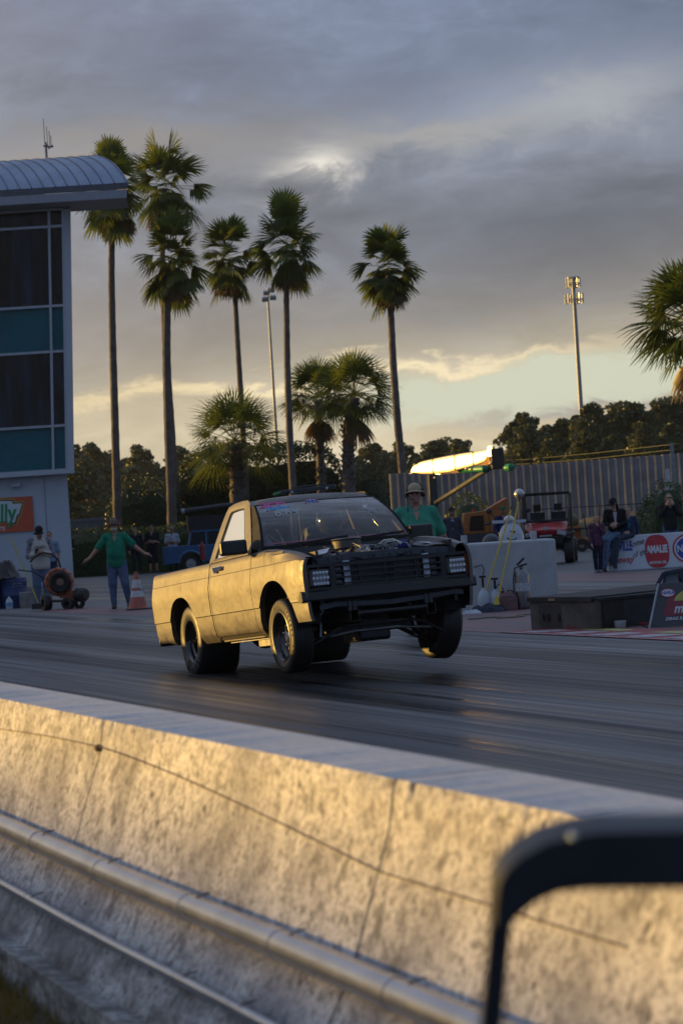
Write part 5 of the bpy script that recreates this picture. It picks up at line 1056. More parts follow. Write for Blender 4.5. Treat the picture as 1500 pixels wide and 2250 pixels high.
class SDF:
    def __init__(s): s.p = []
    def cap(s, a, b, ra, rb=None, k=.025): s.p.append(('c', np.array(a, float), np.array(b, float), ra, ra if rb is None else rb, k)); return s
    def ell(s, c, r, k=.025, rot=None): s.p.append(('e', np.array(c, float), np.array(r, float), rot, None, k)); return s
    def cut(s, c, r, k=.008): s.p.append(('x', np.array(c, float), np.array(r, float), None, None, k)); return s
    def mesh(s, h, clipz=None, fold=0., clips=()):
        lo = np.array([1e9]*3); hi = -lo
        for q in s.p:
            if q[0] == 'c': R = max(q[3], q[4]); lo = np.minimum(lo, np.minimum(q[1], q[2])-R); hi = np.maximum(hi, np.maximum(q[1], q[2])+R)
            elif q[0] == 'e': R = max(q[2]); lo = np.minimum(lo, q[1]-R); hi = np.maximum(hi, q[1]+R)
        lo -= 3*h+.03; hi += 3*h+.03; n = np.ceil((hi-lo)/h).astype(int)+1; F = np.full(n, .2, np.float32)
        ax = [lo[i]+h*np.arange(n[i]) for i in range(3)]
        for q in s.p:
            if q[0] == 'c': R = max(q[3], q[4]); a = np.minimum(q[1], q[2])-R; b_ = np.maximum(q[1], q[2])+R
            else: R = max(q[2]); a = q[1]-R; b_ = q[1]+R
            m_ = q[5]*1.2+3*h+.01; i0 = np.maximum(0, np.floor((a-m_-lo)/h).astype(int)); i1 = np.minimum(n, np.ceil((b_+m_-lo)/h).astype(int)+1)
            X, Y, Z = np.meshgrid(*[ax[i][i0[i]:i1[i]] for i in range(3)], indexing='ij'); sl = tuple(slice(i0[i], i1[i]) for i in range(3)); G_ = F[sl]
            if q[0] == 'c':
                d = q[2]-q[1]; L = max(d@d, 1e-9); t_ = np.clip(((X-q[1][0])*d[0]+(Y-q[1][1])*d[1]+(Z-q[1][2])*d[2])/L, 0, 1)
                D = np.sqrt((X-q[1][0]-t_*d[0])**2+(Y-q[1][1]-t_*d[1])**2+(Z-q[1][2]-t_*d[2])**2)-(q[3]+(q[4]-q[3])*t_)
            else:
                x, y, z = X-q[1][0], Y-q[1][1], Z-q[1][2]; r = q[2]
                if q[3] is not None: Rm = np.array(q[3]); x, y, z = Rm[0, 0]*x+Rm[1, 0]*y+Rm[2, 0]*z, Rm[0, 1]*x+Rm[1, 1]*y+Rm[2, 1]*z, Rm[0, 2]*x+Rm[1, 2]*y+Rm[2, 2]*z
                k0 = np.sqrt((x/r[0])**2+(y/r[1])**2+(z/r[2])**2); D = (k0-1)*k0/np.maximum(1e-6, np.sqrt((x/r[0]**2)**2+(y/r[1]**2)**2+(z/r[2]**2)**2))
            k = q[5]
            if q[0] == 'x': hh = np.clip(.5-.5*(D+G_)/k, 0, 1); F[sl] = G_*(1-hh)-D*hh+k*hh*(1-hh)
            else: hh = np.clip(.5+.5*(G_-D)/k, 0, 1); F[sl] = G_*(1-hh)+D*hh-k*hh*(1-hh)
        if fold or clipz is not None or clips:
            X, Y, Z = np.meshgrid(*ax, indexing='ij')
            if fold: F += fold*(np.sin(X*31+Z*19+Y*9)*np.sin(Z*23-X*13)+.6*np.sin(Z*47+X*21+Y*30)).astype(np.float32)
            if clipz is not None: F = np.maximum(F, (clipz[0]-Z).astype(np.float32)); F = np.maximum(F, (Z-clipz[1]).astype(np.float32))
            for (c0, nn) in clips: F = np.maximum(F, ((X-c0[0])*nn[0]+(Y-c0[1])*nn[1]+(Z-c0[2])*nn[2]).astype(np.float32))
        return nets(F, lo, h)
    def build(s, name, m, parent, h, **k):
        V, Q = s.mesh(h, **k); o = quads(name, V[Q], m, parent)
        me = bpy.data.meshes.new(name); me.from_pydata(V.tolist(), [], Q.tolist()); me.polygons.foreach_set('use_smooth', [True]*len(Q)); me.materials.append(m)
        old = o.data; o.data = me; bpy.data.meshes.remove(old); return o
skins = [mat('skin_fair', (.42, .235, .165), .5, var=.10, vs=14), mat('skin_tanned', (.34, .17, .11), .5, var=.10, vs=14), mat('skin_ruddy', (.38, .19, .14), .5, var=.10, vs=14)]
def cloth(name, col, var=.14, rough=.85): return mat(name, col, rough, var=var, vs=9, bump=.25, bs=120, spec=.2)
def v3(*a): return np.array(a, float)
def hand(S, w, d, nrm, side, curl=.35, r=.0088, spread=.25, k=.006):
    """palm, four jointed fingers of unequal length and a thumb leaving the side of the palm"""
    d = np.array(d, float); d /= np.linalg.norm(d); nrm = np.array(nrm, float); nrm -= d*(nrm@d); nrm /= np.linalg.norm(nrm); sd = np.cross(d, nrm)*side
    S.cap(w, w+d*.045, .024, .028, .02); S.ell(w+d*.06, (.030, .030, .030), .02); S.cap(w+d*.03+sd*.018, w+d*.085+sd*.024, .016, .014, .015); S.cap(w+d*.03-sd*.018, w+d*.08-sd*.026, .016, .013, .015)
    for i, (o, L) in enumerate(((.030, .072), (.010, .082), (-.010, .076), (-.029, .060))):
        b0 = w+d*(.088-abs(o)*.2)+sd*o; dd = d+sd*o*spread*30*.3; dd /= np.linalg.norm(dd); c1 = math.cos(curl), math.sin(curl); c2 = math.cos(curl*2.1), math.sin(curl*2.1)
        m1 = b0+(dd*c1[0]+nrm*c1[1])*L*.5; t_ = m1+(dd*c2[0]+nrm*c2[1])*L*.5; S.cap(b0, m1, r*1.1, r, k); S.cap(m1, t_, r, r*.85, k)
    t0 = w+d*.025+sd*.024; t1 = t0+d*.035+sd*.032+nrm*.008; t2 = t1+d*.032+sd*.008+nrm*.012; S.cap(t0, t1, r*1.5, r*1.2, .012); S.cap(t1, t2, r*1.2, r, k)
POSE0 = dict(hip=v3(0, 0, .93), waist=v3(0, 0, 1.09), chest=v3(0, 0, 1.30), neck=v3(0, 0, 1.49), head=v3(0, -.012, 1.655), shL=v3(-.185, 0, 1.44), shR=v3(.185, 0, 1.44), elL=v3(-.24, .02, 1.15), elR=v3(.24, .02, 1.15),
             wrL=v3(-.25, -.06, .90), wrR=v3(.25, -.06, .90), hpL=v3(-.09, 0, .92), hpR=v3(.09, 0, .92), knL=v3(-.11, -.02, .50), knR=v3(.11, -.02, .50), anL=v3(-.12, .02, .085), anR=v3(.12, .02, .085), tL=None, tR=None, hdL=None, hdR=None, nL=None, nR=None, yaw=0., nod=0.)
def person(loc, rz, label, H=1.78, pose=None, skin=0, top=None, sleeve=1.0, hem=.90, bottom=None, leg=1.0, shoes=(.03, .03, .03), hair=(.05, .035, .025), hairkind='short', cap=None, ears=None, glasses=False, beard=None, belly=.0, girth=1.0, h=.012, extra=None, fold=.0035, curl=.35, zip_=None, group=None, z0=0.):
    p = dict(POSE0); p.update({k: (np.array(v, float) if isinstance(v, tuple) else v) for k, v in (pose or {}).items()})
    sc = H/1.78; root = thing('person', label, 'person', (loc[0], loc[1], z0), rz, group); root.scale = (sc, sc, sc)
    g = girth; S = SDF(); hip, waist, chest, neck, head = p['hip'], p['waist'], p['chest'], p['neck'], p['head']
    # body
    S.ell(hip, (.145*g, .10*g, .11), .04); S.cap(hip, waist, .105*g, .10*g, .05); S.ell(chest, (.155*g, .105*g, .16), .05); S.cap(waist, chest, .11*g, .12*g, .05); S.cap(p['shL'], p['shR'], .055, .055, .05)
    S.cap(neck-(0, 0, .03), head-(0, 0, .05), .054, .052, .03)
    for s_ in 'LR':
        S.cap(p['sh'+s_], p['el'+s_], .050*g, .040*g, .03); S.cap(p['el'+s_], p['wr'+s_], .040*g, .026, .02)
        S.cap(p['hp'+s_], p['kn'+s_], .085*g, .055*g, .04); S.cap(p['kn'+s_], p['an'+s_], .055, .036, .03); d = p['kn'+s_]-p['an'+s_]
        toe = p['an'+s_]+(p['t'+s_] if p['t'+s_] is not None else v3(0, -.15, -.05)); S.cap(p['an'+s_]-(0, 0, .03), toe, .034, .028, .02)
        d = p['wr'+s_]-p['el'+s_]; hd = p['hd'+s_] if p['hd'+s_] is not None else d; nn = p['n'+s_] if p['n'+s_] is not None else v3(-1 if s_ == 'R' else 1, 0, 0)
        if abs(np.dot(hd/np.linalg.norm(hd), nn/np.linalg.norm(nn))) > .9: nn = v3(0, -1, .1)
        hand(S, p['wr'+s_], hd, nn, 1 if s_ == 'R' else -1, curl, r=max(.0088, h*.85))
    Rh = np.array(Matrix.Rotation(p['yaw'], 3, 'Z') @ Matrix.Rotation(p['nod'], 3, 'X')); hv = lambda *a: head+Rh@v3(*a)
    S.ell(hv(0, .012, .03), (.076, .095, .095), .03, Rh); S.ell(hv(0, -.020, -.045), (.058, .068, .068), .03, Rh); S.ell(hv(0, -.055, -.085), (.032, .032, .024), .02, Rh)
    S.cap(hv(0, -.088, .012), hv(0, -.108, -.022), .009, .014, .010); S.ell(hv(0, -.075, .042), (.050, .020, .012), .012, Rh)
    for sx in (-1, 1): S.ell(hv(sx*.078, .01, -.005), (.010, .020, .030), .006, Rh); S.cut(hv(sx*.030, -.095, .018), (.016, .014, .009), .008); S.ell(hv(sx*.045, -.058, -.022), (.022, .022, .022), .015, Rh)
    S.cut(hv(0, -.092, -.056), (.026, .012, .0045), .006); S.cap(hv(-.016, -.083, -.064), hv(.016, -.083, -.064), .008, .008, .008)
    S.build('body', skins[skin], root, min(h, .0105) if h < .013 else h)
    b = MB()
    for sx in (-1, 1): b.ell(hv(sx*.030, -.082, .018), (.012, .008, .008), 10, 6)
    if not glasses: b.build('eyes', mat('eye_dark', (.03, .025, .02), .2, var=0), root, smooth=60)
    if glasses:
        b = MB()
        for sx in (-1, 1): b.ell(hv(sx*.034, -.094, .017), (.026, .010, .019), 12, 8); b.bar(hv(sx*.058, -.085, .02), hv(sx*.082, .01, .015), .006, .004)
        b.bar(hv(-.012, -.104, .022), hv(.012, -.104, .022), .005, .005); b.build('sunglasses', mat('dark_lens', (.006, .006, .007), .08, var=0, spec=.8), root, smooth=60)
    hm = mat('hair_%d_%d' % (int(hair[0]*1000), int(hair[2]*1000)), hair, .7, var=.25, vs=30, bump=.5, bs=90)
    if hairkind:
        T = SDF(); T.ell(hv(0, .022, .040), (.083, .100, .098), .02, Rh)
        if hairkind == 'long':
            T.cap(hv(-.055, .045, .02), hv(-.075, .05, -.20), .038, .030, .03); T.cap(hv(.055, .045, .02), hv(.075, .05, -.20), .038, .030, .03); T.cap(hv(0, .07, .02), hv(0, .075, -.22), .05, .05, .03)
        cl = [(hv(0, -.045, .055), Rh@v3(0, -.80, -.60)), (hv(0, .03, -.03), Rh@v3(0, -.3, -1.))] if hairkind == 'short' else [(hv(0, -.045, .055), Rh@v3(0, -.9, -.43))]
        if hairkind == 'long': cl = [(hv(0, -.03, .055), Rh@v3(0, -.93, -.33))]
        T.build('hair', hm, root, max(h, .010), fold=.002, clips=cl)
    if beard: T = SDF(); T.ell(hv(0, -.035, -.070), (.060, .066, .052), .02, Rh); T.build('beard', mat('beard_%d' % int(beard[0]*1000), beard, .8, var=.2, vs=30), root, max(h, .010), clips=[(hv(0, 0, -.050), Rh@v3(0, 0, 1))])
    if cap is not None:
        T = SDF(); T.ell(hv(0, .012, .050), (.090, .106, .092), .02, Rh); cm = cloth('cap_%d_%d' % (int(cap[0]*1000), int(cap[1]*1000)), cap)
        o = T.build('cap', cm, root, max(h, .010), clips=[(hv(0, 0, .052), Rh@v3(0, .12, -1.))])
        b = MB(); rows = []
        for j in range(4):
            rr_ = [.080, .088, .130, .160][j]; rows.append([tuple(hv(math.sin(a)*rr_*(.9 if j > 1 else .95), -math.cos(a)*rr_-.0, .060-.010*j-.018*(math.sin(a)**2)*(j > 0))) for a in [(-1.15+2.3*i/10)*(1-.15*j/3) for i in range(11)]])
        b.grid(rows); b.build('cap_peak', cm, o, smooth=60, solid=.006)
    if ears is not None:
        b = MB(); em_ = mat('earmuff_%d' % int(ears[0]*100), ears, .4, var=0)
        for sx in (-1, 1): b.ell(hv(sx*.098, .005, .0), (.028, .036, .046), 14, 10)
        b.tube([hv(.100*math.cos(a), .0, .03+.115*math.sin(a)) for a in [i*math.pi/14 for i in range(15)]], .010, 8); b.build('ear_defenders', em_, root, smooth=60)
    # clothes
    if top is not None:
        T = SDF(); e = .020
        T.ell(chest, (.168*g, .118*g, .17), .07); T.cap(p['shL']-(0, 0, .015), p['shR']-(0, 0, .015), .064, .064, .05); [T.cap(neck-(0, 0, .03), p['sh'+q_], .058, .060, .04) for q_ in 'LR']; T.ell((chest+waist)/2+(0, -.012-belly*.25, 0), (.160*g, .120*g+belly*.55, .22), .07); T.cap(waist, chest, .135*g, .140*g, .06); T.cap(v3(hip[0]-.03, hip[1], min(hip[2], hem+.10)) if hem < hip[2]+.1 else waist, waist, .150*g, .140*g, .06)
        T.cap(v3(hip[0]+.03, hip[1], min(hip[2], hem+.10)) if hem < hip[2]+.1 else waist, waist, .150*g, .140*g, .06)
        if belly: T.ell(waist+(0, -.055, .02), (.155*g, .10+belly, .15), .06)
        cl = []
        for s_ in 'LR':
            a, e_, w_ = p['sh'+s_], p['el'+s_], p['wr'+s_]
            if sleeve <= 1: q = a+(e_-a)*(sleeve*.82); T.cap(a-(0, 0, .01), q, .062*g**.5, .070*g**.5, .03)
            else: T.cap(a, e_, .064*g, .054*g, .03); T.cap(e_, e_+(w_-e_)*.96, .054*g, .042*g, .03)
        T.cap(neck-(0, 0, .07), neck-(0, 0, .015), .088, .070, .03)
        tm = top if not isinstance(top, tuple) else cloth('top_%d_%d_%d' % tuple(int(c*1000) for c in top), top)
        hz = hem
        T.cut(neck+(0, -.055, .02), (.050, .055, .055), .015)
        o = T.build('shirt', tm, root, h, fold=fold, clipz=(hz, 9), clips=cl)
        if zip_ is not None:
            b = MB(); b.add([tuple(neck+v3(-.045, -.10, -.05)), tuple(neck+v3(.045, -.10, -.05)), tuple(neck+v3(.012, -.152, -.30)), tuple(neck+v3(-.012, -.152, -.30))], [(0, 1, 2, 3)]); b.build('open_collar', cloth('inner_%d' % int(zip_[0]*100), zip_), root, solid=.004)
        elif sleeve <= 1:   # soft collar
            b = MB()
            for sx in (-1, 1): b.add([tuple(neck+v3(sx*.075, .01, .022)), tuple(neck+v3(sx*.060, -.062, -.002)), tuple(neck+v3(sx*.012, -.105, -.065)), tuple(neck+v3(sx*.058, -.112, -.085)), tuple(neck+v3(sx*.095, -.045, -.035))], [(0, 1, 2, 3, 4)])
            b.build('collar', tm, root, solid=.006)
            b = MB(); yy = -.128*g-belly*.3; b.add([tuple(neck+v3(-.035, yy+.035, -.045)), tuple(neck+v3(.035, yy+.035, -.045)), tuple(neck+v3(.004, yy-.012, -.155)), tuple(neck+v3(-.004, yy-.012, -.155))], [(0, 1, 2, 3)]); b.build('open_neck', skins[skin], root, solid=.004)
    if bottom is not None:
        T = SDF(); T.ell(hip, (.165*g, .122*g, .12), .05)
        bm = bottom if not isinstance(bottom, tuple) else cloth('bottom_%d_%d_%d' % tuple(int(c*1000) for c in bottom), bottom)
        for s_ in 'LR':
            T.cap(p['hp'+s_], p['kn'+s_], .105*g, .074*g, .04)
            if leg >= 1: T.cap(p['kn'+s_], p['an'+s_]+(p['kn'+s_]-p['an'+s_])*.06, .072*g, .056, .03)
            else: T.cap(p['kn'+s_], p['kn'+s_]+(p['an'+s_]-p['kn'+s_])*.12, .085*g, .09, .03)
        T.build('trousers' if leg >= 1 else 'shorts', bm, root, h, fold=fold*.9)
    sm = mat('shoe_%d_%d' % (int(shoes[0]*100), int(shoes[2]*100)), shoes, .6, var=.1)
    for s_ in 'LR':
        t_ = p['t'+s_] if p['t'+s_] is not None else v3(0, -.15, -.05); a = p['an'+s_]; T = SDF(); dn = v3(0, .06 if t_[1] < 0 else -.06, -.045)
        T.cap(a+dn*.9, a+t_*.95, .045, .040, .03); T.cap(a, a+dn*.7, .046, .045, .03); T.build('shoe', sm, root, max(h, .011))
    if extra: extra(root, p, hv)
    return root
GREEN = (.012, .17, .10); DENIM = (.075, .11, .19); DKDENIM = (.028, .04, .075)
def facing(lat=0): return RZ
def radio_cord(root, p, hv):
    b = MB(); b.tube([hv(-.10, -.02, -.03), v3(-.10, -.10, 1.45), v3(-.105, -.165, 1.25), v3(-.10, -.17, 1.02)], .006, 6); b.build('headset_cord', mat('dark_wire', (.02, .02, .02), .5, var=0), root)
    b = MB(); b.tube([hv(-.095, -.03, -.02), hv(-.07, -.10, -.06), hv(-.02, -.125, -.065)], .005, 6); b.ell(hv(-.015, -.125, -.065), (.014, .010, .010), 8, 6); b.build('microphone', mat('dark_wire', (.02, .02, .02), .5, var=0), root)
q = GD(263, 47.5)
person(q, RZ, 'man in green polo and jeans holding both arms out low, beside the traffic cone', 1.84, dict(elL=(-.37, -.05, 1.20), wrL=(-.53, -.16, 1.02), hdL=(-.8, -.3, -.35), nL=(.1, -.2, -1), elR=(.37, -.03, 1.22), wrR=(.58, -.12, 1.06), hdR=(.85, -.3, -.25), nR=(0, -.2, -1), knL=(-.10, -.03, .49), anL=(-.10, .0, .085), knR=(.15, -.06, .50), anR=(.20, .05, .10), head=(-.01, -.02, 1.655), yaw=.1), skin=1, top=GREEN, sleeve=1., hem=.83, bottom=DENIM, shoes=(.02, .02, .022), cap=(.13, .11, .09), ears=(.30, .02, .02), glasses=True, beard=(.42, .40, .38), belly=.075, girth=1.10, h=.011, hairkind='short', hair=(.3, .28, .26), curl=.25)
def pocket_logo(root, p, hv):
    radio_cord(root, p, hv); b = MB(); b.bb((.075, -.168, 1.30), (.135, -.160, 1.325)); b.build('chest_emblem', cloth('emblem_purple', (.06, .05, .16)), root)
q = GD(930, 29)
person(q, RZ, 'heavy man in a green polo shirt with headset standing just behind the lit pickup', 1.86, dict(elL=(-.27, .03, 1.16), wrL=(-.27, -.06, .92), elR=(.29, .04, 1.15), wrR=(.29, -.04, .90), head=(-.0, -.02, 1.655), yaw=-.1), skin=2, top=(.045, .25, .17), hem=.80, bottom=DKDENIM, cap=(.36, .29, .19), ears=(.02, .02, .02), glasses=True, belly=.10, girth=1.30, h=.010, hair=(.2, .18, .15), extra=pocket_logo)
def phone(root, p, hv):
    b = MB(); b.box(tuple(p['wrR']+v3(-.13, -.05, .04)), (.075, .012, .14), rot=Euler((.7, 0, .2))); b.build('phone', mat('phone_black', (.01, .01, .012), .2), root)
def hoodie_x(root, p, hv):
    phone(root, p, hv); text('MINSO', .085, cloth('print_dark', (.05, .05, .07)), 'chest_lettering', root, (-.02, -.19, 1.31), (math.pi/2-.12, 0, 0), xs=.95)
m, t, pp_, pos = posmat('two_tone_hoodie')
oc = t.add('ShaderNodeTexCoord').outputs['Object']; sx = t.add('ShaderNodeSeparateXYZ'); t.l.new(oc, sx.inputs[0])
armf = t.math('GREATER_THAN', t.math('ADD', t.math('ABSOLUTE', sx.outputs[0]), t.math('MULTIPLY', sx.outputs[2], .35)), .645); camo = t.ramp(t.noise(oc, 15, 3, .6), [(.42, (.06, .065, .085)), (.55, (.22, .23, .27))])
t.put(pp_, 'Base Color', t.mix(armf, (.42, .40, .37), camo)); pp_.inputs['Roughness'].default_value = .9
person(GD(96, 51.5), RZ+.25, 'man in a pale hoodie with mottled sleeves and black cap looking at his phone', 1.84, dict(elL=(-.25, .0, 1.13), wrL=(-.10, -.26, 1.18), elR=(.26, .02, 1.14), wrR=(.02, -.27, 1.19), hdL=(.6, -.3, .2), hdR=(-.7, -.4, .2), nL=(0, 1, .3), nR=(0, 1, .3), head=(-.0, -.06, 1.635), nod=.5, yaw=-.3), skin=0, top=m, sleeve=2., hem=.84, bottom=(.10, .14, .22), cap=(.015, .015, .02), beard=(.18, .13, .1), girth=1.18, h=.013, shoes=(.3, .3, .3), extra=hoodie_x)
cr = dict(elL=(-.24, -.02, 1.15), wrL=(-.02, -.20, 1.16), hdL=(1, -.1, .1), nL=(0, 1, 0), elR=(.24, -.02, 1.15), wrR=(.03, -.22, 1.19), hdR=(-1, -.1, .12), nR=(0, 1, 0))
person(GD(116, 68), RZ, 'man in a light blue shirt half hidden behind the man with the phone', 1.80, {}, skin=1, top=(.16, .24, .34), bottom=DKDENIM, h=.016, hair=(.12, .07, .04))
person(GD(152, 84), RZ, 'man in a black T-shirt and jeans with folded arms by the low hedge', 1.84, cr, skin=1, top=(.015, .016, .02), bottom=(.05, .075, .12), h=.016, glasses=True, hair=(.2, .12, .08), z0=.05)
person(GD(303, 89), RZ, 'young man in dark clothes, left of the two dark figures by the hedge', 1.80, dict(), skin=0, top=(.018, .020, .028), sleeve=2., bottom=(.02, .025, .035), h=.017, hair=(.03, .03, .03), z0=.1)
person(GD(339, 89), RZ, 'stocky man in dark shorts and shirt holding something, right of the two dark figures', 1.84, cr, skin=2, top=(.014, .014, .018), bottom=(.016, .016, .02), leg=.5, girth=1.22, h=.017, glasses=True, hair=(.08, .05, .03), z0=.1)
person(GD(383, 92), RZ, 'man in a white T-shirt with crossed arms behind the blue pickup', 1.86, cr, skin=2, top=(.50, .55, .64), bottom=DKDENIM, girth=1.08, h=.016, glasses=True, hair=(.25, .2, .18))
person(GD(1000, 62), RZ, 'man in a plaid shirt over a pale T-shirt left of the orange machine', 1.74, dict(wrL=(-.2, -.15, 1.0)), skin=2, top=(.045, .045, .065), sleeve=2., bottom=(.03, .035, .05), beard=(.12, .07, .04), cap=(.03, .02, .02), h=.016, zip_=(.3, .33, .4))
def blue_x(root, p, hv):
    b = MB(); b.bb((.03, -.175, 1.34), (.09, -.165, 1.365)); b.build('chest_emblem', cloth('emblem_yellow', (.45, .33, .05)), root)
person(GD(1112, 64), RZ, 'bearded person in a dark blue crew jacket and green cap behind the scooter', 1.70, dict(elL=(-.26, -.05, 1.14), wrL=(-.20, -.25, 1.02), elR=(.26, -.05, 1.14), wrR=(.18, -.26, 1.0)), skin=1, top=(.012, .020, .075), sleeve=2., bottom=(.01, .015, .06), cap=(.04, .10, .06), beard=(.1, .07, .05), girth=1.1, h=.015, extra=blue_x)
# the three at the wall

person(GD(1316, AW-.3), RZ, 'girl in a purple top and dark leggings at the end of the painted wall', 1.32, dict(elL=(-.22, -.06, 1.12), wrL=(-.20, -.14, .90), elR=(.20, -.12, 1.20), wrR=(.03, -.17, 1.42), hdR=(-.3, -.2, .8), head=(.02, -.03, 1.65), yaw=-.2, anL=(-.09, .0, .085), anR=(.04, -.02, .085), knR=(.07, -.03, .5)), skin=0, top=(.085, .035, .075), sleeve=2., hem=.80, bottom=(.012, .016, .035), hair=(.16, .10, .06), hairkind='long', h=.013, shoes=(.12, .15, .2), girth=.92)
sit = dict(hip=(0, .06, .88), waist=(0, .05, 1.04), chest=(-.01, -.0, 1.25), neck=(-.01, -.03, 1.43), head=(-.035, -.06, 1.585), shL=(-.19, -.02, 1.39), shR=(.18, -.02, 1.39), hpL=(-.09, .04, .88), hpR=(.09, .04, .88), elL=(-.26, -.05, 1.12), elR=(.22, -.08, 1.12), wrL=(-.12, -.24, 1.10), wrR=(-.0, -.26, 1.05), hdL=(.8, -.2, .1), hdR=(-.8, -.2, .2), nL=(0, 1, 0), nR=(0, 1, 0))
a = dict(sit); a.update(knL=(-.42, -.22, .66), anL=(-.46, -.26, .085), knR=(-.24, -.33, .74), anR=(-.34, -.30, .085), nod=.45, yaw=-.55)
person(GD(1357, AW+.15), RZ, 'adult with long dark hair and black cap sitting on the painted wall between two children', 1.74, a, skin=0, top=(.012, .012, .014), sleeve=2., hem=.84, bottom=(.10, .155, .25), hair=(.03, .022, .018), hairkind='long', cap=(.012, .014, .02), h=.012, shoes=(.03, .03, .04), zip_=(.4, .4, .42))
a = dict(sit); a.update(hip=(0, .06, 1.10), waist=(0, .06, 1.22), chest=(0, .05, 1.40), neck=(0, .04, 1.56), head=(-.01, .02, 1.72), shL=(-.165, .05, 1.52), shR=(.165, .05, 1.52), hpL=(-.08, .04, 1.09), hpR=(.08, .04, 1.09), knL=(-.42, -.28, .98), anL=(-.58, -.38, .36), knR=(-.34, -.34, 1.0), anR=(-.48, -.42, .28), elL=(-.21, .03, 1.28), elR=(.24, .10, 1.28), wrL=(-.16, -.14, 1.14), wrR=(.22, .08, 1.06), hdR=(.2, -.5, -.6), nR=(0, 1, 0), yaw=-.25)
person(GD(1386, AW+.15), RZ, 'boy with short fair hair and an open blue jacket sitting on the painted wall', 1.50, a, skin=0, top=(.016, .035, .085), sleeve=2., hem=1.0, bottom=(.035, .05, .08), hair=(.24, .17, .11), h=.012, shoes=(.02, .018, .025), zip_=(.03, .13, .15), girth=.9, z0=-.10)
b = dict(elL=(-.25, -.12, 1.24), wrL=(-.075, -.16, 1.47), hdL=(.15, -.15, .9), nL=(.5, .8, 0), elR=(.25, -.12, 1.24), wrR=(.075, -.16, 1.47), hdR=(-.15, -.15, .9), nR=(-.5, .8, 0))
person(GD(1477, 56.5), RZ, 'woman in dark jacket and sunglasses, both hands on her face, behind the painted wall', 1.72, b, skin=0, top=(.018, .018, .022), sleeve=2., hem=.86, bottom=(.07, .12, .20), hair=(.17, .11, .07), hairkind='long', glasses=True, h=.012, zip_=(.3, .3, .32), girth=1.1)
# the driver, seated in the pickup
def dmat(name, c): return mat(name, c, .35, var=.1, spec=.6)
T = SDF(); T.ell((1.30, .33, .70), (.12, .20, .24), .05); T.cap((1.28, .14, .84), (1.28, .52, .84), .07, .07, .05); T.ell((1.32, .33, .34), (.14, .19, .12), .05)
for s in (-1, 1): T.cap((1.29, .33+s*.20, .84), (1.50, .33+s*.25, .62), .055, .045, .03); T.cap((1.50, .33+s*.25, .62), (1.73, .33+s*.16, .72), .043, .032, .03); T.cap((1.38, .33+s*.09, .36), (1.80, .33+s*.12, .44), .08, .06, .03); T.cap((1.80, .33+s*.12, .44), (2.02, .33+s*.10, .14), .055, .045, .03); hand(T, v3(1.73, .33+s*.16, .72), (1, 0, .2), (0, -s, -.3), s, .9, .011)
T.ell((1.33, .33, .97), (.09, .08, .11), .03); T.cap((1.31, .33, .84), (1.33, .33, .93), .05, .05, .03)
T.build('body', cloth('racing_suit', (.02, .025, .035)), DRV, .014)
T = SDF(); T.ell((1.335, .30, 1.0), (.150, .125, .135), .03); T.cap((1.37, .30, .915), (1.42, .30, .915), .085, .075, .04); T.cut((1.48, .30, .99), (.06, .085, .035), .008)
hm_ = T.build('helmet', mat('helmet_shell', (.04, .05, .06), .12, .3, var=0, coat=1), DRV, .011)
b = MB(); b.ell((1.445, .30, .99), (.03, .085, .038), 14, 8); b.build('visor', mat('visor_dark', (.01, .012, .015), .05, var=0, spec=.8), hm_, smooth=60)
# ================================================================== equipment on and beside the median
orange = mat('blower_orange', (.33, .065, .018), .45, var=.2, vs=5); dkm = mat('dark_metal', (.025, .025, .028), .5, .3, var=.2); yellow = mat('yellow_handle', (.55, .40, .03), .45, var=.15, vs=12)
def wheel2(b, c, ax, R, w): b.lathe([(R*.45, -w/2), (R*.93, -w/2), (R, -w*.3), (R, w*.3), (R*.93, w/2), (R*.45, w/2)], c, ax, 22)
# blower
bl = thing('track_blower', 'orange wheeled drum blower with a black round intake, beside the man in the green polo', 'blower', GD(132, 49.7), RZ)
b = MB(); prof_ = [(.0, -.10), (.27, -.12), (.30, -.08), (.30, .14), (.27, .17), (0, .18)]; b.lathe(prof_, (.02, 0, .60), (0, 1, 0), 30); b.box((.30, .03, .30), (.55, .22, .20), rot=Euler((0, .2, 0))); b.build('housing', orange, bl, smooth=40)
b = MB(); [b.tube([(.02+r*math.cos(a), y, .60+r*math.sin(a)) for r, y in ((.20, -.125), (.27, -.125), (.305, -.09), (.305, .15))], .010, 6) for a in [i*math.tau/11 for i in range(11)]]; b.build('housing_rib', dkm, bl)
b = MB(); b.tube([(.06+.185*math.cos(a), -.15, .59+.185*math.sin(a)) for a in [i*math.tau/24 for i in range(24)]], .055, 10, closed=True); b.build('intake_ring', mat('matte_black', (.009, .009, .010)), bl, smooth=60)
b = MB(); b.lathe([(0, .0), (.14, .0)], (.06, -.13, .59), (0, -1, 0), 20); b.build('intake_grille', mat('grille_dark', (.02, .02, .02)), bl); b = MB(); b.lathe([(0, .02), (.075, .01), (.08, 0)], (.06, -.15, .59), (0, -1, 0), 16); b.build('badge', mat('badge_tan', (.20, .12, .08), .6, var=.4, vs=30), bl)
b = MB(); b.lathe([(0, 0), (.12, .0), (.15, .04), (.15, .22), (.11, .27), (0, .28)], (.38, -.1, .30), (.8, -.45, 0), 18); b.build('engine', dkm, bl, smooth=40)
for c_, R_ in (((-.28, -.18, .17), .17), ((.20, -.26, .13), .13), ((.20, .26, .13), .13), ((.43, -.10, .13), .13), ((-.28, .30, .17), .17)):
    b = MB(); wheel2(b, c_, (.9, .45, 0) if R_ > .15 else (.4, 1, 0), R_, .10); b.build('wheel', mat('tyre_rubber', (.012, .012, .013)), bl, smooth=40)
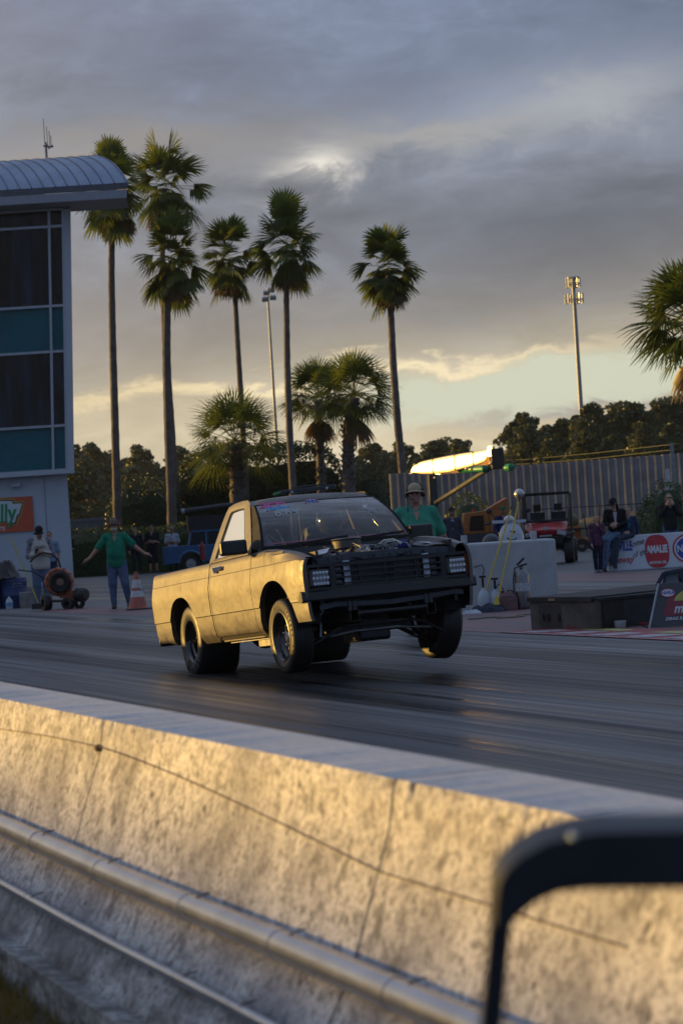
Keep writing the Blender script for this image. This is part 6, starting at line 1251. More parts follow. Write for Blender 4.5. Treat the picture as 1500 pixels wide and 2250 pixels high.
b = MB(); b.bar((-.3, 0, .2), (.42, 0, .17), .35, .05); b.bar((-.42, -.1, .12), (-.2, -.1, .14), .04, .04); b.build('chassis', dkm, bl)
b = MB(); b.tube([(-.58, .05, 1.05), (-.48, .05, 1.16), (-.30, .05, 1.24), (-.12, .05, 1.20), (.02, .05, 1.08), (.08, .05, .85)], .020, 8); b.tube([(-.85, .1, .90), (-.55, .1, .85), (-.35, .1, .72), (-.15, .1, .55)], .014, 8); b.build('push_handle', mat('matte_black', (.009, .009, .010)), bl, smooth=60)
# cone
cn = thing('traffic_cone', 'faded orange traffic cone with two white bands next to the man in the green polo', 'traffic cone', GD(304, 46.1), RZ)
b = MB(); b.lathe([(.205, .03), (.19, .05), (.14, .26)], n=24); b.lathe([(.111, .38), (.098, .44)], n=24); b.lathe([(.066, .60), (.035, .74), (.03, .76), (0, .76)], n=24); b.build('cone_body', mat('cone_orange', (.34, .085, .06), .55, var=.2, vs=9), cn, smooth=40)
b = MB(); b.lathe([(.1405, .26), (.1115, .38)], n=24); b.lathe([(.0985, .44), (.0665, .60)], n=24); b.build('white_band', mat('cone_white', (.45, .46, .48), .5, var=.15, vs=12), cn, smooth=40)
b = MB(); b.add([(.02, -.09, .56), (.12, -.10, .46), (.17, -.08, .42), (.13, -.06, .36), (.08, -.10, .40)], [(0, 1, 2, 3, 4)]); b.build('torn_band', mat('cone_white', (.45, .46, .48)), cn, solid=.003)
b = MB(); b.box((.02, 0, .018), (.50, .44, .035), rot=.1); b.build('cone_base', mat('cone_base_black', (.02, .02, .02), .7), cn, bevel=.012)
# drums, jug, block, broom at the left edge
D_ = 53.5
for px, lab in ((34, 'blue plastic drum under the black bag, right of the two drums at the left edge'), (-22, 'blue plastic drum cut by the left edge of the picture')):
    dr = thing('drum', lab, 'drum', GD(px, D_), RZ, 'blue drums at the left edge'); b = MB(); b.lathe([(.29, 0), (.30, .02), (.30, .28), (.312, .30), (.30, .32), (.30, .58), (.312, .60), (.30, .62), (.30, .68), (.28, .70), (0, .70)], n=28); b.build('drum_body', mat('drum_blue', (.015, .04, .13), .45, var=.15, vs=4), dr, smooth=35)
    if px > 0: text('ACETONE', .05, mat('print_pale', (.4, .42, .5), .6), 'lettering', dr, (.12, -.288, .56), (math.pi/2, 0, .4)); text('HANDLE WITH CARE', .028, mat('print_pale', (.4, .42, .5), .6), 'lettering', dr, (.12, -.288, .50), (math.pi/2, 0, .4))
b = MB(); rows = []
for j in range(7): rows.append([((.42-.03*j+.04*math.sin(i*2.1+j))*math.cos(a), (.36-.03*j)*math.sin(a), .70+.065*j+.03*math.sin(i*1.7+j*2)) for i, a in enumerate([k*math.tau/20 for k in range(21)])])
b.grid(rows); b.add(rows[-1][:20], [tuple(range(20))]); o = b.build('bag', mat('black_bag', (.015, .015, .017), .35, bump=.6, bs=9), smooth=60); o.location = [float(k) for k in GD(16, D_)]; tag(o, 'crumpled black bag on top of the blue drums', 'bag')
jg = thing('water_jug', 'clear plastic water jug with a blue label standing before the blue drum', 'jug', GD(22, D_-.9), RZ); b = MB(); b.lathe([(.07, 0), (.08, .02), (.08, .16), (.06, .22), (.025, .26), (.022, .29), (0, .29)], n=18); b.build('jug_body', mat('milky_plastic', (.42, .46, .52), .3, var=.05), jg, smooth=50); b = MB(); b.lathe([(.082, .06), (.082, .15)], n=18); b.build('label', mat('label_blue', (.12, .28, .45), .5), jg)
b = MB(); b.bb((-.22, -.15, 0), (.22, .15, .36)); o = b.build('concrete_block', MATS['median_concrete'] if 0 else mat('block_concrete', (.20, .20, .19), .85, var=.2, bump=.4), bevel=.015); o.location = [float(k) for k in GD(66, 53)]; o.rotation_euler = (0, 0, RZ+.15); tag(o, 'small plain concrete block between the blue drum and the blower', 'block')
br = thing('broom', 'yellow broom pole leaning left beside the concrete block', 'broom', GD(86, 51.2), RZ); b = MB(); z_ = P(34, 1180, 51.2)[2]; lx = latat(34, 51.2)-latat(86, 51.2); b.tube([(0, 0, .12), (lx, 0, z_)], .014, 8); b.build('handle', yellow, br); b = MB(); b.box((.0, 0, .07), (.30, .07, .12)); b.build('brush_head', dkm, br, bevel=.01)
# blue pickup with a lattice rack
bp = thing('pickup_truck', 'old blue pickup carrying a dark box and a long pipe, behind the lit pickup', 'pickup truck', VL(latat(360, 90), 90, 0), RZ); blue = mat('truck_blue', (.022, .10, .24), .4, var=.15, vs=2)
b = MB(); pr_ = [(0, 0, .42), (0, 0, 1.08), (.9, 0, 1.12), (.95, 0, 1.06), (3.9, 0, 1.06), (3.95, 0, .42), (3.2, 0, .42)]
ar = [(1.08-.45+.45*(1-math.cos(a)), 0, .42+.42*math.sin(a)) for a in [math.pi*k/10 for k in range(11)]]
poly = [(0, 0, .36)]+ar+[(3.9, 0, .36), (3.9, 0, 1.04), (1.05, 0, 1.08), (0, 0, 1.08)]
b.prism(poly, (0, 1.55, 0)); b.build('body', blue, bp, bevel=.02)
b = MB(); b.tube([(1.08+.47*math.cos(a), -.012, .42+.44*math.sin(a)) for a in [math.pi*k/14 for k in range(15)]], .045, 8); b.build('wheel_arch_trim', mat('arch_pale_blue', (.09, .20, .36), .35), bp, smooth=60)
b = MB()
for y in (.05, 1.35): wheel2(b, (1.08, y+.08, .36), (0, 1, 0), .36, .2)
b.build('tyre', mat('tyre_rubber', (.012, .012, .013)), bp, smooth=40); b = MB(); b.lathe([(.2, 0), (.19, -.02), (.08, -.02), (0, -.03)], (1.08, .04, .36), (0, 1, 0), 16); b.build('wheel_rim', steel, bp)
b = MB(); b.bar((1.03, .04, 1.07), (1.15, .1, 1.62), .06, .07); b.bar((1.72, .04, 1.07), (1.72, .1, 1.62), .07, .07); b.bar((1.15, .08, 1.60), (2.8, .08, 1.60), .08, .08); b.bb((1.15, .06, 1.6), (2.8, 1.45, 1.66)); b.build('cab_frame', blue, bp, bevel=.012)
b = MB(); b.add([(1.06, .06, 1.08), (1.70, .06, 1.08), (1.70, .11, 1.58), (1.17, .11, 1.58)], [(0, 1, 2, 3)]); b.add([(1.76, .06, 1.08), (2.7, .06, 1.08), (2.7, .11, 1.58), (1.76, .11, 1.58)], [(0, 1, 2, 3)]); b.build('side_window', mat('dark_window_glass', (.008, .010, .014)), bp)
b = MB(); b.bb((1.0, .05, 1.64), (2.9, 1.4, 2.20)); b.build('rack_box', mat('rack_box_brown', (.022, .018, .018), .6), bp); b = MB(); b.bb((.99, .04, 1.60), (1.06, .09, 2.22)); b.build('box_edge', mat('raw_wood', (.25, .16, .08), .7), bp)
b = MB(); b.tube([(.90, .3, 2.42), (2.9, .3, 2.56)], .09, 12); b.build('pipe', mat('pipe_brown', (.06, .05, .055), .5), bp, smooth=60); b = MB(); b.lathe([(.10, 0), (.10, .12), (0, .13)], (.94, .3, 2.42), (-1, 0, -.06), 12); b.build('pipe_cap', mat('cap_pale', (.38, .42, .5), .5), bp)
b = MB(); b.lathe([(.03, 0), (.03, .02)], (.03, -.01, .92), (0, -1, 0), 10); b.bb((2.05, -.03, .45), (2.35, .0, .62)); b.build('small_lamp', mat('pale_lamp', (.5, .6, .55), .3), bp)
b = MB(); b.lathe([(.10, 0), (.11, .03), (.11, .52), (.05, .62), (.03, .70), (0, .70)], tuple(GD(446, 87, .5)), (0, 0, 1), 14); tag(b.build('fire_extinguisher', mat('extinguisher_red', (.22, .02, .02), .4, var=.1)), 'small red extinguisher cylinder against the blue pickup', 'fire extinguisher')
# dark roof of a service cart behind the cab of the lit pickup
sc_ = thing('service_cart', 'dark flat-roofed utility cart mostly hidden behind the cab of the lit pickup', 'utility cart', VL(latat(690, 60), 60, 0), RZ)
zt = P(690, 1074, 60)[2]; b = MB(); b.box((0, .5, zt), (1.45, 1.3, .09), rot=Euler((0, -.05, 0))); b.box((.02, .3, zt+.085), (.9, .8, .03), rot=Euler((0, -.05, 0))); b.build('roof', mat('cart_roof', (.03, .035, .045), .4), sc_, bevel=.03)
b = MB(); [b.bar((x, y, .6), (x, y, zt), .05, .05) for x in (-.55, .55) for y in (0, 1.)]; b.bb((-.6, -.1, .3), (.6, 1.4, .9)); b.build('body', dkm, sc_, bevel=.02)
b = MB(); b.box((-.78, .1, zt-.06), (.26, .2, .07), rot=Euler((0, -.2, 0))); b.build('green_tip', mat('loader_green', (.02, .22, .10)), sc_, bevel=.02); b = MB(); [b.ell((x, -.2, zt-.03+x*.05), (.035, .02, .03), 10, 8) for x in (-.42, .48)]; b.build('lamp', mat('pale_lamp', (.5, .6, .55)), sc_)
for dx in (-.55, .55):
    for dy in (-.1, 1.3): b = MB(); wheel2(b, (dx, dy, .28), (0, 1, 0), .28, .2); b.build('wheel', mat('tyre_rubber', (.012, .012, .013)), sc_, smooth=40)
# big concrete block with tools leaning on it
g0 = GD(1185, 35.2); kb = thing('concrete_barrier', 'tall pale concrete block behind the front of the lit pickup, brooms leaning on it', 'barrier', VL(latat(1186, 35.0), 35.0, 0), RZ)
conc = mat('pale_concrete', (.40, .42, .43), .8, var=.12, vs=2.5, bump=.3, bs=30); b = MB()
pl = [(-2.2, 0), (.0, 0), (.30, .12), (.30, 1.2), (-2.2, 1.2)]
b.prism([(x, y, -.02) for x, y in pl], (0, 0, 1.03)); b.build('block', conc, kb, bevel=.03); b = MB()
for x in (-1.05, .0): b.bb((x-.06, .18, 1.0), (x+.03, .30, 1.14))
b.build('lifting_stub', conc, kb, bevel=.01); b = MB()
for x, z in ((-.98, .86), (-.82, .86), (-.50, .86), (-.17, .87), (-.48, .55), (-.12, .60)): b.lathe([(.010, 0), (.010, .003)], (x, -.001, z), (0, -1, 0), 8)
b.build('drill_hole', gap, kb)
def broom(px_t, py_t, px_b, lab, D):
    z = P(px_t, py_t, D)[2]; root = thing('broom', lab, 'broom', GD(px_b, D), RZ, 'brooms leaning on the concrete block'); lx = latat(px_t, D)-latat(px_b, D)
    b = MB(); b.tube([(0, -.25, .10), (lx*.96, .25, z*.96)], .0125, 8); b.build('handle', yellow, root); b = MB(); b.tube([(lx*.96, .25, z*.96), (lx, .27, z)], .012, 8); b.build('handle_tip', dkm, root)
    b = MB(); b.prism([(-.05, -.27, .10), (.05, -.27, .10), (.018, -.23, .22), (-.012, -.23, .22)], (0, .04, 0)); b.build('head_bracket', yellow, root)
    b = MB(); rg = random.Random(px_b)
    for i in range(60): a = rg.uniform(0, 6.28); r = rg.uniform(.05, .17); b.tube([(rg.uniform(-.06, .06), -.25, .11), (math.cos(a)*r*.7, -.25+math.sin(a)*r*.5, .08), (math.cos(a)*r, -.25+math.sin(a)*r*.7, .0)], .010, 4)
    b.build('mop_strands', mat('mop_dark', (.02, .025, .045), .9), root); return root
broom(1141, 1110, 1056, 'yellow-handled mop leaning on the concrete block, the shorter left one', 34.6); broom(1159, 1091, 1089, 'yellow-handled mop leaning on the concrete block, the longer right one', 34.3)
fx = thing('fire_extinguisher', 'large polished steel fire extinguisher standing before the concrete block', 'fire extinguisher', GD(1150, 34.3), RZ)
b = MB(); b.lathe([(.095, 0), (.105, .02), (.108, .06), (.108, .50), (.095, .56), (.05, .60), (.03, .61), (.03, .64), (0, .64)], n=26); b.build('cylinder', mat('polished_steel', (.20, .20, .215), .25, 1., var=0), fx, smooth=50)
b = MB(); b.lathe([(.1095, .28), (.1095, .40)], n=26, a0=2.6, a1=5.4); b.build('label', mat('label_pale', (.38, .42, .45), .6, var=.3, vs=40), fx)
b = MB(); b.bar((-.06, 0, .66), (.05, -.02, .76), .02, .03); b.bar((-.04, 0, .64), (.09, -.02, .67), .02, .025); b.tube([(.02, -.02, .66), (-.10, -.05, .62), (-.128, -.04, .45), (-.128, -.03, .20)], .010, 8); b.build('valve_and_hose', matte, fx)
for px, s in ((1064, 1.), (1090, .92)):
    sp = thing('sprayer', 'white pump sprayer by the concrete block, '+('left one with the tall nozzle' if s == 1 else 'right one with the looping hose'), 'sprayer', GD(px, 34.35), RZ, 'pump sprayers'); b = MB(); b.lathe([(.085*s, 0), (.095*s, .02), (.095*s, .20*s), (.07*s, .29*s), (.03, .33*s), (.03, .36*s), (0, .36*s)], n=20); b.build('tank', mat('milky_plastic', (.42, .46, .52)), sp, smooth=50)
    b = MB(); b.tube([(0, 0, .34*s), (0, 0, .50*s)], .018, 8); b.bar((-.05, 0, .52*s), (.05, 0, .52*s), .025, .03)
    b.tube([(0, -.03, .36*s), (.06, -.05, .44*s), (.12, -.05, .34*s), (.13, -.05, .2*s), (.09, -.05, .06*s)] if s < 1 else [(0, 0, .5), (.03, -.02, .62), (.0, -.03, .70), (-.06, -.03, .68), (-.12, -.03, .665)], .008, 6); b.build('pump', matte, sp)
jg = thing('fuel_jug', 'dull red fuel jug between the mops and the steel extinguisher', 'jug', GD(1118, 34.3), RZ); b = MB(); b.bb((-.13, -.09, 0), (.13, .09, .20)); b.prism([(-.13, -.09, .20), (.13, -.09, .20), (.07, -.03, .27), (-.08, -.03, .27)], (0, .15, 0)); b.build('jug_body', mat('jug_red', (.16, .075, .08), .5, var=.15), jg, bevel=.02); b = MB(); b.lathe([(.03, 0), (.03, .05), (0, .05)], (-.07, 0, .25), (-.3, 0, 1), 12); b.tube([(-.02, 0, .25), (.0, 0, .30), (.06, 0, .29), (.09, 0, .24)], .012, 6); b.build('cap_and_grip', mat('cap_dark_red', (.10, .02, .02), .5), jg)
def rag(px, D, m, sx_, sy_, h_, label, seed):
    rg = random.Random(seed); b = MB(); rows = []
    for j in range(9):
        rr_ = []
        for i in range(13):
            u = i/6-1; v = j/4-1; e = max(0, 1-u*u)*max(0, 1-v*v); rr_.append((u*sx_*(1+.1*rg.random()), v*sy_, max(.004, h_*e**.5*(.5+.7*rg.random()))))
        rows.append(rr_)
    b.grid(rows); o = b.build('rag', m, smooth=80); o.location = [float(k) for k in GD(px, D)]; o.rotation_euler = (0, 0, RZ); tag(o, label, 'rag')
rag(1070, 34.0, mat('mop_dark', (.02, .025, .045)), .26, .15, .13, 'crumpled dark blue rag at the foot of the left mop', 1); rag(1034, 33.9, mat('pale_rag', (.35, .38, .43), .8, var=.2), .16, .12, .07, 'crumpled pale rag beside the wheel of the lit pickup', 2)
b = MB(); pts = []
for i in range(46): u = i/45; q = GD(1028+138*u, 31.8+.2*math.sin(u*9)); pts.append((q[0]+.10*math.sin(u*19)*R_H[0]-.22*math.sin(u*11)*F_H[0], q[1]+.10*math.sin(u*19)*R_H[1]-.22*math.sin(u*11)*F_H[1], .018))
b.tube(pts, .011, 6); tag(b.build('extension_cord', mat('cord_tan', (.16, .13, .08), .7)), 'tan extension cord snaking on the red-tinted pavement to the dark platform', 'cord')
# dark start platform
pf = thing('platform', 'low dark wooden platform box with hand holes, pavement in front of it painted red', 'platform', VL(0, 0, 0), RZ)
def lp(px, D): return np.array([latat(px, D), D])
CL, C0 = lp(1167, 28.0), lp(1318, 26.85); CR = C0+(1.75, 1.5); CB = CL+(1.75, 2.1)
def q3(p, z): return (float(p[0]), float(p[1]), z)
u_ = (C0-CL)/np.linalg.norm(C0-CL); n_ = np.array([u_[1], -u_[0]]); zt_ = .335
b = MB(); b.prism([q3(CL, 0), q3(C0, 0), q3(C0, zt_), q3(CL, zt_)], (-n_[0]*.03, -n_[1]*.03, 0)); b.build('front_board', mat('worn_plywood', (.065, .062, .058), .75, var=.3, vs=3), pf)
b = MB(); b.prism([q3(CL+u_*a+n_*.003, z) for a, z in ((.18, .03), (.62, .03), (.62, .30), (.18, .30))], (-n_[0]*.004, -n_[1]*.004, 0)); b.build('dark_patch', mat('patch_dark', (.028, .028, .03), .7), pf)
for a, k_ in ((.27, 1), (.37, 1.5), (.58, 1)):
    b = MB(); c_ = CL+u_*a+n_*.006; b.ell(q3(c_, .15), (.028*k_, .006, .05), 14, 8, rot=Matrix.Rotation(math.atan2(u_[1], u_[0]), 3, 'Z')); b.build('hand_hole', gap, pf)
w2 = (CR-C0)/np.linalg.norm(CR-C0); n2_ = np.array([w2[1], -w2[0]])
b = MB(); b.prism([q3(C0+w2*.03, 0), q3(CR, 0), q3(CR, zt_), q3(C0+w2*.03, zt_)], (-n2_[0]*.03, -n2_[1]*.03, 0)); b.build('side_board', mat('side_dark', (.018, .022, .03), .7, var=.2, vs=3), pf)
b = MB(); b.prism([q3(CL+u_*.03-n_*.04, .0), q3(C0-n_*.06, .0), q3(CR-n2_*.05, .0), q3(CB, .0)], (0, 0, zt_)); b.build('inner_frame', matte, pf)
b = MB(); m_ = C0-u_*.10; b.prism([q3(CL+n_*.03-u_*.02, zt_+.003), q3(m_+n_*.03, zt_+.003), q3(m_+(1.6, 1.75), zt_+.003), q3(CB-(.02, 0), zt_+.003)], (0, 0, .055)); b.build('deck_left', mat('deck_board', (.028, .028, .03), .85, var=.3, vs=4), pf)
b = MB(); b.prism([q3(m_+u_*.01, zt_+.003), q3(C0+u_*.02, zt_+.003), q3(CR+w2*.02, zt_+.003), q3(m_+(1.61, 1.76), zt_+.003)], (0, 0, .035)); b.build('deck_right', mat('deck_dark', (.014, .016, .021), .85, var=.2, vs=4), pf)
b = MB(); b.prism([q3(CL+u_*a+n_*.034, z) for a, z in ((.42, zt_+.015), (.55, zt_+.015), (.55, zt_+.045), (.42, zt_+.045))], (n_[0]*.002, n_[1]*.002, 0)); b.build('worn_mark', mat('raw_wood', (.25, .16, .08)), pf)
# tilted sign board
D_ = 26.6; sb = thing('sign_board', 'slanted grey track-side board with yellow arch emblem and white lettering on maroon', 'sign', VL(latat(1425, D_), D_, 0), RZ)
zt = .50; w_ = 1.15; sk = latat(1456, D_)-latat(1425, D_); b = MB(); b.prism([(0, 0, 0), (w_, 0, 0), (w_+sk, .18, zt), (sk, .18, zt)], (0, .03, 0)); b.build('board', mat('board_grey', (.055, .062, .072), .6, var=.1), sb); b = MB(); b.bar((.0, -.012, .0), (sk, .168, zt), .02, .02); b.build('board_edge', mat('edge_pale', (.28, .33, .36), .5), sb)
def bpnt(u, v, o=.0): return Vector((u+sk*v/zt, .18*v/zt-o, v))
maroon = mat('sign_maroon', (.22, .03, .05), .5, var=.1); yl_ = mat('sign_pale_yellow', (.42, .40, .09), .5, var=.1); wh_ = mat('sign_white', (.55, .58, .6))
def patch(pts, m, o, nm='panel'): b = MB(); b.add([bpnt(u, v, o) for u, v in pts], [tuple(range(len(pts)))]); b.build(nm, m, sb)
patch([(.13, .13), (1.0, .13), (1.0, .29), (.13, .29)], maroon, .004); patch([(.13, .29), (.30, .29), (.20, .38)], maroon, .004)
patch([(.22, .295)]+[(.48+.26*math.cos(a), .295+.15*math.sin(a)) for a in [math.pi-k*math.pi/14 for k in range(15)]], yl_, .005, 'arch'); patch([(.33, .295)]+[(.48+.125*math.cos(a)*.9, .335+.085*math.sin(a)) for a in [math.pi-k*math.pi/10 for k in range(11)]]+[(.60, .295)], wh_, .0065, 'arch_inner')
patch([(.40, .305), (.54, .305), (.49, .395), (.47, .395)], maroon, .008, 'emblem'); patch([(.74, .295), (1.1, .295), (1.1, .44), (.86, .40)], yl_, .005, 'arch')
tr_ = Euler((math.pi/2-math.atan(.18/zt), 0, 0)); text('mission', .155, wh_, 'lettering', sb, bpnt(.44, .205, .009), tr_, shear=.35, xs=.88, bold=.004); text('DRAG RACING SERIES', .052, wh_, 'lettering', sb, bpnt(.42, .095, .006), tr_, shear=.35, bold=.0015)
b = MB(); b.lathe([(0, 0), (.085, .001)], (0, 0, 0), (0, 0, 1), 24); b.v = [(x, y*.62, z) for x, y, z in b.v]; e_ = b.build('oval_emblem', mat('emblem_white', (.6, .62, .68)), sb); e_.location = bpnt(.13, .39, .007); e_.rotation_euler = tr_; text('NHRA', .055, mat('emblem_blue', (.05, .08, .35)), 'lettering', e_, (0, 0, .003), (0, 0, 0), depth=.001, bold=.001); b = MB(); b.tube([(.08*math.cos(a), .049*math.sin(a), .002) for a in [k*math.tau/24 for k in range(24)]], .005, 4, closed=True); b.build('emblem_rim', mat('emblem_red', (.45, .04, .08)), e_)
b = MB(); b.bb((-.02, .02, 0), (w_, .5, .02)); [b.bar((x, .45, 0), (x+sk, .19, zt-.05), .03, .03) for x in (.1, w_-.1)]; b.build('back_prop', matte, sb)
rb = MB(); rb.tube([tuple(GD(1245+k*22, 27.3)+np.array([0, 0, .02+.01*math.sin(k*2)])) for k in range(13)], .022, 6); tag(rb.build('red_strap', mat('strap_red', (.28, .02, .03), .7)), 'bunched red strap lying along the foot of the dark platform', 'strap')
cp = MB(); cp.lathe([(0, 0), (.05, .0), (.065, .03), (.07, .09), (.068, .1)], tuple(GD(1362, 26.9)), (0, 0, 1), 16); tag(cp.build('plastic_cup', mat('cloudy_plastic', (.30, .33, .36), .3), smooth=50), 'cloudy plastic cup lying on the red strap in front of the platform', 'cup')
# angular dark housing above the sign board
hs = thing('lamp_housing', 'open dark blue angular housing with a pale pane above the slanted sign board', 'lamp housing', VL(latat(1446, 28.6), 28.6, 0), RZ)
z0 = P(1446, 1287, 28.6)[2]; z1 = P(1470, 1258, 28.6)[2]; b = MB(); s_ = 28.6/FPX
b.bar((0, 0, z0), (18*s_, 0, z1), .035, .05); b.bar((18*s_, 0, z1), (95*s_, 0, z1+.05), .05, .04); b.bar((0, 0, z0), (14*s_, 0, z0-.02), .05, .03); b.bar((14*s_, 0, z0-.01), (22*s_, .0, z1), .02, .03); b.bb((50*s_, .05, 0), (62*s_, .12, z1)); b.prism([(48*s_, -.02, z1), (58*s_, -.02, z0+.02), (120*s_, -.02, z0+.02), (120*s_, -.02, z1+.08)], (0, .2, 0)); b.build('frame', mat('housing_blue', (.02, .035, .07), .45), hs)
b = MB(); b.add([(17*s_, .01, z0+.01), (50*s_, .01, z0+.03), (47*s_, .03, z1), (24*s_, .03, z1-.01)], [(0, 1, 2, 3)]); b.build('pane', mat('pane_grey', (.12, .15, .16), .5), hs, solid=.004)
# ------------------------------------------------------------------ painted wall with lettering
aw = thing('painted_wall', 'white low wall painted with red and blue track lettering, people sitting on its end', 'wall', VL(latat(1338, AW), AW, 0), RZ)
b = MB(); b.prism([(0, 0, 0), (7, 0, 0), (7, .06, .81), (.02, .06, .81)], (0, .0, 0)) if 0 else b.prism([(-.02, 0, 0), (-.02, .60, 0), (-.02, .40, .80), (-.02, .16, .80)], (7, 0, 0)); b.build('wall_body', mat('painted_white_wall', (.50, .53, .58), .6, var=.06, vs=2), aw, bevel=.02)
fr = lambda v: .16*v/.80-.006; ang = Euler((math.pi/2-math.atan(.16/.80), 0, 0)); S_ = AW/FPX
bluep = mat('wall_blue_paint', (.02, .05, .30), .5, var=.05); redp = mat('wall_red_paint', (.42, .02, .03), .5, var=.08); blkp = mat('wall_black_paint', (.02, .02, .02), .5, var=0); whp = mat('wall_white_paint', (.58, .60, .64), .5, var=0)
text('GAINESVILLE', .30, bluep, 'lettering', aw, (.19, fr(.55), .55), ang, xs=.44, bold=.012); text('Raceway', .22, redp, 'lettering', aw, (.25, fr(.25), .25), ang, xs=.8, shear=.4, bold=.004)
rc = ang.copy(); text('Home', .20, blkp, 'lettering', aw, (.62, fr(.60), .60), Euler((ang.x, -.25, 0)), shear=.45, xs=.85); text('of the', .19, blkp, 'lettering', aw, (.72, fr(.37), .37), Euler((ang.x, -.25, 0)), shear=.45, xs=.85)
cx_ = (1446-1338)*S_; b = MB(); n = 40; pts = []
for k in range(n): a = k*math.tau/n; r = (abs(math.cos(a))**2.8+abs(math.sin(a))**2.8)**(-1/2.8); u = .275*r*math.cos(a); v = .40+.375*r*math.sin(a); pts.append((cx_+u, fr(v)-.002, v))
b.add(pts, [tuple(range(n))]); b.build('red_badge', redp, aw); text('AMALIE', .235, whp, 'lettering', aw, (cx_, fr(.44)-.006, .44), ang, xs=.60, bold=.012); text('MOTOR OIL', .085, whp, 'lettering', aw, (cx_, fr(.14)-.006, .14), ang, xs=.85, bold=.003)
c2 = cx_+.70
for r, m_, o in ((.33, redp, .002), (.29, whp, .004), (.255, bluep, .006)):
    b = MB(); b.add([(c2+r*1.05*math.cos(k*math.tau/40), fr(.42+r*math.sin(k*math.tau/40))-o, .42+r*math.sin(k*math.tau/40)) for k in range(40)], [tuple(range(40))]); b.build('round_emblem', m_, aw)
text('NHRA', .22, whp, 'lettering', aw, (c2, fr(.42)-.010, .42), ang, xs=.8, bold=.006)
# ------------------------------------------------------------------ UTV
UD = 66.; uv = thing('utility_vehicle', 'red off-road utility vehicle with a black tube cage, right of the orange machine', 'utility vehicle', VL(latat(1205, UD), UD, 0), RZ-.15)
red = mat('utv_red', (.36, .012, .018), .35, var=.1, coat=.3)
b = MB(); rows = []
for v, (z, y, w) in enumerate(((.82, -.62, .50), (.98, -.60, .56), (1.12, -.35, .60), (1.22, .15, .62))): rows.append([(w*u, y+.12*u*u, z-.05*u*u) for u in [k/5-1 for k in range(11)]])
b.grid(rows); b.build('hood', red, uv, smooth=50, solid=.02)
b = MB(); b.bb((-.58, -.45, .42), (.58, 1.6, .85)); b.box((0, -.60, .66), (.95, .2, .26)); b.bb((-.66, .3, .40), (.66, 1.3, .55)); b.build('body', matte, uv, bevel=.04)
b = MB(); [b.box((s*.45, -.66, .86), (.26, .06, .12), rot=Euler((0, s*.25, 0))) for s in (-1, 1)]; b.build('headlight', mat('headlight_lens', (.35, .40, .45), .15, var=0), uv, bevel=.02)
b = MB(); b.box((0, -.66, .80), (.34, .02, .05)); b.box((0, -.60, 1.02), (.09, .02, .09)); b.build('badge', mat('badge_pale', (.4, .45, .47), .5), uv)
b = MB(); r = .032
for s in (-1, 1): b.tube([(s*.62, -.05, 1.15), (s*.66, .05, 1.55), (s*.66, .35, 1.98), (s*.66, 1.25, 2.0), (s*.64, 1.35, .8)], r, 8); b.tube([(s*.66, .8, .5), (s*.66, .8, 1.98)], r, 8)
b.tube([(-.66, .35, 1.98), (.66, .35, 1.98)], r, 8); b.tube([(-.66, 1.25, 2.0), (.66, 1.25, 2.0)], r, 8); b.bb((-.68, .3, 1.99), (.68, 1.3, 2.03)); b.tube([(-.6, .0, 1.22), (.6, .0, 1.22)], r, 8); b.build('cage', black, uv)
b = MB(); [b.box((x, .95, 1.15), (.42, .14, .62), rot=Euler((-.15, 0, 0))) for x in (-.3, .3)]; [b.box((x, .92, 1.6), (.22, .1, .2)) for x in (-.3, .3)]; b.tube([(-.3+.16*math.cos(a), .35, 1.25+.16*math.sin(a)) for a in [k*math.tau/16 for k in range(16)]], .015, 6, closed=True); b.build('seats_and_wheel', seatm, uv, bevel=.03)
for s in (-1, 1):
    for y in (-.35, 1.35):
        b = MB(); wheel2(b, (s*.62, y, .36), (1, 0, 0), .36, .26); b.build('wheel', rubber, uv, smooth=40)
b = MB(); [b.prism([(s*.46, -.75, .70), (s*.80, -.68, .82), (s*.80, .0, .86), (s*.50, .05, .82)], (0, 0, .05)) for s in (-1, 1)]; b.build('mudguard', matte, uv)
b = MB(); b.ell((-.72, .1, 2.03), (.15, .17, .15), 16, 10); o = b.build('helmet_on_cage', mat('silver_helmet', (.42, .44, .46), .25, .5, var=.1), smooth=70); q = np.array(VL(latat(1205, UD), UD, 0)); o.matrix_world = Matrix.Translation(Vector([float(k) for k in q])) @ Matrix.Rotation(RZ-.15, 4, 'Z'); o.name = 'helmet'; tag(o, 'silver helmet perched at the left top corner of the vehicle cage', 'helmet')
# orange machine
om = thing('compressor', 'orange engine-driven machine with a black louvre behind the mirror of the lit pickup', 'machine', VL(latat(1065, 65), 65, 0), RZ); orm = mat('machine_orange', (.36, .12, .02), .5, var=.12)
b = MB(); b.prism([(-.62, 0, .98), (.75, 0, .98), (.75, 0, 1.62), (.15, 0, 1.62), (-.48, 0, 1.58)], (0, 1.2, 0)); b.prism([(.10, .1, 1.62), (.75, .1, 1.62), (.75, .1, 1.95), (.55, .1, 1.86)], (0, .9, 0)); b.build('hood', orm, om, bevel=.03)
b = MB(); b.prism([(-.38, -.012, 1.06), (.05, -.012, 1.06), (.05, -.012, 1.48), (-.30, -.012, 1.48)], (0, .01, 0)); b.build('vent', gap, om); b = MB(); [b.bar((-.36, -.02, 1.09+k*.055), (.04, -.02, 1.09+k*.055), .02, .018) for k in range(7)]; b.build('vent_slat', mat('slat_brown', (.08, .035, .015), .5), om)
b = MB(); b.bb((.19, -.008, .98), (.205, .0, 1.62)); b.build('seam', gap, om)
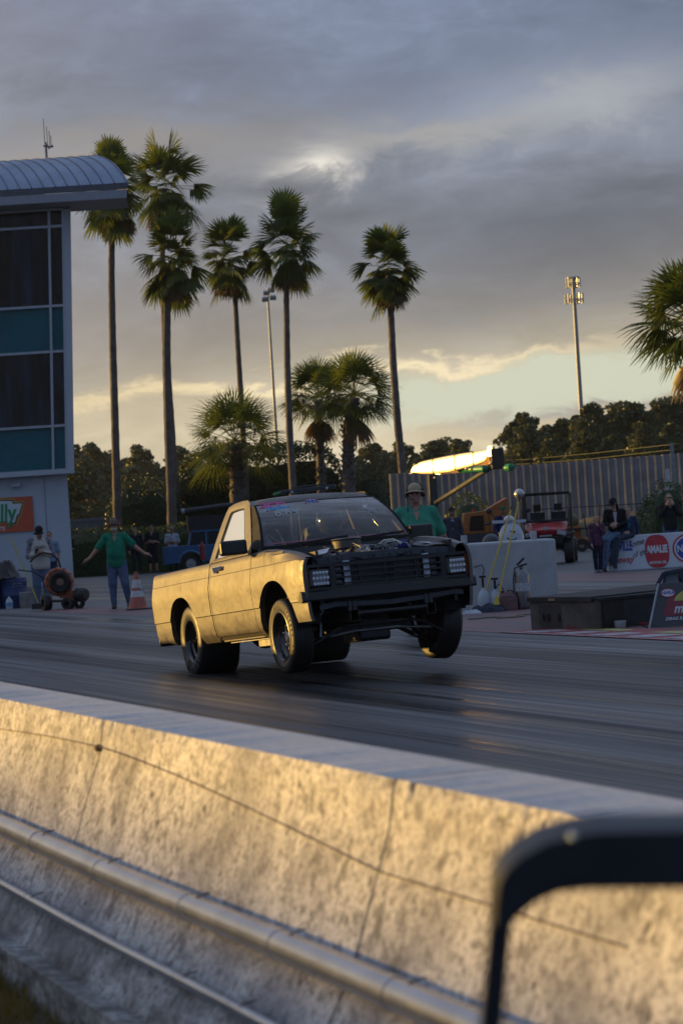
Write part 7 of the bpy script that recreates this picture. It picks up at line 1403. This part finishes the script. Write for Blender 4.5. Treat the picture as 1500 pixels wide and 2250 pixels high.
b = MB(); b.bb((-.70, -.05, .35), (.85, 1.3, .98)); b.bb((-.9, .1, .30), (-.6, 1.1, .6)); b.build('base', mat('base_grey', (.035, .04, .05), .6), om, bevel=.02); b = MB(); b.lathe([(.05, 0), (.05, .1), (0, .1)], (-.2, .3, 1.6), (0, 0, 1), 10); b.build('filler_cap', mat('cap_orange_red', (.4, .05, .02), .5), om)
for dx in (-.4, .5): b = MB(); wheel2(b, (dx, .05, .32), (0, 1, 0), .32, .18); b.build('wheel', rubber, om, smooth=40)
# white scooter behind the block
st = thing('scooter', 'white motor scooter facing the camera behind the concrete block', 'scooter', VL(latat(1131, 38.5), 38.5, 0), RZ); whs = mat('scooter_white', (.44, .48, .54), .25, var=.04, coat=.5)
b = MB(); T = SDF(); T.ell((0, 0, 1.0), (.21, .16, .30), .03); T.ell((0, -.05, .78), (.20, .2, .2), .05); T.build('front_shield', whs, st, .02, clips=[((0, .02, 0), (0, 1., 0))])
b = MB(); b.ell((-.02, 0, 1.33), (.09, .10, .075), 14, 10); b.bar((-.30, .02, 1.31), (.26, .02, 1.30), .05, .05); b.build('handlebar', whs, st, smooth=60); b = MB(); b.tube([(-.2, 0, 1.33), (-.30, .0, 1.44), (-.33, 0, 1.47)], .008, 6); b.tube([(.15, 0, 1.33), (.27, .0, 1.44)], .008, 6); b.ell((-.34, -.01, 1.49), (.05, .015, .04), 12, 8); b.ell((.30, -.01, 1.47), (.05, .015, .04), 12, 8); b.tube([(-.30, .02, 1.31), (-.42, .0, 1.27)], .018, 8); b.tube([(.26, .02, 1.30), (.36, .0, 1.28)], .018, 8); b.build('mirrors_and_grips', dkm, st, smooth=60)
b = MB(); b.tube([(-.08, -.168, 1.04), (-.03, -.17, 1.0), (.04, -.17, 1.0), (.08, -.168, 1.03)], .008, 6); b.bar((-.02, -.162, 1.14), (.06, -.16, 1.13), .02, .02); b.tube([(-.1, -.16, .86), (-.05, -.175, .90), (.03, -.175, .90), (.1, -.16, .87)], .008, 6); b.build('shield_vents', gap, st)
b = MB(); b.ell((-.32, .25, .98), (.15, .22, .14), 14, 10); b.build('seat', mat('seat_dark_grey', (.03, .032, .04), .5), st, smooth=60); b = MB(); b.ell((-.36, .2, .82), (.11, .25, .15), 14, 10); b.build('rear_body', whs, st, smooth=60)
b = MB(); wheel2(b, (0, -.12, .24), (1, 0, 0), .24, .1); wheel2(b, (-.2, .6, .24), (1, 0, 0), .24, .1); b.build('wheels', rubber, st, smooth=40); b = MB(); b.bb((-.15, -.1, .3), (.15, .6, .45)); b.build('floorboard', whs, st, bevel=.03)
# orange mowers behind
mw = thing('mower', 'orange zero-turn mower in the shade right of the red utility vehicle', 'mower', VL(latat(1275, 84), 84, 0), RZ); b = MB(); b.bb((-.5, 0, .25), (.45, 1., .5)); b.bb((-.35, .3, .5), (.1, .9, .95)); b.build('body', orm, mw, bevel=.04); b = MB(); b.bb((-.55, .0, .80), (.6, .9, .86)); b.bar((.3, .2, .5), (.2, .2, 1.35), .04, .04); b.build('deck_frame', dkm, mw); b = MB(); b.ell((-.2, .5, 1.12), (.26, .26, .28), 12, 8); b.build('seat', mat('tan_seat', (.13, .10, .045), .6), mw, smooth=60)
for x in (-.5, .05, .5): b = MB(); wheel2(b, (x, -.05, .24), (0, 1, 0), .24, .16); b.build('wheel', rubber, mw, smooth=40)
# ------------------------------------------------------------------ black frame close to the camera, lower right
FD = 2.0; fr_ = thing('black_frame', 'out-of-focus black tube frame with a sleeved corner close to the camera at the lower right', 'frame', VL(0, FD, 0), RZ)
def fp(px, py, dep=0.): q = P(px, py, FD+dep)-np.array([CAMP[0], CAMP[1], 0]); return (float(q@R_H), dep, float(q[2]))
fb = mat('black_plastic', (.008, .011, .018), .4, var=.1, vs=9); K = FD/FPX
b = MB(); top = [(1700, 1795), (1500, 1798), (1320, 1800), (1262, 1808), (1190, 1828), (1135, 1860), (1100, 1893), (1084, 1925), (1080, 1975), (1079, 2032)]
bot = [(1700, 1945), (1500, 1949), (1345, 1950), (1290, 1951), (1225, 1958), (1175, 1980), (1145, 2005), (1132, 2016), (1126, 2024), (1122, 2032)]
f3 = MB(); rows = [[], [], [], []]
for a, c in zip(top, bot):
    A_ = fp(*a); C_ = fp(*c); m1 = [(A_[i]*.82+C_[i]*.18) for i in range(3)]
    rows[0].append((A_[0], .02, A_[2])); rows[1].append((m1[0], -.006, m1[2])); rows[2].append((C_[0], -.006, C_[2])); rows[3].append((C_[0], .045, C_[2]))
f3.grid(rows+[[(p[0], .045, p[2]) for p in rows[0]], rows[0]]); f3.add([r_[-1] for r_ in rows]+[(rows[0][-1][0], .045, rows[0][-1][2])], [(0, 1, 2, 3, 4)]); f3.build('top_tube', fb, fr_, smooth=25)
b = MB(); pa = fp(1103, 2025); pb = fp(1080, 2260); dxy = (pb[0]-pa[0])/(pb[2]-pa[2]); b.bar((pa[0], .02, pa[2]), (pa[0]+dxy*(0-pa[2]), .02, 0), .018, .022, (0, 1, 0)); b.build('leg', fb, fr_); b = MB(); b.bar((pa[0]+.45, .02, pa[2]+.05), (pa[0]+.45, .02, 0), .018, .022, (0, 1, 0)); b.build('leg', fb, fr_)
b = MB(); q = fp(1254, 1836); b.lathe([(.0035, -.001), (.0038, .001), (.002, .003), (0, .0035)], (q[0], -.007, q[2]), (0, -1, 0), 14); b.build('rivet', chrome, fr_, smooth=60)
# ------------------------------------------------------------------ evening haze over the whole place
hz_ = MB(); hz_.bb((-620, -420, -1.0), (160, 480, 44.)); hm = bpy.data.materials.new('haze'); hm.use_nodes = True; t = NT(hm.node_tree); t.n.remove(t.n['Principled BSDF']); pv = t.add('ShaderNodeVolumePrincipled'); pv.inputs['Color'].default_value = (.80, .90, 1., 1); pv.inputs['Density'].default_value = .00010; pv.inputs['Anisotropy'].default_value = .45; t.l.new(pv.outputs[0], t.n['Material Output'].inputs['Volume'])
HAZE = hz_.build('haze', hm); tag(HAZE, kind='stuff')
